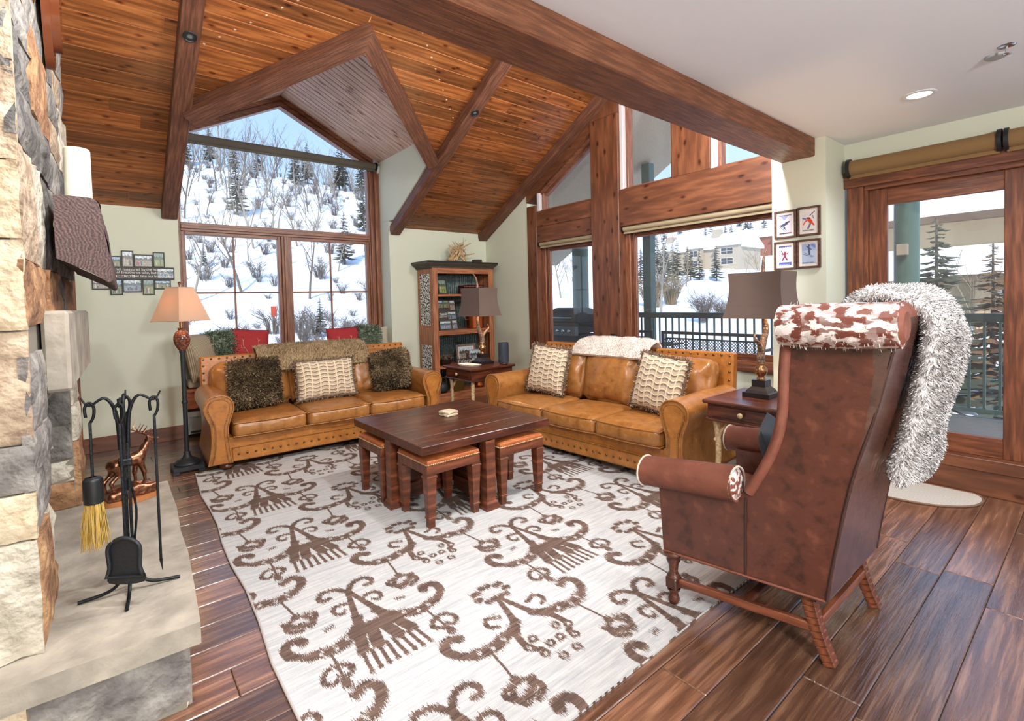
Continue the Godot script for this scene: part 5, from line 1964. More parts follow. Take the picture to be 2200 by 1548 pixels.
func build_furniture() -> void:
	nail_big = dome(0.0115, 10, 0.008)
	nail_small = dome(0.0052, 6, 0.004)
	mat("dark_welt", C8(52, 26, 18), 0.5)
	mat("brown_fringe", C8(112, 88, 70), 0.95)
	mat("fleece", C8(206, 200, 196), 0.95)
	mat("rug_edge", C8(170, 158, 152), 0.95)
	var bi := mat("black_iron", C8(42, 44, 46), 0.5, 0.4)
	bi.heightmap_enabled = true
	bi.heightmap_texture = tex_fine
	bi.heightmap_scale = 0.1
	tri_map(bi, 6.0)
	var ch := mat("cowhide", Color.WHITE, 0.75)
	ch.albedo_texture = hard_noise(101, 0.012, C8(112, 54, 36), C8(226, 216, 208), 0.56)
	ch.uv1_triplanar = true
	ch.uv1_scale = V(4.0, 4.0, 2.2)
	var bh := mat("black_hide", Color.WHITE, 0.75)
	bh.albedo_texture = hard_noise(103, 0.018, C8(26, 22, 20), C8(226, 220, 212), 0.5)
	tri_map(bh, 3.2)
	var co := mat("corrugated", Color.WHITE, 0.4, 0.6)
	co.albedo_texture = noise_tex(104, 0.02, [[0.0, C8(30, 36, 36)], [0.5, C8(66, 76, 74)], [1.0, C8(112, 122, 118)]])
	tri_map(co, 2.0)
	var cn := mat("cornice", Color.WHITE, 0.5, 0.5)
	cn.albedo_texture = noise_tex(105, 0.05, [[0.0, C8(28, 24, 20)], [0.5, C8(70, 62, 52)], [1.0, C8(134, 122, 104)]])
	cn.heightmap_enabled = true
	cn.heightmap_texture = tex_fine
	cn.heightmap_scale = 0.5
	tri_map(cn, 4.0)
	var to := mat("tortoise", Color.WHITE, 0.12)
	to.albedo_texture = noise_tex(106, 0.02, [[0.0, C8(36, 20, 18)], [0.5, C8(92, 52, 44)], [0.8, C8(150, 90, 60)], [1.0, C8(190, 130, 90)]])
	tri_map(to, 4.0)
	leather("glossy_leather", C8(58, 34, 26), C8(80, 48, 38), C8(104, 66, 52), 0.22, 85).metallic_specular = 0.8
	scallop_mat()
	build_rug()
	var s1 := sofa("tan leather sofa under the gabled window, long fur throw on its back", V(1.853, 0, -5.111), -0.045, 200)
	var s2 := sofa("tan leather sofa before the balcony windows, cream throw on its back", V(3.298, 0, -3.234), -(PI / 2 - 0.054), 300)
	coffee_table()
	stool("front leather-topped stool at the near corner of the coffee table", 1.803, -3.06)
	stool("left leather-topped stool tucked under the coffee table's window side", 1.757, -3.655)
	stool("right leather-topped stool under the coffee table, nearest the balcony sofa", 2.39, -3.035)
	wing_chair()
	end_table("dark antler-legged end table in the corner between the two sofas", 3.23, 3.90, -5.32, -4.70)
	end_table("dark antler-legged end table beside the wing chair", 3.47, 4.14, -1.99, -1.40)
	bookcase()
	floor_lamp()
	table_lamp("antler table lamp in the corner between the two sofas", V(3.64, 0.72, -5.03), 0.0, 1.0)
	table_lamp("antler table lamp beside the wing chair, lit under its brown shade", V(3.86, 0.72, -1.72), 0.0, -1.0)
	# pillows and throws on the sofas
	var b1 := s1.transform
	var b2 := s2.transform
	var tan_fur := [C8(60, 44, 28), C8(98, 76, 50), C8(132, 106, 74), C8(166, 138, 102), C8(188, 162, 126)]
	fur_pillow("fur_pillow", "brown shearling pillow at the left end of the window sofa", "shearling sofa pillows", on_sofa(b1, -0.705, 0.735, -0.44, -0.16, 0.06, 0.03), 0.50, 0.50, 0.17, tan_fur, 15000, 0.04, 401, 0.55)
	fur_pillow("fur_pillow", "brown shearling pillow at the right end of the window sofa", "shearling sofa pillows", on_sofa(b1, 0.765, 0.715, -0.44, -0.18, -0.12, 0.1), 0.48, 0.47, 0.17, tan_fur, 14000, 0.04, 402, 0.55)
	scallop_pillow("wide scallop-patterned lumbar pillow in the middle of the window sofa", on_sofa(b1, 0.0, 0.695, -0.43, -0.22, 0.02, 0.01), 0.63, 0.42, 501)
	scallop_pillow("square scallop-patterned pillow at the corner end of the balcony sofa", on_sofa(b2, -0.665, 0.745, -0.45, -0.22, 0.1, -0.08), 0.50, 0.50, 502)
	scallop_pillow("square scallop-patterned pillow at the wing-chair end of the balcony sofa", on_sofa(b2, 0.70, 0.735, -0.43, -0.28, -0.12, -0.1), 0.52, 0.50, 503)
	drape("fur_throw", "long brown fur throw laid along the back of the window sofa", b1, -0.63, 0.58, [V(0, 0.62, -0.985), V(0, 0.9, -0.99), V(0, 1.035, -0.95), V(0, 1.04, -0.86), V(0, 0.985, -0.735), V(0, 0.90, -0.64), V(0, 0.81, -0.59)], 0.022, tan_fur.slice(1) + [C8(206, 182, 150)], 16000, 0.032, 601)
	drape("cream_throw", "cream fleece throw folded over the back of the balcony sofa", b2, -0.52, 0.40, [V(0, 0.72, -0.995), V(0, 0.95, -0.99), V(0, 1.04, -0.945), V(0, 1.045, -0.85), V(0, 0.985, -0.73), V(0, 0.90, -0.645)], 0.03, [C8(206, 188, 176), C8(226, 210, 198), C8(238, 226, 216)], 14000, 0.013, 602)
	window_seat()

func drape(called: String, label: String, base: Transform3D, x0: float, x1: float, pts: Array, th: float, cols: Array, cnt: int, ln: float, sd: int) -> void:
	var t := thing(called, label, "throw blanket")
	t.transform = base
	var path := curve(pts, 5)
	var nz := FastNoiseLite.new()
	nz.seed = sd
	nz.frequency = 1.0
	var top := []
	var bot := []
	for i in path.size():
		var r1 := PackedVector3Array()
		var r2 := PackedVector3Array()
		var d: Vector3 = (path[mini(i + 1, path.size() - 1)] - path[maxi(i - 1, 0)]).normalized()
		var nn := V(0, d.z, -d.y)
		for k in 25:
			var x := lerpf(x0, x1, k / 24.0)
			var e := 1.0 - pow(absf(k / 12.0 - 1.0), 6.0)
			var w := nz.get_noise_2d(x * 6.0, i * 0.25) * 0.018
			var p: Vector3 = path[i] + V(x + nz.get_noise_2d(i * 0.3, 5.0) * 0.02, 0, 0) + nn * w
			r1.append(p + nn * th * (0.3 + 0.7 * e))
			r2.append(p - nn * 0.004)
		top.append(r1)
		bot.append(r2)
	var mb := MB.new()
	mb.grid(top)
	var sk := MB.new()
	sk.grid(top)
	sk.grid(bot, false, false, Vector2.ONE, true)
	for i in path.size() - 1:
		sk.quad(bot[i][0], top[i][0], top[i + 1][0], bot[i + 1][0])
		sk.quad(bot[i + 1][24], top[i + 1][24], top[i][24], bot[i][24])
	for k in 24:
		sk.quad(bot[0][k], bot[0][k + 1], top[0][k + 1], top[0][k])
		var e := path.size() - 1
		sk.quad(bot[e][k + 1], bot[e][k], top[e][k], top[e][k + 1])
	part(sk, "backing", mat(called + "_skin", cols[cols.size() / 2], 0.95), t)
	fur("pile", mb, cnt, ln, 0.0022, cols, V(0, -0.45, 0.25), sd, t, 0.5)

func window_seat() -> void:
	var t := thing("window_seat", "wooden window seat bench below the gabled window", "bench", V(2.005, 0, -6.86))
	bit("seat_board", "bench_wood", t, -1.30, 1.30, 0.53, 0.57, -0.24, 0.10)
	bit("front_apron", "bench_wood", t, -1.30, 1.30, 0.34, 0.53, 0.05, 0.085)
	var h := thing("baseboard_heater", "grey metal baseboard heater below the window seat", "heater", V(2.005, 0, -6.83))
	bit("housing", "heater_grey", h, -1.30, 1.30, 0.05, 0.30, 0.0, 0.06)
	bit("damper", "heater_grey", h, -1.30, 1.30, 0.245, 0.30, 0.06, 0.075)
	bit("fin_slot", "black_plastic", h, -1.28, 1.28, 0.06, 0.085, 0.06, 0.062, 0.0)
	bit("end_cap", "heater_grey", h, -1.315, -1.29, 0.05, 0.31, 0.0, 0.08)
	var cs := MB.new()
	cs.soft(V(2.005, 0.62, -6.93), V(1.28, 0.045, 0.16), 0.03, 10, V(0, 0.01, 0), 0.004, 9)
	var cu := thing("bench_cushion", "tan cushion lying on the window seat", "cushion")
	part(cs, "cover", M.cream_cloth, cu)
	var green := [C8(96, 110, 84), C8(132, 146, 116), C8(168, 178, 150), C8(200, 206, 184)]
	# the ribbed bolster, then pairs of fur and red pillows
	var bl := thing("ribbed_pillow", "tall beige ribbed pillow at the left end of the window seat", "pillow")
	bl.transform = Transform3D(Basis(V(0, 1, 0), 0.75) * Basis(V(1, 0, 0), -0.2), V(0.90, 0.93, -6.84))
	var bm := MB.new()
	bm.pillow(0.50, 0.56, 0.2, 14, 0.03, 9)
	part(bm, "cover", ribbed_mat(), bl)
	var pp := MB.new()
	pp.tube([V(0.24, -0.26, 0), V(0.235, 0, 0), V(0.24, 0.26, 0), V(0, 0.265, 0), V(-0.24, 0.26, 0), V(-0.235, 0, 0), V(-0.24, -0.26, 0)], [0.006], 6)
	part(pp, "piping", M.cream_cloth, bl)
	fur_pillow("shaggy_pillow", "shaggy green-grey pillow at the left of the window seat", "shaggy window-seat pillows", Transform3D(Basis(V(0, 1, 0), 0.2) * Basis(V(1, 0, 0), -0.2), V(1.12, 0.99, -6.93)), 0.46, 0.48, 0.16, green, 7000, 0.055, 411, 0.4)
	fur_pillow("shaggy_pillow", "shaggy green-grey pillow at the right of the window seat", "shaggy window-seat pillows", Transform3D(Basis(V(0, 1, 0), -0.2) * Basis(V(1, 0, 0), -0.2), V(2.93, 0.98, -6.93)), 0.44, 0.44, 0.16, green, 6000, 0.055, 412, 0.4)
	red_pillow("red antler-embroidered pillow at the left of the window seat, tilted", V(1.40, 1.01, -6.90), 0.02, -0.10, 0.43, 0.42)
	red_pillow("red antler-embroidered pillow at the right of the window seat", V(2.60, 0.97, -6.90), -0.05, 0.02, 0.45, 0.42)
	var bg := thing("beige_pillow", "plain beige pillow at the right end of the window seat", "pillow")
	bg.transform = Transform3D(Basis(V(0, 1, 0), -0.25) * Basis(V(1, 0, 0), -0.2) * Basis(V(0, 0, 1), 0.05), V(3.09, 0.95, -6.98))
	var gm := MB.new()
	gm.pillow(0.42, 0.42, 0.15, 14, 0.07, 15)
	part(gm, "cover", M.cream_cloth, bg)

func ribbed_mat() -> StandardMaterial3D:
	var im := Image.create(64, 64, false, Image.FORMAT_RGB8)
	for y in 64:
		for x in 64:
			var g := 0.78 + 0.2 * sin(x * TAU / 8.0) + 0.06 * sin(y * TAU / 4.0)
			im.set_pixel(x, y, C8(196, 172, 142) * g)
	var m := mat("ribbed_cloth", Color.WHITE, 0.95)
	m.albedo_texture = ImageTexture.create_from_image(im)
	m.uv1_scale = Vector3(5, 5, 1)
	return m

func red_pillow(label: String, at: Vector3, yaw: float, roll: float, w: float, h: float) -> void:
	var t := thing("red_pillow", label, "pillow", Vector3.ZERO, 0, "red window-seat pillows")
	t.transform = Transform3D(Basis(V(0, 1, 0), yaw) * Basis(V(1, 0, 0), -0.2) * Basis(V(0, 0, 1), roll), at)
	var mb := MB.new()
	mb.pillow(w, h, 0.14, 14, 0.03, 21)
	part(mb, "cover", M.red_cloth, t)
	var pp := MB.new()
	var k := 0.97
	pp.tube([V(-w / 2, -h / 2, 0), V(-w / 2 * k, 0, 0), V(-w / 2, h / 2, 0), V(0, h / 2 * k, 0), V(w / 2, h / 2, 0), V(w / 2 * k, 0, 0), V(w / 2, -h / 2, 0), V(0, -h / 2 * k, 0), V(-w / 2, -h / 2, 0)], [0.006], 6)
	part(pp, "piping", M.red_piping, t)
	var em := MB.new()
	for sg in [-1.0, 1.0]:
		var f := 0.42
		em.tube(curve([V(sg * 0.012, -0.13, 0.068), V(sg * 0.05, -0.06, 0.073), V(sg * 0.085, 0.0, 0.070), V(sg * 0.085, 0.06, 0.066), V(sg * 0.055, 0.125, 0.054)], 5), taper(21, 0.007, 0.004), 6, true, f)
		em.tube([V(sg * 0.068, -0.035, 0.072), V(sg * 0.105, -0.03, 0.067), V(sg * 0.11, 0.005, 0.066)], [0.006, 0.005, 0.003], 6, true, f)
		em.tube([V(sg * 0.088, 0.055, 0.067), V(sg * 0.108, 0.10, 0.056)], [0.005, 0.003], 6, true, f)
	part(em, "antler_embroidery", M.cream_embroidery, t)

# ---------------------------------------------------------------- small things
func photo_mat(sd: int, kind: int) -> StandardMaterial3D:
	# flat print: sky, hills and grass with a few figures, or a pale print
	var w := 48
	var h := 36
	var im := Image.create(w, h, false, Image.FORMAT_RGB8)
	var r := RandomNumberGenerator.new()
	r.seed = sd
	var nz := FastNoiseLite.new()
	nz.seed = sd
	nz.frequency = 0.12
	var skyc: Color = [C8(150, 180, 206), C8(200, 206, 212), C8(120, 140, 130), C8(190, 200, 200)][kind % 4]
	var gr: Color = [C8(110, 120, 84), C8(150, 138, 122), C8(128, 138, 80), C8(118, 132, 142)][kind % 4]
	var tr: Color = [C8(60, 70, 58), C8(86, 78, 70), C8(74, 84, 60), C8(70, 84, 92)][kind % 4]
	for y in h:
		for x in w:
			var n := nz.get_noise_2d(x, y)
			var c := skyc if y < 9 + n * 5 else (tr if y < 17 + n * 6 else gr)
			im.set_pixel(x, y, c * (1.0 + n * 0.35))
	for k in r.randi_range(2, 6):
		var x := r.randi_range(4, w - 8)
		var hh := r.randi_range(8, 17)
		var c := [C8(36, 34, 40), C8(150, 60, 50), C8(60, 76, 110), C8(190, 180, 170)][r.randi_range(0, 3)] as Color
		im.fill_rect(Rect2i(x, h - hh - 3, 4, hh), c)
		im.fill_rect(Rect2i(x + 1, h - hh - 6, 2, 3), C8(196, 150, 124))
	var m := mat("photo_%d" % sd, Color.WHITE, 0.35)
	m.albedo_texture = ImageTexture.create_from_image(im)
	return m

# a framed flat picture in its own x,y, facing +z, centred
func framed(t: Node3D, at: Transform3D, w: float, h: float, fw: float, fm: Material, pic: Material, mount := 0.0, dp := 0.018, called := "frame") -> void:
	var mb := MB.new()
	for e in [[V(0, h / 2 - fw / 2, 0), V(w, fw, dp)], [V(0, -h / 2 + fw / 2, 0), V(w, fw, dp)], [V(-w / 2 + fw / 2, 0, 0), V(fw, h - 2 * fw, dp)], [V(w / 2 - fw / 2, 0, 0), V(fw, h - 2 * fw, dp)]]: mb.box(e[0], e[1], 0.002, 0, Vector2.ZERO, at)
	var f := part(mb, called, fm, t)
	if mount > 0:
		var mo := MB.new()
		mo.box(V(0, 0, -dp * 0.25), V(w - 2 * fw, h - 2 * fw, dp * 0.3), 0.0, 0, Vector2.ZERO, at)
		part(mo, "mount", M.mount_card, f)
	var pm := MB.new()
	var pw := w / 2 - fw - mount
	var ph := h / 2 - fw - mount
	var z := -dp * 0.05
	pm.quad(at * V(-pw, -ph, z), at * V(pw, -ph, z), at * V(pw, ph, z), at * V(-pw, ph, z), Vector2(0, 1), Vector2(1, 1), Vector2(1, 0), Vector2(0, 0))
	part(pm, "picture", pic, f)

func words(t: Node3D, s: String, at: Transform3D, size: float, mt: Material, serif := false, label := "") -> void:
	var tm := TextMesh.new()
	var f := SystemFont.new()
	f.font_names = PackedStringArray(["Droid Serif" if serif else "Droid Sans"])
	if serif: f.font_italic = true
	tm.font = f
	tm.text = s
	tm.font_size = 32
	tm.pixel_size = size / 32.0
	tm.depth = 0.0008
	tm.horizontal_alignment = HORIZONTAL_ALIGNMENT_LEFT
	var o := part_mesh(tm, "lettering", mt, t, label)
	o.transform = at

func poster_mat(k: int) -> StandardMaterial3D:
	var im := Image.create(64, 88, false, Image.FORMAT_RGB8)
	var bg: Color = [C8(196, 182, 186), C8(216, 204, 200), C8(224, 216, 210), C8(150, 166, 196)][k]
	im.fill(bg)
	var ln := [[], [], [], []]
	if k == 0:
		for y in 40:
			for x in 64:
				if x + y < 52: im.set_pixel(x, y, C8(132, 128, 168) if x > y else C8(206, 190, 170))
		ln[0] = [[12, 50, 40, 40, 9, C8(52, 52, 84)], [34, 38, 52, 33, 6, C8(40, 42, 70)], [24, 52, 30, 62, 4, C8(52, 52, 84)], [4, 44, 36, 72, 2, C8(70, 60, 70)], [0, 50, 30, 76, 2, C8(70, 60, 70)]]
		im.fill_rect(Rect2i(0, 0, 64, 4), C8(86, 66, 80))
		im.fill_rect(Rect2i(0, 84, 64, 4), C8(96, 60, 60))
	elif k == 1:
		ln[0] = [[30, 34, 44, 50, 12, C8(206, 62, 34)], [30, 36, 14, 46, 5, C8(214, 80, 46)], [14, 46, 6, 58, 4, C8(214, 80, 46)], [46, 52, 56, 62, 6, C8(200, 60, 36)], [40, 56, 28, 76, 7, C8(106, 108, 112)], [24, 30, 34, 32, 6, C8(90, 50, 40)], [38, 20, 60, 4, 3, C8(84, 64, 62)], [2, 30, 18, 34, 5, C8(90, 100, 150)], [52, 22, 54, 34, 3, C8(90, 84, 110)]]
	elif k == 2:
		im.fill_rect(Rect2i(0, 0, 64, 5), C8(72, 72, 140))
		for x in range(0, 64, 9): im.fill_rect(Rect2i(x, 4, 5, 4), C8(72, 72, 140))
		ln[0] = [[30, 34, 32, 50, 9, C8(132, 36, 60)], [26, 52, 18, 66, 5, C8(120, 34, 60)], [34, 52, 42, 64, 5, C8(120, 34, 60)], [30, 28, 33, 30, 6, C8(176, 40, 50)], [12, 22, 24, 38, 3, C8(80, 60, 80)], [36, 40, 54, 16, 1, C8(190, 130, 130)], [22, 40, 14, 34, 3, C8(132, 36, 60)], [38, 38, 46, 34, 3, C8(132, 36, 60)]]
		im.fill_rect(Rect2i(0, 74, 64, 14), C8(84, 92, 158))
	else:
		im.fill_rect(Rect2i(0, 30, 64, 58), C8(172, 184, 208))
		ln[0] = [[32, 14, 36, 46, 7, C8(74, 80, 108)], [34, 6, 35, 10, 5, C8(70, 70, 96)], [30, 16, 22, 10, 4, C8(74, 80, 108)], [38, 20, 44, 28, 3, C8(74, 80, 108)], [12, 40, 54, 58, 2, C8(80, 84, 110)], [8, 46, 48, 60, 2, C8(80, 84, 110)], [48, 6, 64, 16, 9, C8(104, 124, 176)]]
	for e in ln[0]:
		var steps := 40
		for s in steps + 1:
			var p := Vector2(e[0], e[1]).lerp(Vector2(e[2], e[3]), float(s) / steps)
			var b: int = e[4]
			im.fill_rect(Rect2i(int(p.x - b / 2.0), int(p.y - b / 2.0), b, b), e[5])
	var m := mat("poster_%d" % k, Color.WHITE, 0.5)
	m.albedo_texture = ImageTexture.create_from_image(im)
	return m

# one continuous skin round a set of tapered bones [a, b, ra, rb]
func skin(bones: Array, cell: float, k: float) -> MB:
	var lo := Vector3.INF
	var hi := -Vector3.INF
	for b in bones:
		for q in 2:
			var r: float = b[2 + q]
			lo = lo.min(b[q] - Vector3.ONE * (r + cell * 2))
			hi = hi.max(b[q] + Vector3.ONE * (r + cell * 2))
	var nx := int((hi.x - lo.x) / cell) + 2
	var ny := int((hi.y - lo.y) / cell) + 2
	var nzz := int((hi.z - lo.z) / cell) + 2
	var f := PackedFloat32Array()
	f.resize(nx * ny * nzz)
	f.fill(1.0)
	for z in nzz:
		for y in ny:
			for x in nx:
				var p := lo + V(x, y, z) * cell
				var d := 1.0
				for b in bones:
					var ab: Vector3 = b[1] - b[0]
					var t := clampf((p - b[0]).dot(ab) / maxf(ab.length_squared(), 1e-9), 0, 1)
					var e: float = p.distance_to(b[0] + ab * t) - lerpf(b[2], b[3], t)
					var h := clampf(0.5 + 0.5 * (d - e) / k, 0, 1)
					d = lerpf(d, e, h) - k * h * (1 - h)
				f[(z * ny + y) * nx + x] = d
	var mb := MB.new()
	var id := {}
	var cs := [0, 1, nx, nx + 1, nx * ny, nx * ny + 1, nx * ny + nx, nx * ny + nx + 1]
	for z in nzz - 1:
		for y in ny - 1:
			for x in nx - 1:
				var i0 := (z * ny + y) * nx + x
				var c := Vector3.ZERO
				var cnt := 0
				for e in [[0, 1], [2, 3], [4, 5], [6, 7], [0, 2], [1, 3], [4, 6], [5, 7], [0, 4], [1, 5], [2, 6], [3, 7]]:
					var a: float = f[i0 + cs[e[0]]]
					var b: float = f[i0 + cs[e[1]]]
					if (a < 0) != (b < 0):
						var t := a / (a - b)
						var pa := V(e[0] & 1, (e[0] >> 1) & 1, e[0] >> 2)
						var pb := V(e[1] & 1, (e[1] >> 1) & 1, e[1] >> 2)
						c += pa.lerp(pb, t)
						cnt += 1
				if cnt > 0:
					var g := V(f[i0 + 1] - f[i0], f[i0 + nx] - f[i0], f[i0 + nx * ny] - f[i0]).normalized()
					id[i0] = mb.vert(lo + (V(x, y, z) + c / cnt) * cell, g, Vector2.ZERO)
	for z in range(1, nzz - 1):
		for y in range(1, ny - 1):
			for x in range(1, nx - 1):
				var i0 := (z * ny + y) * nx + x
				var st := [1, nx, nx * ny]
				for ax in 3:
					var a := f[i0] < 0
					var b: bool = f[i0 + st[ax]] < 0
					if a != b:
						var u: int = st[(ax + 1) % 3]
						var w: int = st[(ax + 2) % 3]
						var q := [id.get(i0 - u - w), id.get(i0 - w), id.get(i0), id.get(i0 - u)]
						if q.has(null): continue
						if a:
							mb.t3(q[0], q[1], q[2]); mb.t3(q[0], q[2], q[3])
						else:
							mb.t3(q[0], q[2], q[1]); mb.t3(q[0], q[3], q[2])
	return mb

func deer() -> void:
	var t := thing("deer_statue", "bronze deer statue on a rocky base with a wooden plinth, on the hearth", "statue", V(0.085, 0.331, -3.86), 0.25)
	var pl := MB.new()
	var oval := PackedVector2Array()
	for k in 28: oval.append(Vector2(cos(TAU * k / 28) * 0.15, sin(TAU * k / 28) * 0.10))
	pl.prism(oval, 0.03, Transform3D(Basis(V(1, 0, 0), V(0, 0, -1), V(0, 1, 0)), Vector3.ZERO), true)
	part(pl, "plinth", M.base_wood, t)
	var rk := MB.new()
	rk.soft(V(0.0, 0.055, 0.0), V(0.12, 0.03, 0.075), 0.02, 14, V(0, 0.02, 0), 0.03, 4)
	part(rk, "rock_base", M.deer_bronze, t)
	var bones := [[V(-0.075, 0.235, 0), V(0.045, 0.25, 0), 0.034, 0.042], [V(0.045, 0.25, 0), V(0.085, 0.31, 0.005), 0.034, 0.024], [V(0.085, 0.31, 0.005), V(0.105, 0.355, 0.01), 0.024, 0.02], [V(0.105, 0.358, 0.01), V(0.155, 0.348, 0.015), 0.02, 0.0095], [V(0.098, 0.37, 0.024), V(0.088, 0.388, 0.036), 0.007, 0.003], [V(0.098, 0.37, -0.004), V(0.088, 0.388, -0.016), 0.007, 0.003], [V(-0.1, 0.245, 0), V(-0.112, 0.225, 0), 0.012, 0.006]]
	for e in [[0.05, 0.022, 0.02], [0.045, -0.022, -0.012]]:   # fore legs
		bones.append([V(e[0], 0.23, e[1]), V(e[0] + e[2], 0.16, e[1]), 0.022, 0.012])
		bones.append([V(e[0] + e[2], 0.16, e[1]), V(e[0] + e[2] + 0.004, 0.08, e[1]), 0.011, 0.009])
	for e in [[-0.072, 0.022, 0.0], [-0.078, -0.022, -0.02]]:   # hind legs: stifle forward, hock back
		bones.append([V(e[0], 0.23, e[1]), V(e[0] + 0.022 + e[2], 0.185, e[1]), 0.032, 0.02])
		bones.append([V(e[0] + 0.022 + e[2], 0.185, e[1]), V(e[0] - 0.026 + e[2], 0.13, e[1]), 0.017, 0.01])
		bones.append([V(e[0] - 0.026 + e[2], 0.13, e[1]), V(e[0] - 0.016 + e[2], 0.072, e[1]), 0.01, 0.009])
	part(skin(bones, 0.0075, 0.014), "deer_body", M.deer_bronze, t)
	var an := MB.new()
	for sg in [-1.0, 1.0]:
		an.tube(curve([V(0.1, 0.375, 0.01 + sg * 0.008), V(0.07, 0.40, 0.01 + sg * 0.03), V(0.035, 0.42, 0.01 + sg * 0.06), V(0.02, 0.455, 0.01 + sg * 0.07)], 4), taper(13, 0.006, 0.002), 6)
		for q in [[0.085, 0.392, 0.02, 0.112, 0.425, 0.03], [0.06, 0.407, 0.042, 0.085, 0.45, 0.055], [0.04, 0.418, 0.056, 0.06, 0.465, 0.075]]: an.tube([V(q[0], q[1], 0.01 + sg * q[2]), V(q[3], q[4], 0.01 + sg * q[5])], [0.0045, 0.0015], 5)
	part(an, "antlers", M.deer_bronze, t)

func fire_tools() -> void:
	var c := V(0.045, 0.33, -2.60)
	var s := thing("fire_tool_stand", "black wrought iron fire tool stand on the hearth", "stand", c)
	var p := MB.new()
	for k in 3:
		var a := TAU * k / 3.0 + 0.4
		p.bar(V(cos(a) * 0.012, 0.05, sin(a) * 0.012), V(cos(a) * 0.012, 0.62, sin(a) * 0.012), 0.011, 0.011, 0.002, V(0, 0, 1))
	part(p, "pole", M.iron, s)
	var bd := MB.new()
	bd.box(V(0, 0.545, 0), V(0.045, 0.028, 0.045), 0.004)
	part(bd, "band", M.iron, s)
	for k in 4:
		var a := TAU * k / 4.0 + 0.12
		var d := V(cos(a), 0, sin(a))
		var l := MB.new()
		l.tube(curve([V(0, 0.20, 0) + d * 0.008, V(0, 0.07, 0) + d * 0.03, V(0, 0.022, 0) + d * 0.07, V(0, 0.008, 0) + d * 0.17], 5), taper(16, 0.006, 0.007), 8)
		part(l, "foot", M.iron, s)
	# four ram's-horn hooks
	for k in 4:
		var a := TAU * k / 4.0 + 0.12
		var d := V(cos(a), 0, sin(a))
		var hk := MB.new()
		hk.tube(curve([V(0, 0.6, 0) + d * 0.012, V(0, 0.75, 0) + d * 0.022, V(0, 0.815, 0) + d * 0.055, V(0, 0.79, 0) + d * 0.105, V(0, 0.825, 0) + d * 0.13], 5), taper(21, 0.0085, 0.003), 8)
		part(hk, "hook", M.iron, s)
	var tops := []
	for k in 4:
		var a := TAU * k / 4.0 + 0.12
		tops.append(c + V(cos(a), 0, sin(a)) * 0.105 + V(0, 0.795, 0))
	var names := [["fire_poker", "black iron poker hanging at the right of the fire tool stand", "poker"], ["fire_shovel", "black iron ash shovel hanging from the fire tool stand", "shovel"], ["hearth_brush", "hearth broom with yellow bristles hanging from the fire tool stand", "brush"], ["fire_tongs", "black iron tongs hanging at the back of the fire tool stand", "tongs"]]
	for k in 4:
		var t := thing(names[k][0], names[k][1], names[k][2], tops[k])
		var lp := MB.new()
		lp.tube(curve([V(-0.012, -0.05, 0), V(-0.014, -0.012, 0), V(0, 0.008, 0), V(0.014, -0.012, 0), V(0.012, -0.05, 0), V(0, -0.075, 0)], 4), [0.0055], 7)
		part(lp, "loop_handle", M.iron, t)
		var bot: float = [-0.69, -0.56, -0.30, -0.64][k]
		var rd := MB.new()
		rd.bar(V(0, -0.07, 0), V(0, bot, 0), 0.010, 0.010, 0.002, V(0, 0, 1))
		part(rd, "shaft", M.iron, t)
		if k == 0:
			var tp := MB.new()
			tp.tube([V(0, bot, 0), V(0.004, bot - 0.05, 0)], [0.007, 0.001], 6)
			part(tp, "point", M.iron, t)
		elif k == 1:
			var sh := MB.new()
			var pts := curve2([Vector2(-0.045, 0.0), Vector2(-0.06, -0.03), Vector2(-0.056, -0.10), Vector2(-0.066, -0.165), Vector2(0.066, -0.165), Vector2(0.056, -0.10), Vector2(0.06, -0.03), Vector2(0.045, 0.0), Vector2(0.0, 0.018)], 4, true)
			sh.prism(pts, 0.004, Transform3D(Basis(V(0, 1, 0), -0.6), V(0, bot + 0.02, 0.004)))
			part(sh, "blade", M.black_iron, t)
			var rm := MB.new()
			var rp := []
			for q in pts: if q.y > -0.15: rp.append(Basis(V(0, 1, 0), -0.6) * V(q.x, q.y, 0.012) + V(0, bot + 0.02, 0.004))
			rm.tube(rp.slice(0), [0.008], 5)
			part(rm, "rim", M.black_iron, t)
		elif k == 2:
			var fe := MB.new()
			fe.lathe([Vector2(0.0, bot + 0.01), Vector2(0.026, bot + 0.006), Vector2(0.033, bot - 0.006), Vector2(0.033, bot - 0.095), Vector2(0.028, bot - 0.1)], 18)
			part(fe, "ferrule", M.black_plastic, t)
			var sd := MB.new()
			sd.lathe([Vector2(0.0, bot - 0.098), Vector2(0.028, bot - 0.097)], 16)
			var br := MB.new()
			var r := RandomNumberGenerator.new()
			r.seed = 5
			for q in 260:
				var a := r.randf() * TAU
				var rr := sqrt(r.randf()) * 0.03
				var st := V(cos(a) * rr, bot - 0.09, sin(a) * rr)
				br.tube([st, st + V(cos(a) * rr * 0.45 + r.randf_range(-0.008, 0.008), -r.randf_range(0.13, 0.20), sin(a) * rr * 0.45 + r.randf_range(-0.008, 0.008))], [0.0016, 0.001], 3, false)
			part(br, "bristles", M.straw, t, "yellow straw bristles", "stuff")
		else:
			var tg := MB.new()
			tg.tube(curve([V(0, bot + 0.3, 0.0), V(0.02, bot + 0.15, 0), V(0.008, bot, 0), V(0.018, bot - 0.03, 0)], 4), [0.005], 6)
			tg.tube(curve([V(0, bot + 0.3, 0.0), V(-0.02, bot + 0.15, 0), V(-0.008, bot, 0), V(-0.018, bot - 0.03, 0)], 4), [0.005], 6)
			part(tg, "tong_arms", M.iron, t)

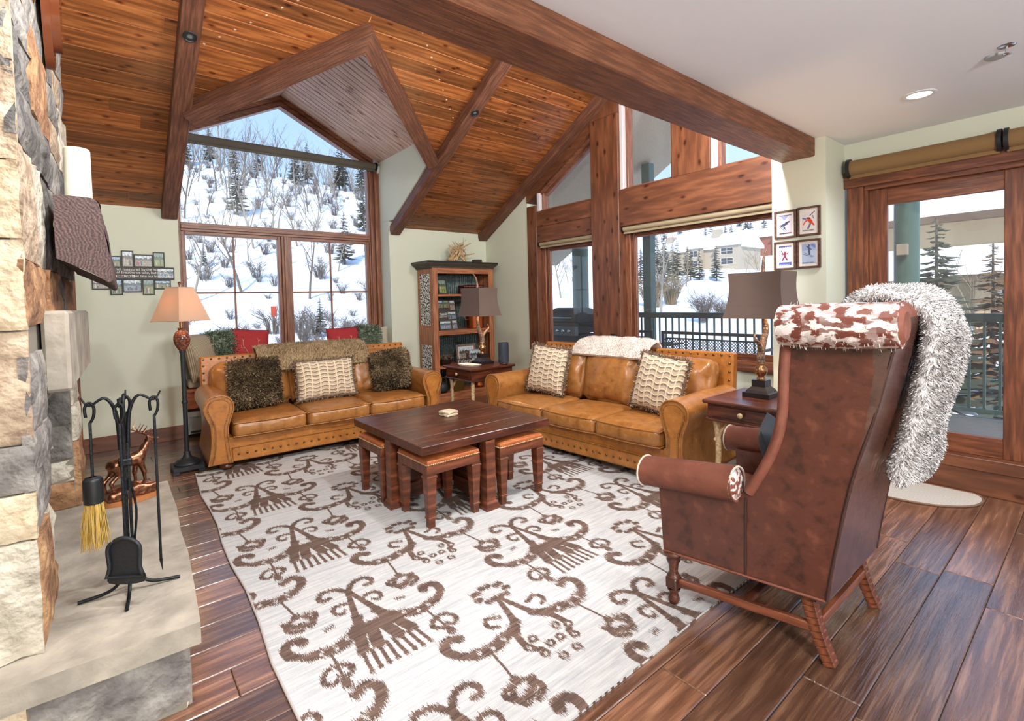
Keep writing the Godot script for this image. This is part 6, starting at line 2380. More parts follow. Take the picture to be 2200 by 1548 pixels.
func build_small() -> void:
	mat("straw", C8(216, 178, 92), 0.8)
	mat("mount_card", C8(226, 214, 204), 0.9)
	mat("black_frame", C8(46, 38, 32), 0.5)
	mat("board_print", C8(62, 54, 48), 0.6)
	mat("white_print", C8(236, 232, 226), 0.6)
	mat("ink_print", C8(76, 56, 66), 0.6)
	mat("navy_print", C8(70, 80, 116), 0.6)
	wood("poster_frame", C8(56, 34, 26), C8(82, 54, 42), C8(110, 76, 60), 0.45, 120, 2.0, 12.0)
	wood("grey_frame", C8(96, 74, 60), C8(128, 104, 88), C8(150, 126, 108), 0.6, 121, 2.0, 12.0)
	# candle on the mantel
	var cd := thing("pillar_candle", "thick ivory pillar candle standing on the mantel beam", "candle", V(-0.065, 2.003, -2.97))
	var cm := MB.new()
	cm.lathe([Vector2(0.0, 0.0), Vector2(0.046, 0.0), Vector2(0.048, 0.004), Vector2(0.047, 0.12), Vector2(0.047, 0.218), Vector2(0.043, 0.225), Vector2(0.03, 0.219), Vector2(0.0, 0.214)], 32)
	part(cm, "wax", M.candle_wax, cd)
	var wk := MB.new()
	wk.tube([V(0, 0.212, 0), V(0.001, 0.232, 0)], [0.0015], 5)
	part(wk, "wick", M.black_plastic, cd)
	# shield plaque on the chimney
	var sp := thing("shield_plaque", "glossy varnished shield plaque mounted on the chimney, cut by the picture's top", "plaque", V(-0.165, 2.66, -3.25))
	for e in [[0.0, 1.0, "dark_wood"], [0.03, 0.72, "base_wood"]]:
		var mb := MB.new()
		var pts := PackedVector2Array()
		for q in curve2([Vector2(0, 0), Vector2(0.11, 0.10), Vector2(0.17, 0.28), Vector2(0.19, 0.55), Vector2(0.0, 0.62), Vector2(-0.19, 0.55), Vector2(-0.17, 0.28), Vector2(-0.11, 0.10)], 5, true): pts.append(Vector2(q.x * e[1], (q.y - 0.3) * e[1] + 0.3))
		mb.prism(pts, 0.032, Transform3D(Basis(V(0, 0, -1), V(0, 1, 0), V(1, 0, 0)), V(e[0], 0, 0)), true)
		part(mb, "back_board" if e[0] == 0.0 else "raised_board", M["lacquer"] if M.has("lacquer") else M[e[2]], sp)
	fire_tools()
	deer()
	# photo collage on the window wall
	var rects := [["wide photo of riders in the collage, top row left", 0.023, 0.169, 1.964, 2.086, 0], ["tall photo of a creek in the collage's top row", 0.173, 0.278, 1.966, 2.147, 1], ["wide group photo in the middle of the collage's top row", 0.28, 0.448, 1.97, 2.109, 1], ["tall photo of a golden dog at the collage's top right", 0.451, 0.558, 1.973, 2.141, 2], ["wide photo at the collage's lower left, half behind the mantel", -0.081, 0.063, 1.726, 1.831, 1], ["tall photo of a figure in dark clothes, collage bottom row", 0.067, 0.174, 1.667, 1.837, 0], ["wide photo of a jetty on a lake, collage bottom row", 0.173, 0.342, 1.696, 1.836, 3], ["tall photo of two figures in a green meadow, collage bottom row", 0.346, 0.454, 1.664, 1.837, 2], ["wide photo of red rafts at the collage's bottom right", 0.454, 0.606, 1.727, 1.83, 0]]
	var col := thing("photo_collage", "black photo collage board with white lettering on the sage wall", "picture", V(0, 0, -6.848))
	var k := 0
	for e in rects:
		var nd := Node3D.new()
		nd.name = "small_photo"
		nd.set_meta("label", e[0])
		col.add_child(nd, true)
		framed(nd, Transform3D(Basis.IDENTITY, V((e[1] + e[2]) / 2, (e[3] + e[4]) / 2, 0.010)), e[2] - e[1], e[4] - e[3], 0.010, M.black_frame, photo_mat(700 + k, e[5]))
		k += 1
	bit("text_board", "board_print", col, 0.042, 0.642, 1.834, 1.971, 0.0, 0.022, 0.002)
	var w0 := V(0, 0, 0.0222)
	words(col, "is not measured by the number", Transform3D(Basis.IDENTITY, V(0.085, 1.942, 0.0222)), 0.034, M.white_print)
	words(col, "of breaths we take, but by the", Transform3D(Basis.IDENTITY, V(0.125, 1.909, 0.0222)), 0.034, M.white_print)
	words(col, "moments", Transform3D(Basis.IDENTITY, V(0.09, 1.872, 0.0222)), 0.044, M.white_print, true)
	words(col, "that take our breath away", Transform3D(Basis.IDENTITY, V(0.26, 1.870, 0.0222)), 0.032, M.white_print)
	var pq := MB.new()
	pq.quad(V(0.487, 1.852, 0.0225), V(0.632, 1.852, 0.0225), V(0.632, 1.953, 0.0225), V(0.487, 1.953, 0.0225), Vector2(0, 1), Vector2(1, 1), Vector2(1, 0), Vector2(0, 0))
	part(pq, "picture", photo_mat(720, 3), col)
	# ski posters on the column
	var yx := Basis(V(0, 1, 0), -PI / 2)
	var pd := [["framed ski poster with a crouching skier, upper left on the column", -1.872, -1.694, 1.965, 2.202], ["framed ski poster with a skier in orange, upper right on the column", -1.691, -1.513, 1.967, 2.208], ["framed ski poster with a red figure, lower left on the column", -1.876, -1.697, 1.70, 1.943], ["framed pale blue ski poster, lower right on the column", -1.696, -1.513, 1.703, 1.943]]
	for i in 4:
		var e: Array = pd[i]
		var t := thing("ski_poster", e[0], "picture", V(4.489, (e[3] + e[4]) / 2, (e[1] + e[2]) / 2), -PI / 2, "framed ski posters on the column")
		framed(t, Transform3D(Basis.IDENTITY, V(0, 0, 0.011)), e[2] - e[1] - 0.004, e[4] - e[3] - 0.003, 0.017, M.poster_frame, poster_mat(i), 0.021, 0.02)
		words(t, "BEAVER CREEK", Transform3D(Basis.IDENTITY, V(-0.045, -0.074 if i != 2 else -0.078, 0.0113)), 0.0125 if i != 0 else 0.0135, [M.ink_print, M.ink_print, M.white_print, M.navy_print][i])
	# contents of the bookcase, shelf by shelf
	var bz := -6.50
	var f1 := thing("framed_photo", "black-framed colour photo leaning at the left of the bookcase's top shelf", "picture frame", V(3.99, 1.62, bz), 0.18)
	framed(f1, Transform3D(Basis(V(1, 0, 0), -0.16), V(0, 0.117, -0.01)), 0.19, 0.235, 0.022, M.black_frame, photo_mat(730, 2))
	var rb := thing("trinket_chest", "dark red studded chest on the bookcase's top shelf, behind the lamp shade", "box", V(4.555, 1.62, bz - 0.05))
	var rm := MB.new()
	rm.soft(V(0, 0.05, 0), V(0.20, 0.05, 0.09), 0.012, 6)
	part(rm, "chest", M.oxblood, rb)
	var rl := MB.new()
	rl.soft(V(0, 0.118, 0), V(0.205, 0.02, 0.094), 0.016, 6, V(0, 0.012, 0))
	part(rl, "lid", M.oxblood, rb)
	var xs := []
	for q in 14:
		xs.append(facing(V(-0.19 + q * 0.029, 0.115, 0.095), V(0, 0, 1)))
		xs.append(facing(V(-0.19 + q * 0.029, 0.085, 0.091), V(0, 0, 1)))
	scatter("studs", nail_small, M.light_nail, xs, rb)
	var cl := thing("family_collage", "large grey multi-photo family frame leaning on the bookcase's middle shelf", "picture frame", V(4.09, 1.076, bz), 0.1)
	var lean := Transform3D(Basis(V(1, 0, 0), -0.17), V(0, 0, 0))
	var cb := MB.new()
	cb.box(V(0, 0.235, -0.012), V(0.34, 0.47, 0.014), 0.002, 0, Vector2.ZERO, lean)
	part(cb, "backing", M.board_print, cl)
	var ci := 0
	for e in [[-0.115, 0.40, 0.11, 0.12], [0.0, 0.40, 0.10, 0.12], [0.115, 0.38, 0.10, 0.16], [0.085, 0.22, 0.16, 0.12], [-0.06, 0.075, 0.21, 0.13], [0.115, 0.075, 0.10, 0.14]]:
		var pm := photo_mat(740 + ci, [0, 2, 1, 3, 3, 3][ci])
		framed(cl, lean * Transform3D(Basis.IDENTITY, V(e[0], e[1], 0.0)), e[2], e[3], 0.008, M.grey_frame, pm, 0.0, 0.014)
		ci += 1
	words(cl, "Family", lean * Transform3D(Basis.IDENTITY, V(-0.145, 0.245, -0.004)), 0.05, M.white_print, true)
	words(cl, "always & forever", lean * Transform3D(Basis.IDENTITY, V(-0.155, 0.205, -0.004)), 0.02, M.white_print)
	var cp := thing("copper_pot", "hammered copper pot on the bookcase's middle shelf", "pot", V(4.58, 1.076, bz - 0.02))
	var pm1 := MB.new()
	pm1.lathe([Vector2(0.0, 0.0), Vector2(0.13, 0.0), Vector2(0.135, 0.01), Vector2(0.14, 0.2), Vector2(0.147, 0.205), Vector2(0.143, 0.21), Vector2(0.134, 0.2), Vector2(0.125, 0.02), Vector2(0.0, 0.01)], 28)
	part(pm1, "body", M.copper, cp)
	var hd := MB.new()
	hd.tube(curve([V(-0.14, 0.19, 0), V(-0.185, 0.2, 0), V(-0.185, 0.15, 0), V(-0.14, 0.14, 0)], 4), [0.006], 6)
	part(hd, "handle", M.bronze, cp)
	var bw := thing("dark_bowl", "dark bowl of dried pods on the bookcase's lower shelf", "bowl", V(4.0, 0.541, bz))
	var bm := MB.new()
	bm.lathe([Vector2(0.0, 0.0), Vector2(0.06, 0.0), Vector2(0.11, 0.05), Vector2(0.13, 0.1), Vector2(0.122, 0.1), Vector2(0.1, 0.05), Vector2(0.0, 0.02)], 22)
	part(bm, "bowl_body", M.black_wood, bw)
	var tw := MB.new()
	var r := RandomNumberGenerator.new()
	r.seed = 8
	for q in 16:
		var a := r.randf() * TAU
		var p0 := V(cos(a) * 0.06, 0.07, sin(a) * 0.06)
		tw.tube(curve([p0, p0 + V(r.randf_range(-0.06, 0.06), 0.05, r.randf_range(-0.05, 0.05)), p0 + V(r.randf_range(-0.09, 0.09), 0.09, r.randf_range(-0.05, 0.05))], 3), [0.005, 0.006, 0.005, 0.004, 0.003, 0.002, 0.002], 5)
	part(tw, "dried_pods", M.dark_antler, bw, "", "stuff")
	var f2 := thing("framed_photo", "tan-framed print on the bookcase's lower shelf", "picture frame", V(4.45, 0.541, bz - 0.08), 0.0)
	framed(f2, Transform3D(Basis(V(1, 0, 0), -0.12), V(0, 0.14, -0.01)), 0.37, 0.285, 0.032, M.grey_frame, photo_mat(750, 1), 0.02)
	var f3 := thing("framed_photo", "small grey frame in front of the tan one on the lower shelf", "picture frame", V(4.55, 0.541, bz + 0.03), 0.0)
	framed(f3, Transform3D(Basis(V(1, 0, 0), -0.12), V(0, 0.10, -0.01)), 0.235, 0.20, 0.016, M.heater_grey, photo_mat(751, 3))
	var sg := thing("word_sign", "small dark sign with the white word Colorado on the lower shelf", "sign", V(4.29, 0.541, bz + 0.09))
	bit("board", "board_print", sg, -0.15, 0.16, 0.0, 0.085, 0.0, 0.018, 0.002)
	words(sg, "Colorado", Transform3D(Basis.IDENTITY, V(-0.125, 0.043, 0.0182)), 0.075, M.white_print, true)
	var bp := thing("brass_pot", "square brass planter on the bookcase's bottom shelf", "pot", V(4.18, 0.131, bz))
	var b2 := MB.new()
	b2.lathe4([Vector2(0.085, 0.0), Vector2(0.1, 0.19), Vector2(0.104, 0.195), Vector2(0.094, 0.195), Vector2(0.08, 0.02), Vector2(0.0, 0.02)])
	part(b2, "body", M.brass, bp)
	var tr := MB.new()
	tr.tube(curve([V(0.0, 0.19, 0), V(0.06, 0.23, 0), V(0.11, 0.22, 0), V(0.13, 0.19, 0)], 4), [0.006], 6)
	part(tr, "handle", M.iron, bp)
	var kt := thing("black_kettle", "black kettle with brass trim on the bookcase's bottom shelf", "kettle", V(3.93, 0.131, bz))
	var k2 := MB.new()
	k2.lathe([Vector2(0.0, 0.0), Vector2(0.08, 0.0), Vector2(0.1, 0.05), Vector2(0.09, 0.12), Vector2(0.05, 0.16), Vector2(0.02, 0.165), Vector2(0.02, 0.18), Vector2(0.0, 0.185)], 20)
	part(k2, "body", M.black_iron, kt)
	var k3 := MB.new()
	k3.tube(curve([V(-0.08, 0.13, 0), V(-0.07, 0.2, 0), V(0.0, 0.225, 0), V(0.07, 0.2, 0), V(0.08, 0.13, 0)], 4), [0.006], 6)
	part(k3, "handle", M.brass, kt)
	var cl2 := thing("copper_lantern", "copper lantern in the bookcase's bottom right corner", "lantern", V(4.62, 0.131, bz))
	var l2 := MB.new()
	l2.lathe([Vector2(0.0, 0.0), Vector2(0.07, 0.0), Vector2(0.08, 0.04), Vector2(0.05, 0.08), Vector2(0.065, 0.13), Vector2(0.06, 0.18), Vector2(0.03, 0.2), Vector2(0.02, 0.23), Vector2(0.0, 0.235)], 20)
	part(l2, "body", M.copper, cl2)
	# antler pile and log slice on top
	var ap := thing("antler_pile", "tangle of pale antlers heaped on top of the bookcase", "antlers", V(4.33, 2.116, -6.60))
	var ar := RandomNumberGenerator.new()
	ar.seed = 21
	for q in 11:
		var am := MB.new()
		var a := ar.randf() * TAU
		var p0 := V(cos(a) * 0.17, 0.028, sin(a) * 0.09)
		var d := V(-cos(a) * 0.3 + ar.randf_range(-0.15, 0.25), ar.randf_range(0.10, 0.30), -sin(a) * 0.14)
		var mid := p0 + d * 0.5 + V(0, ar.randf_range(0.0, 0.06), ar.randf_range(-0.05, 0.05))
		am.tube(curve([p0, mid, p0 + d], 5), taper(11, 0.022, 0.006), 8)
		for z in 3:
			var b: Vector3 = p0.lerp(mid, 0.3 + z * 0.35) if z < 2 else mid
			am.tube(curve([b, b + V(ar.randf_range(-0.05, 0.07), 0.06, ar.randf_range(-0.04, 0.04)), b + V(ar.randf_range(-0.06, 0.09), ar.randf_range(0.10, 0.19), ar.randf_range(-0.05, 0.05))], 4), taper(9, 0.013, 0.003), 6)
		part(am, "antler", M.antler, ap)
	var dk := thing("log_slice", "round log slice box on top of the bookcase", "box", V(4.70, 2.116, -6.58))
	var dm := MB.new()
	dm.lathe([Vector2(0.0, 0.0), Vector2(0.08, 0.0), Vector2(0.083, 0.02), Vector2(0.08, 0.055), Vector2(0.0, 0.056)], 20)
	part(dm, "slice", M.mantel_wood, dk)
	# on the corner end table
	var ty := thing("ceramic_tray", "shallow cream ceramic tray on the corner end table", "tray", V(3.40, 0.721, -4.97), 0.05)
	var tm := MB.new()
	tm.lathe4([Vector2(0.06, 0.0), Vector2(0.075, 0.024), Vector2(0.07, 0.024), Vector2(0.056, 0.006), Vector2(0.0, 0.006)], Transform3D(Basis.from_scale(V(1, 1, 1.9)), Vector3.ZERO), 1.0)
	part(tm, "dish", M.candle_wax, ty)
	var cy := thing("candle_cylinder", "dark glass hurricane cylinder on the corner end table", "candle holder", V(3.80, 0.721, -4.81))
	var ym := MB.new()
	ym.lathe([Vector2(0.0, 0.018), Vector2(0.062, 0.018), Vector2(0.066, 0.024), Vector2(0.066, 0.262), Vector2(0.063, 0.266), Vector2(0.06, 0.262), Vector2(0.06, 0.03)], 28)
	part(ym, "cylinder", M.smoked_glass, cy)
	var yb := MB.new()
	yb.lathe([Vector2(0.0, 0.0), Vector2(0.05, 0.0), Vector2(0.06, 0.01), Vector2(0.055, 0.018), Vector2(0.0, 0.019)], 28)
	part(yb, "glass_foot", M.chrome, cy)
	# little things on walls
	var th := thing("motion_sensor", "small white sensor box high on the window recess wall", "sensor", V(3.309, 3.53, -7.12), -PI / 2)
	bit("case", "white_plastic", th, -0.03, 0.03, -0.06, 0.05, 0.0, 0.03, 0.006)
	var ds := thing("door_stop", "small black door stop on the baseboard beside the floor lamp", "door stop", V(0.36, 0.09, -6.828))
	var dsm := MB.new()
	dsm.tube([V(0, 0, 0), V(0, 0, 0.05), V(0, 0, 0.065)], [0.006, 0.006, 0.014], 10)
	part(dsm, "rod", M.black_plastic, ds)
	for o in [f1]: pass

# ---------------------------------------------------------------- outside
var hn: FastNoiseLite
func ground(x: float, z: float) -> float:
	var d := -z - 29.0
	var ridge := 20.5 - 0.2 * (x - 8.0)
	var a := minf(0.47 * d, ridge + 0.02 * (d - 45.0))
	if d < 0: a = d * 0.12
	if x > 35: a -= (x - 35) * 0.35
	var b := -7.0
	var tb := [[5.0, -7.0], [15.0, -2.5], [24.0, 0.0], [40.0, 0.9], [60.0, 2.5], [75.0, 4.4], [100.0, 6.3], [150.0, 12.0], [220.0, 26.0], [420.0, 84.0], [700.0, 150.0]]
	for i in tb.size() - 1:
		if x >= tb[i][0]: b = lerpf(tb[i][1], tb[i + 1][1], clampf((x - tb[i][0]) / (tb[i + 1][0] - tb[i][0]), 0, 1))
	var k := 2.0
	var h := maxf(a, b) + maxf(0.0, k - absf(a - b)) * 0.25
	h += hn.get_noise_2d(x, z) * clampf(Vector2(x, z).length() * 0.03, 0.3, 3.0)
	h += hn.get_noise_2d(x * 6.0, z * 6.0) * 0.35
	if x > -2 and x < 9 and z > -12: h = minf(h, -2.5)
	return h

func bare_tree(sd: int, ht: float, spread: float, thick: float, depth: int) -> ArrayMesh:
	var mb := MB.new()
	var r := RandomNumberGenerator.new()
	r.seed = sd
	var stack := [[V(0, -0.3, 0), V(r.randf_range(-0.06, 0.06), 1, r.randf_range(-0.06, 0.06)), ht * 0.62, thick, 0]]
	while stack:
		var e: Array = stack.pop_back()
		var p: Vector3 = e[0]
		var d: Vector3 = e[1].normalized()
		var l: float = e[2]
		var w: float = e[3]
		var pts := [p]
		var rad := [w]
		var n := 4 if e[4] == 0 else 3
		for i in n:
			d = (d + V(r.randf_range(-1, 1), r.randf_range(-0.5, 0.7), r.randf_range(-1, 1)) * 0.13).normalized()
			p += d * l / n
			pts.append(p)
			rad.append(w * lerpf(1.0, 0.4, (i + 1.0) / n))
		mb.tube(pts, rad, 5 if e[4] == 0 else 3, false)
		if e[4] < depth:
			var nb := 7 if e[4] == 0 else (4 if e[4] == 1 else 3)
			for i in nb:
				var f := r.randf_range(0.35, 1.0) if e[4] == 0 else r.randf_range(0.25, 1.0)
				var idx := clampi(int(f * n), 0, n - 1)
				var q: Vector3 = pts[idx].lerp(pts[idx + 1], f * n - idx)
				var a := r.randf() * TAU
				var nd := (d * 0.8 + V(cos(a), r.randf_range(0.0, 0.5), sin(a)) * spread).normalized()
				stack.append([q, nd, l * r.randf_range(0.34, 0.55), w * 0.42, e[4] + 1])
	return mb.mesh()

func shrub(sd: int, ht: float, n: int) -> ArrayMesh:
	var mb := MB.new()
	var r := RandomNumberGenerator.new()
	r.seed = sd
	for i in n:
		var a := r.randf() * TAU
		var o := r.randf_range(0.15, 0.8)
		var l := ht * r.randf_range(0.6, 1.1)
		var p := V(cos(a), 0, sin(a)) * ht * 0.12 * r.randf() - V(0, 0.15, 0)
		var q := p + V(cos(a) * o * 0.3, 0.6, sin(a) * o * 0.3) * l
		var b := a + r.randf_range(-1.2, 1.2)
		var e := q + V(cos(b) * o * 0.6, r.randf_range(0.05, 0.45), sin(b) * o * 0.6) * l
		mb.tube([p, q, e], [0.012 * ht, 0.008 * ht, 0.003 * ht], 3, false)
		for k in 5:
			var s := q.lerp(e, r.randf() * 0.8) if k > 0 else p.lerp(q, 0.7)
			mb.tube([s, s + V(r.randf_range(-0.4, 0.4), r.randf_range(0.15, 0.4), r.randf_range(-0.4, 0.4)) * l * 0.5], [0.006 * ht, 0.0025 * ht], 3, false)
	return mb.mesh()

func conifer_crown(sd: int, ht: float, rad: float, levels: int, per: int, lift := 0.12) -> ArrayMesh:
	var mb := MB.new()
	var r := RandomNumberGenerator.new()
	r.seed = sd
	for i in levels:
		var f := (i + 0.3) / levels
		var y := ht * lerpf(lift, 0.985, f)
		var rr := rad * pow(1.0 - f, 0.8) + ht * 0.012
		for k in per:
			var a := TAU * (k + r.randf()) / per + i
			var l := rr * r.randf_range(0.65, 1.12)
			var d := V(cos(a), 0, sin(a))
			var sd2 := V(-sin(a), 0, cos(a))
			var p0 := V(0, y + r.randf_range(-0.02, 0.02) * ht, 0)
			var p1 := p0 + d * l * 0.55 + V(0, -l * 0.10, 0)
			var p2 := p0 + d * l + V(0, -l * 0.22 + l * 0.1, 0)
			var w := l * 0.22
			# a flattened spray: two sloping sheets with ragged sides
			for sg in [-1.0, 1.0]:
				mb.quad(p0, p1 + sd2 * sg * w + V(0, -w * 0.5, 0), p2, p1 + V(0, w * 0.12, 0))
				mb.quad(p0 + d * l * 0.15, p0 + d * l * 0.3 + sd2 * sg * w * 0.9 - V(0, w * 0.7, 0), p1, p0 + d * l * 0.3)
	return mb.mesh()

var spots := []
func free_spot(x: float, z: float, d: float) -> bool:
	if x > 104 and x < 124 and z > -80 and z < -46: return false
	if x > 142 and x < 170 and z > -108 and z < -48: return false
	for s in spots: if absf(s.x - x) < d and absf(s.y - z) < d: return false
	spots.append(Vector2(x, z))
	return true

func place(o: Node3D, x: float, z: float, turn: float, s := 1.0, dy := 0.0) -> void:
	o.position = V(x, ground(x, z) - 0.05 + dy, z)
	o.rotation.y = turn
	o.scale = Vector3.ONE * s

func conifer(m: Array, label: String, group: String, x: float, z: float, s: float, turn: float, y := -999.0) -> void:
	var t := thing("conifer", label, "tree", V(x, ground(x, z) if y < -900 else y, z), turn, group)
	t.scale = Vector3.ONE * s
	part_mesh(m[0], "trunk", M.bark, t)
	part_mesh(m[1], "crown", m[2], t)

# walls with windows and a snow-laden gable or hip roof; local x along the front, front faces -x of the world once turned
func gable_roof(t: Node3D, x0: float, x1: float, z0: float, z1: float, y: float, h: float, along_x: bool, mt: Material, over := 0.6, thick := 0.45, called := "snow_roof") -> void:
	var mb := MB.new()
	var pts := PackedVector2Array()
	var c := (z0 + z1) / 2 if along_x else (x0 + x1) / 2
	var hw := (z1 - z0) / 2 + over if along_x else (x1 - x0) / 2 + over
	for q in [[-hw, 0.0], [hw, 0.0], [hw, thick], [0.0, h + thick], [-hw, thick]]: pts.append(Vector2(q[0], q[1]))
	if along_x: mb.prism(pts, x1 - x0 + 2 * over, Transform3D(Basis(V(0, 0, 1), V(0, 1, 0), V(-1, 0, 0)), V(x1 + over, y, c)))
	else: mb.prism(pts, z1 - z0 + 2 * over, Transform3D(Basis(V(1, 0, 0), V(0, 1, 0), V(0, 0, 1)), V(c, y, z0 - over)))
	part(mb, called, mt, t)

func far_window(t: Node3D, x: float, y: float, z: float, w: float, h: float) -> void:
	# faces -x
	var fr := MB.new()
	fr.box(V(x - 0.03, y, z), V(0.08, h + 0.25, w + 0.25), 0.0)
	var f := part(fr, "window", M.trim_cream, t)
	var g := MB.new()
	g.box(V(x - 0.08, y, z), V(0.02, h, w), 0.0)
	part(g, "pane", M.dark_pane, f)
	var b := MB.new()
	b.box(V(x - 0.10, y, z), V(0.03, h, 0.07), 0.0)
	b.box(V(x - 0.10, y, z), V(0.03, 0.07, w), 0.0)
	part(b, "glazing_bar", M.trim_cream, f)

func build_outside() -> void:
	hn = FastNoiseLite.new()
	hn.seed = 2
	hn.frequency = 0.02
	mat("bark", C8(92, 82, 74), 0.9)
	mat("aspen_bark", C8(150, 142, 132), 0.9)
	mat("twig", C8(112, 104, 98), 0.9)
	mat("twig_tan", C8(150, 134, 108), 0.9)
	mat("needles", C8(58, 66, 52), 0.9)
	mat("needles_blue", C8(74, 84, 76), 0.9)
	mat("needles_brown", C8(112, 88, 62), 0.9)
	mat("building_beige", C8(176, 164, 146), 0.9)
	mat("building_tan", C8(190, 168, 134), 0.9)
	mat("building_red", C8(146, 88, 68), 0.9)
	mat("trim_cream", C8(206, 198, 182), 0.8)
	mat("dark_pane", C8(62, 70, 78), 0.15)
	mat("eave", C8(98, 80, 64), 0.85)
	# snowy ground
	var xs := []
	var zs := []
	for i in 121:
		var f := i / 120.0
		xs.append(lerpf(-60, 60, f) if f < 0.55 else 6.0 + pow((f - 0.55) / 0.45, 2.0) * 560.0)
		zs.append(60.0 - (pow(f, 1.5)) * 460.0)
	var rows := []
	for z in zs:
		var row := PackedVector3Array()
		for x in xs: row.append(V(x, ground(x, z), z))
		rows.append(row)
	var gm := MB.new()
	gm.grid(rows, false, false, Vector2(40, 40))
	var sn := setting("terrain", gm, M.snow, "snow covered hillside and valley")
	# trees on the hillside seen through the gabled window
	var r := RandomNumberGenerator.new()
	r.seed = 55
	var bt := []
	for k in 5: bt.append(bare_tree(900 + k, 8.0, 0.5, 0.085, 3))
	var sh := []
	for k in 4: sh.append(shrub(920 + k, 1.0, 34))
	var cf := []
	for k in 4: cf.append([bare_tree(940 + k, 1.0, 0.2, 0.04, 0), conifer_crown(950 + k, 6.0, 1.25, 15, 9), M.needles if k % 2 == 0 else M.needles_blue])
	for k in 4:
		var tm := MB.new()
		tm.tube([V(0, -0.3, 0), V(0, 5.6, 0)], [0.1, 0.02], 6, false)
		cf[k][0] = tm.mesh()
	for k in 150:
		var z := -lerpf(27.0, 74.0, sqrt(r.randf()))
		var x := -z * lerpf(0.06, 0.52, r.randf())
		if k % 4 > 0: z = -r.randf_range(42, 74)
		if not free_spot(x, z, 1.3): continue
		var t := part_mesh(bt[k % 5], "bare_aspen", M.aspen_bark if k % 3 else M.twig, self)
		tag(t, "leafless grey tree standing on the snowy hillside beyond the gabled window", "tree", "leafless hillside trees")
		place(t, x, z, r.randf() * TAU, r.randf_range(0.55, 1.15))
	for k in 330:
		var z := -lerpf(22.0, 70.0, pow(r.randf(), 0.9))
		var x := -z * lerpf(0.05, 0.55, r.randf())
		if not free_spot(x, z, 0.7): continue
		var t := part_mesh(sh[k % 4], "hillside_shrub", M.twig, self)
		tag(t, "leafless brushy shrub poking through the hillside snow", "shrub", "hillside shrubs")
		place(t, x, z, r.randf() * TAU, r.randf_range(0.5, 1.0) * (1.0 + 1.4 * pow(r.randf(), 3.0)))
	for e in [[8.0, -69.0, 0.8], [11.0, -72.0, 0.8], [16.0, -70.0, 0.6], [19.4, -66.0, 0.85], [21.2, -67.0, 0.9], [24.2, -64.0, 0.95], [25.4, -66.0, 0.9], [28.5, -67.0, 1.0], [31.0, -64.0, 0.8], [13.5, -71.0, 0.7]]: conifer(cf[int(e[0]) % 4], "dark conifer on the ridge of the hill beyond the gabled window", "ridge conifers", e[0], e[1], e[2], e[0])
	conifer(cf[0], "small round conifer low on the hillside, lower right window light", "", 8.6, -26.0, 0.36, 1.0)
	conifer(cf[1], "dark snow-dusted conifer in the upper right window light", "", 14.8, -38.5, 0.72, 2.0)
	conifer(cf[2], "little conifer alone on the snow, upper left window light", "", 5.2, -37.9, 0.26, 0.5)
	conifer(cf[3], "grey-green conifer among the aspens in the upper pane", "", 9.6, -50.0, 0.85, 0.5)
	conifer(cf[1], "second grey-green conifer among the aspens near the right jamb", "", 20.3, -47.5, 0.8, 1.5)
	# orange trail sign
	var sg := thing("trail_sign", "small orange warning sign on a grey post in the snow", "sign", V(6.9, 0.0, -28.1))
	sg.position.y = ground(6.9, -28.1)
	bit("post", "twig", sg, -0.04, 0.04, -0.3, 1.0, -0.04, 0.04)
	bit("plate", "orange_sign", sg, -0.14, 0.14, 0.75, 1.3, 0.04, 0.06)
	# valley trees
	for e in [[75.0, -54.5, 1.26], [85.0, -57.8, 1.45], [85.0, -56.2, 1.4], [72.0, -45.2, 1.1], [74.0, -44.6, 0.95], [66.0, -39.3, 0.82], [66.0, -37.9, 0.83], [68.0, -36.4, 0.95], [78.0, -49.8, 1.2], [79.0, -51.5, 1.0]]: conifer(cf[int(e[0] + e[2] * 10) % 4], "dark spruce in the snowy valley beyond the balcony", "valley spruces", e[0], e[1], e[2], e[1])
	for k in 90:
		var x := r.randf_range(150, 400)
		var z := -x * r.randf_range(0.28, 0.78)
		if not free_spot(x, z, 5.0): continue
		conifer(cf[k % 4], "distant conifer on the snowy mountainside beyond the lodges", "mountain conifers", x, z, r.randf_range(1.0, 2.0), k)
	for e in [[30.0, -20.8, 1.0, "pale bushy willow beyond the balcony railing, beside the green post", 1.8, "twig_tan"], [32.0, -20.6, 1.0, "second pale bushy willow beyond the balcony railing", 1.6, "twig_tan"], [24.0, -13.6, 1.0, "dark arching shrub in the snow beyond the balcony railing", 0.95, "twig"], [26.0, -13.6, 1.0, "wide dark shrub spreading behind the arching one", 0.9, "twig"]]:
		var t := part_mesh(shrub(970 + int(e[4] * 10), 1.6, 90), "valley_shrub", M[e[5]], self)
		tag(t, e[3], "shrub", "valley shrubs")
		place(t, e[0], e[1], 0.3, e[4])
	for k in 26:
		var x := r.randf_range(24, 90)
		var z := -x * r.randf_range(0.42, 1.15)
		if not free_spot(x, z, 2.5): continue
		var t := part_mesh(bt[k % 5], "valley_aspen", M.twig_tan if k % 2 else M.aspen_bark, self)
		tag(t, "leafless tree in the snowy valley beyond the balcony", "tree", "leafless valley trees")
		place(t, x, z, r.randf() * TAU, r.randf_range(0.5, 1.0))
	# lodges across the valley
	var t1 := thing("lodge_building", "large beige lodge with snowy roofs and gabled bays across the valley", "building", V(108, 5.0, -61))
	bit("wall", "building_beige", t1, 0, 9, -2, 7.2, -13, 9, 0.0)
	gable_roof(t1, 0, 9, -13, 9, 7.0, 3.2, false, M.snow, 0.6, 0.6)
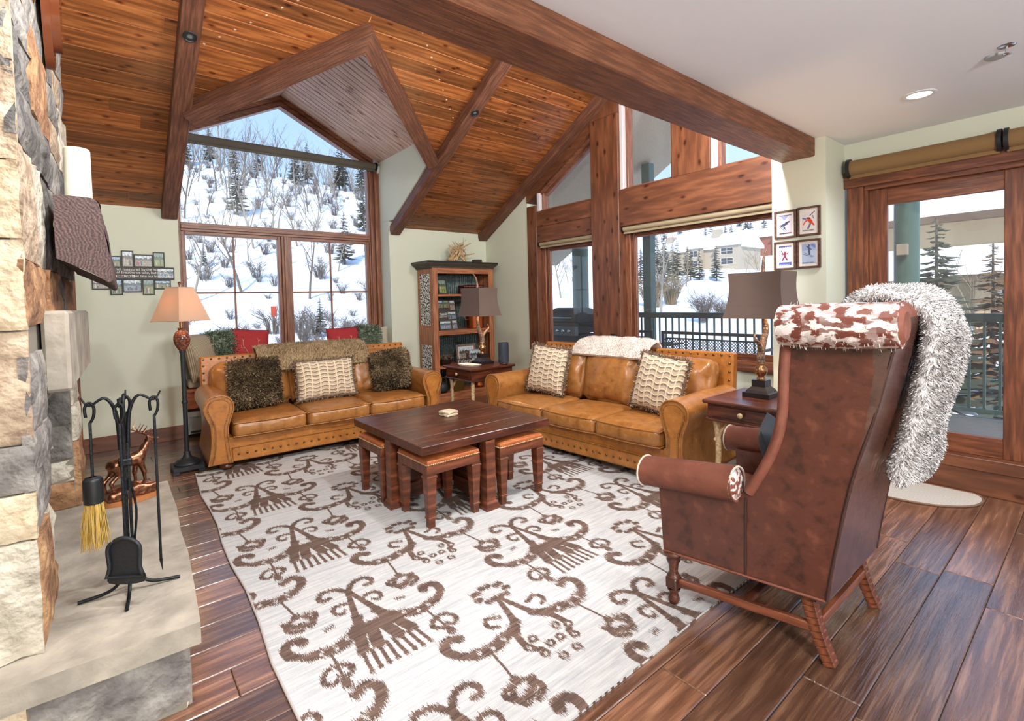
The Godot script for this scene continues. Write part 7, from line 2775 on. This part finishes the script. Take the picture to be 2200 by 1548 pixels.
	for e in [[-9.0, 4.0], [-1.5, 3.6], [6.5, 5.2]]:
		bit("bay", "building_beige", t1, -1.6, 0.1, -2, 7.6, e[0] - e[1] / 2, e[0] + e[1] / 2, 0.0)
		gable_roof(t1, -1.8, 3, e[0] - e[1] / 2, e[0] + e[1] / 2, 7.4, 1.6, true, M.snow, 0.35, 0.3)
		for y in [1.6, 4.0, 6.2]: far_window(t1, -1.6, y, e[0], e[1] * 0.5, 1.3)
	for q in 6:
		for y in [1.4, 3.6, 5.6]: far_window(t1, 0.0, y, -11.5 + q * 3.7, 1.1, 1.2)
	bit("chimney", "building_beige", t1, 3, 5, 7, 11.4, -11.6, -10, 0.0)
	bit("chimney", "building_beige", t1, 3, 5, 7, 11.8, 0.6, 2.2, 0.0)
	var t2 := thing("hilltop_lodge", "long brown-gabled lodge with snow roofs above the beige one", "building", V(150, 15.0, -78))
	bit("wall", "building_red", t2, 0, 12, -3, 3.4, -24, 24, 0.0)
	gable_roof(t2, 0, 12, -24, 24, 3.2, 2.6, false, M.snow, 0.8, 0.7)
	for e in [-19.0, -8.0, -3.0, 8.0, 18.0]:
		bit("bay", "building_red", t2, -1.8, 0.2, -3, 3.4, e - 2.2, e + 2.2, 0.0)
		gable_roof(t2, -2.2, 4, e - 2.2, e + 2.2, 3.4, 2.2, true, M.snow, 0.3, 0.35)
		far_window(t2, -1.8, 2.0, e, 2.2, 1.6)
	# the neighbouring wing seen through the sliding door
	var t3 := thing("neighbour_building", "tan neighbouring wing with deep snow on its layered roofs", "building", V(27, 0, -3))
	bit("wall", "building_tan", t3, 0, 10, -7, 2.2, -9, 8, 0.0)
	bit("upper_wall", "building_tan", t3, 7, 12, 2, 5.3, -7.5, 9, 0.0)
	var rf := MB.new()
	rf.prism(PackedVector2Array([Vector2(-0.8, 1.9), Vector2(8.0, 3.3), Vector2(8.0, 3.9), Vector2(-0.8, 2.35)]), 18.5, Transform3D(Basis.IDENTITY, V(0, 0, -10)))
	part(rf, "snow_roof", M.snow, t3)
	var ea := MB.new()
	ea.prism(PackedVector2Array([Vector2(-0.85, 1.75), Vector2(1.0, 1.75), Vector2(1.0, 2.0), Vector2(-0.85, 1.92)]), 18.5, Transform3D(Basis.IDENTITY, V(0, 0, -10)))
	part(ea, "eave", M.eave, t3)
	gable_roof(t3, 6.4, 14, -7.0, 2.2, 5.2, 1.3, true, M.snow, 0.5, 0.55)
	bit("eave", "eave", t3, 5.8, 6.4, 4.9, 5.25, -7.8, 2.6, 0.0)
	for q in 3: far_window(t3, 0, -0.4, -7.2 + q * 2.6, 0.9, 1.0)
	# gabled bay with a balcony at the right
	bit("bay", "building_tan", t3, -3.0, 0.1, -7, 2.0, -0.2, 6.0, 0.0)
	gable_roof(t3, -3.6, 3, -0.2, 6.0, 2.0, 1.7, true, M.snow, 0.5, 0.2)
	gable_roof(t3, -3.5, 2.5, -0.2, 6.0, 1.75, 1.7, true, M.eave, 0.52, 0.24, "eave")
	far_window(t3, -3.0, 0.9, 1.2, 1.4, 1.3)
	far_window(t3, -3.0, 0.3, 3.0, 1.4, 2.4)
	bit("balcony_floor", "trim_cream", t3, -4.2, -3.0, -1.05, -0.85, 0.2, 5.0, 0.0)
	bit("balcony_rail", "trim_cream", t3, -4.2, -4.1, 0.1, 0.2, 0.2, 5.0, 0.0)
	for q in 24: bit("baluster", "trim_cream", t3, -4.18, -4.12, -0.85, 0.1, 0.25 + q * 0.2, 0.31 + q * 0.2, 0.0)
	# trees between
	var big := [null, conifer_crown(981, 6.0, 1.3, 26, 13, 0.05), M.needles]
	var tmm := MB.new()
	tmm.tube([V(0, -0.5, 0), V(0, 5.9, 0)], [0.1, 0.015], 6, false)
	big[0] = tmm.mesh()
	var gy := -4.2
	conifer(big, "tall spruce with brown cones just beyond the balcony railing", "", 16.6, -2.95, 1.28, 0.0, gy)
	conifer([big[0], conifer_crown(982, 6.0, 1.25, 26, 13, 0.05), M.needles_brown], "browner spruce to the right behind the balcony railing", "", 17.5, -2.0, 1.16, 1.0, gy)
	conifer([big[0], conifer_crown(983, 6.0, 1.5, 22, 12, 0.05), M.needles_blue], "wide blue-green spruce below the balcony railing", "", 12.5, -1.3, 0.78, 1.0, gy)
	var ta := part_mesh(bare_tree(985, 7.0, 0.5, 0.06, 3), "bare_aspen", M.twig_tan, self)
	tag(ta, "slim leafless aspen in front of the tan neighbouring wing", "tree")
	ta.position = V(19.0, -3.0, -1.9)
	# balcony
	var dk := thing("balcony_deck", "grey boarded balcony deck outside the glass", "deck")
	for q in 11: bit("deck_board", "deck_board", dk, 5.37 + q * 0.14, 5.37 + q * 0.14 + 0.134, 0.15, 0.18, -8.6, 3.6, 0.003)
	bit("fascia", "dark_green_metal", dk, 6.91, 6.95, -0.1, 0.18, -8.6, 3.6)
	bit("joist", "dark_green_metal", dk, 5.4, 6.9, -0.1, 0.14, -8.6, -8.5)
	var rl := thing("balcony_railing", "dark green metal balcony railing", "railing")
	bit("top_rail", "dark_green_metal", rl, 6.80, 6.93, 1.17, 1.25, -8.6, 3.6)
	bit("bottom_rail", "green_metal", rl, 6.845, 6.885, 0.24, 0.28, -8.6, 3.6)
	var bm := MB.new()
	bm.box(V(0, 0.725, 0), V(0.022, 0.9, 0.022), 0.002)
	var bal := bm.mesh()
	for q in 104:
		var o := part_mesh(bal, "baluster", M.green_metal, rl)
		o.position = V(6.865, 0, -8.55 + q * 0.115)
	for e in [[6.98, -1.50, 0.115, 24, "round green steel column outside the sliding door"], [7.0, -6.45, 0.15, 24, "thick green steel column behind the barbecue"]]:
		var cb := thing("steel_column", e[4], "column", V(e[0], 0, e[1]))
		var cm := MB.new()
		cm.lathe([Vector2(e[2], 0.18), Vector2(e[2], 4.2 if e[1] > -1.6 else vault(e[1] - 0.15) - 0.02)], e[3])
		part(cm, "shaft", M.green_metal, cb)
		var fl := MB.new()
		fl.lathe([Vector2(e[2] + 0.05, 0.18), Vector2(e[2] + 0.05, 0.2), Vector2(e[2], 0.2)], e[3])
		part(fl, "base_plate", M.dark_green_metal, cb)
	var sc := thing("steel_post", "square green steel post outside the wide balcony window", "column", V(6.95, 0, -4.88))
	bit("shaft", "green_metal", sc, -0.07, 0.07, 0.18, vault(-4.96) - 0.02, -0.075, 0.075, 0.006)
	bit("base_plate", "dark_green_metal", sc, -0.1, 0.1, 0.18, 0.19, -0.1, 0.1, 0.002)
	bit("light_box", "deck_board", thing("junction_box", "small pale box fixed to the round green column", "fixture", V(6.84, 1.95, -1.50)), -0.06, 0.0, -0.06, 0.06, -0.05, 0.05)
	patio()

func patio() -> void:
	# barbecue
	var g := thing("barbecue_grill", "black and steel gas barbecue on the balcony", "grill", V(6.38, 0.18, -6.05), 0.0)
	var lid := MB.new()
	var pts := curve2([Vector2(-0.26, 0.92), Vector2(-0.27, 1.0), Vector2(-0.2, 1.13), Vector2(-0.05, 1.17), Vector2(0.15, 1.13), Vector2(0.25, 1.02), Vector2(0.26, 0.92)], 4)
	lid.prism(pts, 0.66, Transform3D(Basis.IDENTITY, V(0, 0, -0.33)), true)
	part(lid, "lid", M.black_iron, g)
	var hd := MB.new()
	hd.tube([V(-0.31, 1.0, -0.25), V(-0.31, 1.0, 0.25)], [0.014], 8)
	part(hd, "lid_handle", M.chrome, g)
	bit("firebox", "black_iron", g, -0.25, 0.25, 0.74, 0.92, -0.33, 0.33)
	bit("control_panel", "steel_panel", g, -0.34, -0.25, 0.70, 0.86, -0.33, 0.33)
	for k in 4:
		var kn := MB.new()
		kn.lathe([Vector2(0.03, 0.0), Vector2(0.026, 0.03), Vector2(0.0, 0.032)], 14, Transform3D(Basis(V(0, 0, 1), PI / 2), V(-0.34, 0.78, -0.21 + k * 0.14)))
		part(kn, "knob", M.chrome, g)
	for sg in [-1.0, 1.0]: bit("side_shelf", "black_iron", g, -0.22, 0.22, 0.86, 0.90, 0.34 * sg - (0.36 if sg < 0 else 0.0), 0.34 * sg + (0.36 if sg > 0 else 0.0))
	bit("cabinet", "black_iron", g, -0.22, 0.22, 0.08, 0.72, -0.32, 0.32)
	for e in [[-0.2, -0.3], [-0.2, 0.3], [0.2, -0.3], [0.2, 0.3]]: bit("caster", "black_plastic", g, e[0] - 0.03, e[0] + 0.03, 0.0, 0.09, e[1] - 0.03, e[1] + 0.03)
	# lattice-backed metal seats
	for e in [["black metal patio bench with a lattice back outside the wide window", -4.14, -2.78, 6.2], ["black metal patio chair with a lattice back at the window's left edge", -5.05, -4.33, 6.2]]:
		var w: float = (e[2] - e[1]) / 2
		var t := thing("patio_bench" if w > 0.5 else "patio_chair", e[0], "bench" if w > 0.5 else "chair", V(e[3], 0.18, (e[1] + e[2]) / 2))
		bit("back_rail", "black_plastic", t, -0.02, 0.02, 0.79, 0.83, -w, w)
		bit("back_rail", "black_plastic", t, -0.012, 0.012, 0.72, 0.74, -w + 0.04, w - 0.04)
		bit("back_rail", "black_plastic", t, -0.012, 0.012, 0.30, 0.32, -w + 0.04, w - 0.04)
		for sg in [-1.0, 1.0]:
			bit("back_post", "black_plastic", t, -0.02, 0.02, 0.0, 0.83, sg * w - 0.02, sg * w + 0.02)
			bit("front_leg", "black_plastic", t, 0.46, 0.5, 0.0, 0.42, sg * w - 0.02, sg * w + 0.02)
			bit("arm", "black_plastic", t, 0.0, 0.5, 0.6, 0.63, sg * w - 0.025, sg * w + 0.025)
		bit("seat_panel", "black_plastic", t, 0.02, 0.5, 0.40, 0.425, -w, w)
		var lt := MB.new()
		var y0 := 0.32
		var y1 := 0.72
		var zz := -w
		var hgt := y1 - y0
		while zz < w + hgt:
			for sg in [-1.0, 1.0]:
				var a := zz - (hgt if sg > 0 else 0.0)
				var b := zz - (0.0 if sg > 0 else hgt)
				# clip the diagonal from (a, y0) to (b, y1)
				var p := Vector2(a, y0)
				var q := Vector2(b, y1)
				var lo := -w + 0.03
				var hi := w - 0.03
				var d := q - p
				var t0 := 0.0
				var t1 := 1.0
				if absf(d.x) > 1e-6:
					var ta := (lo - p.x) / d.x
					var tb := (hi - p.x) / d.x
					t0 = maxf(t0, minf(ta, tb))
					t1 = minf(t1, maxf(ta, tb))
				if t1 > t0 + 0.02:
					var pa := p + d * t0
					var pb := p + d * t1
					lt.bar(V(0, pa.y, pa.x), V(0, pb.y, pb.x), 0.006, 0.011, 0.0, V(1, 0, 0))
			zz += 0.042
		part(lt, "lattice", M.black_plastic, t, "", "stuff")
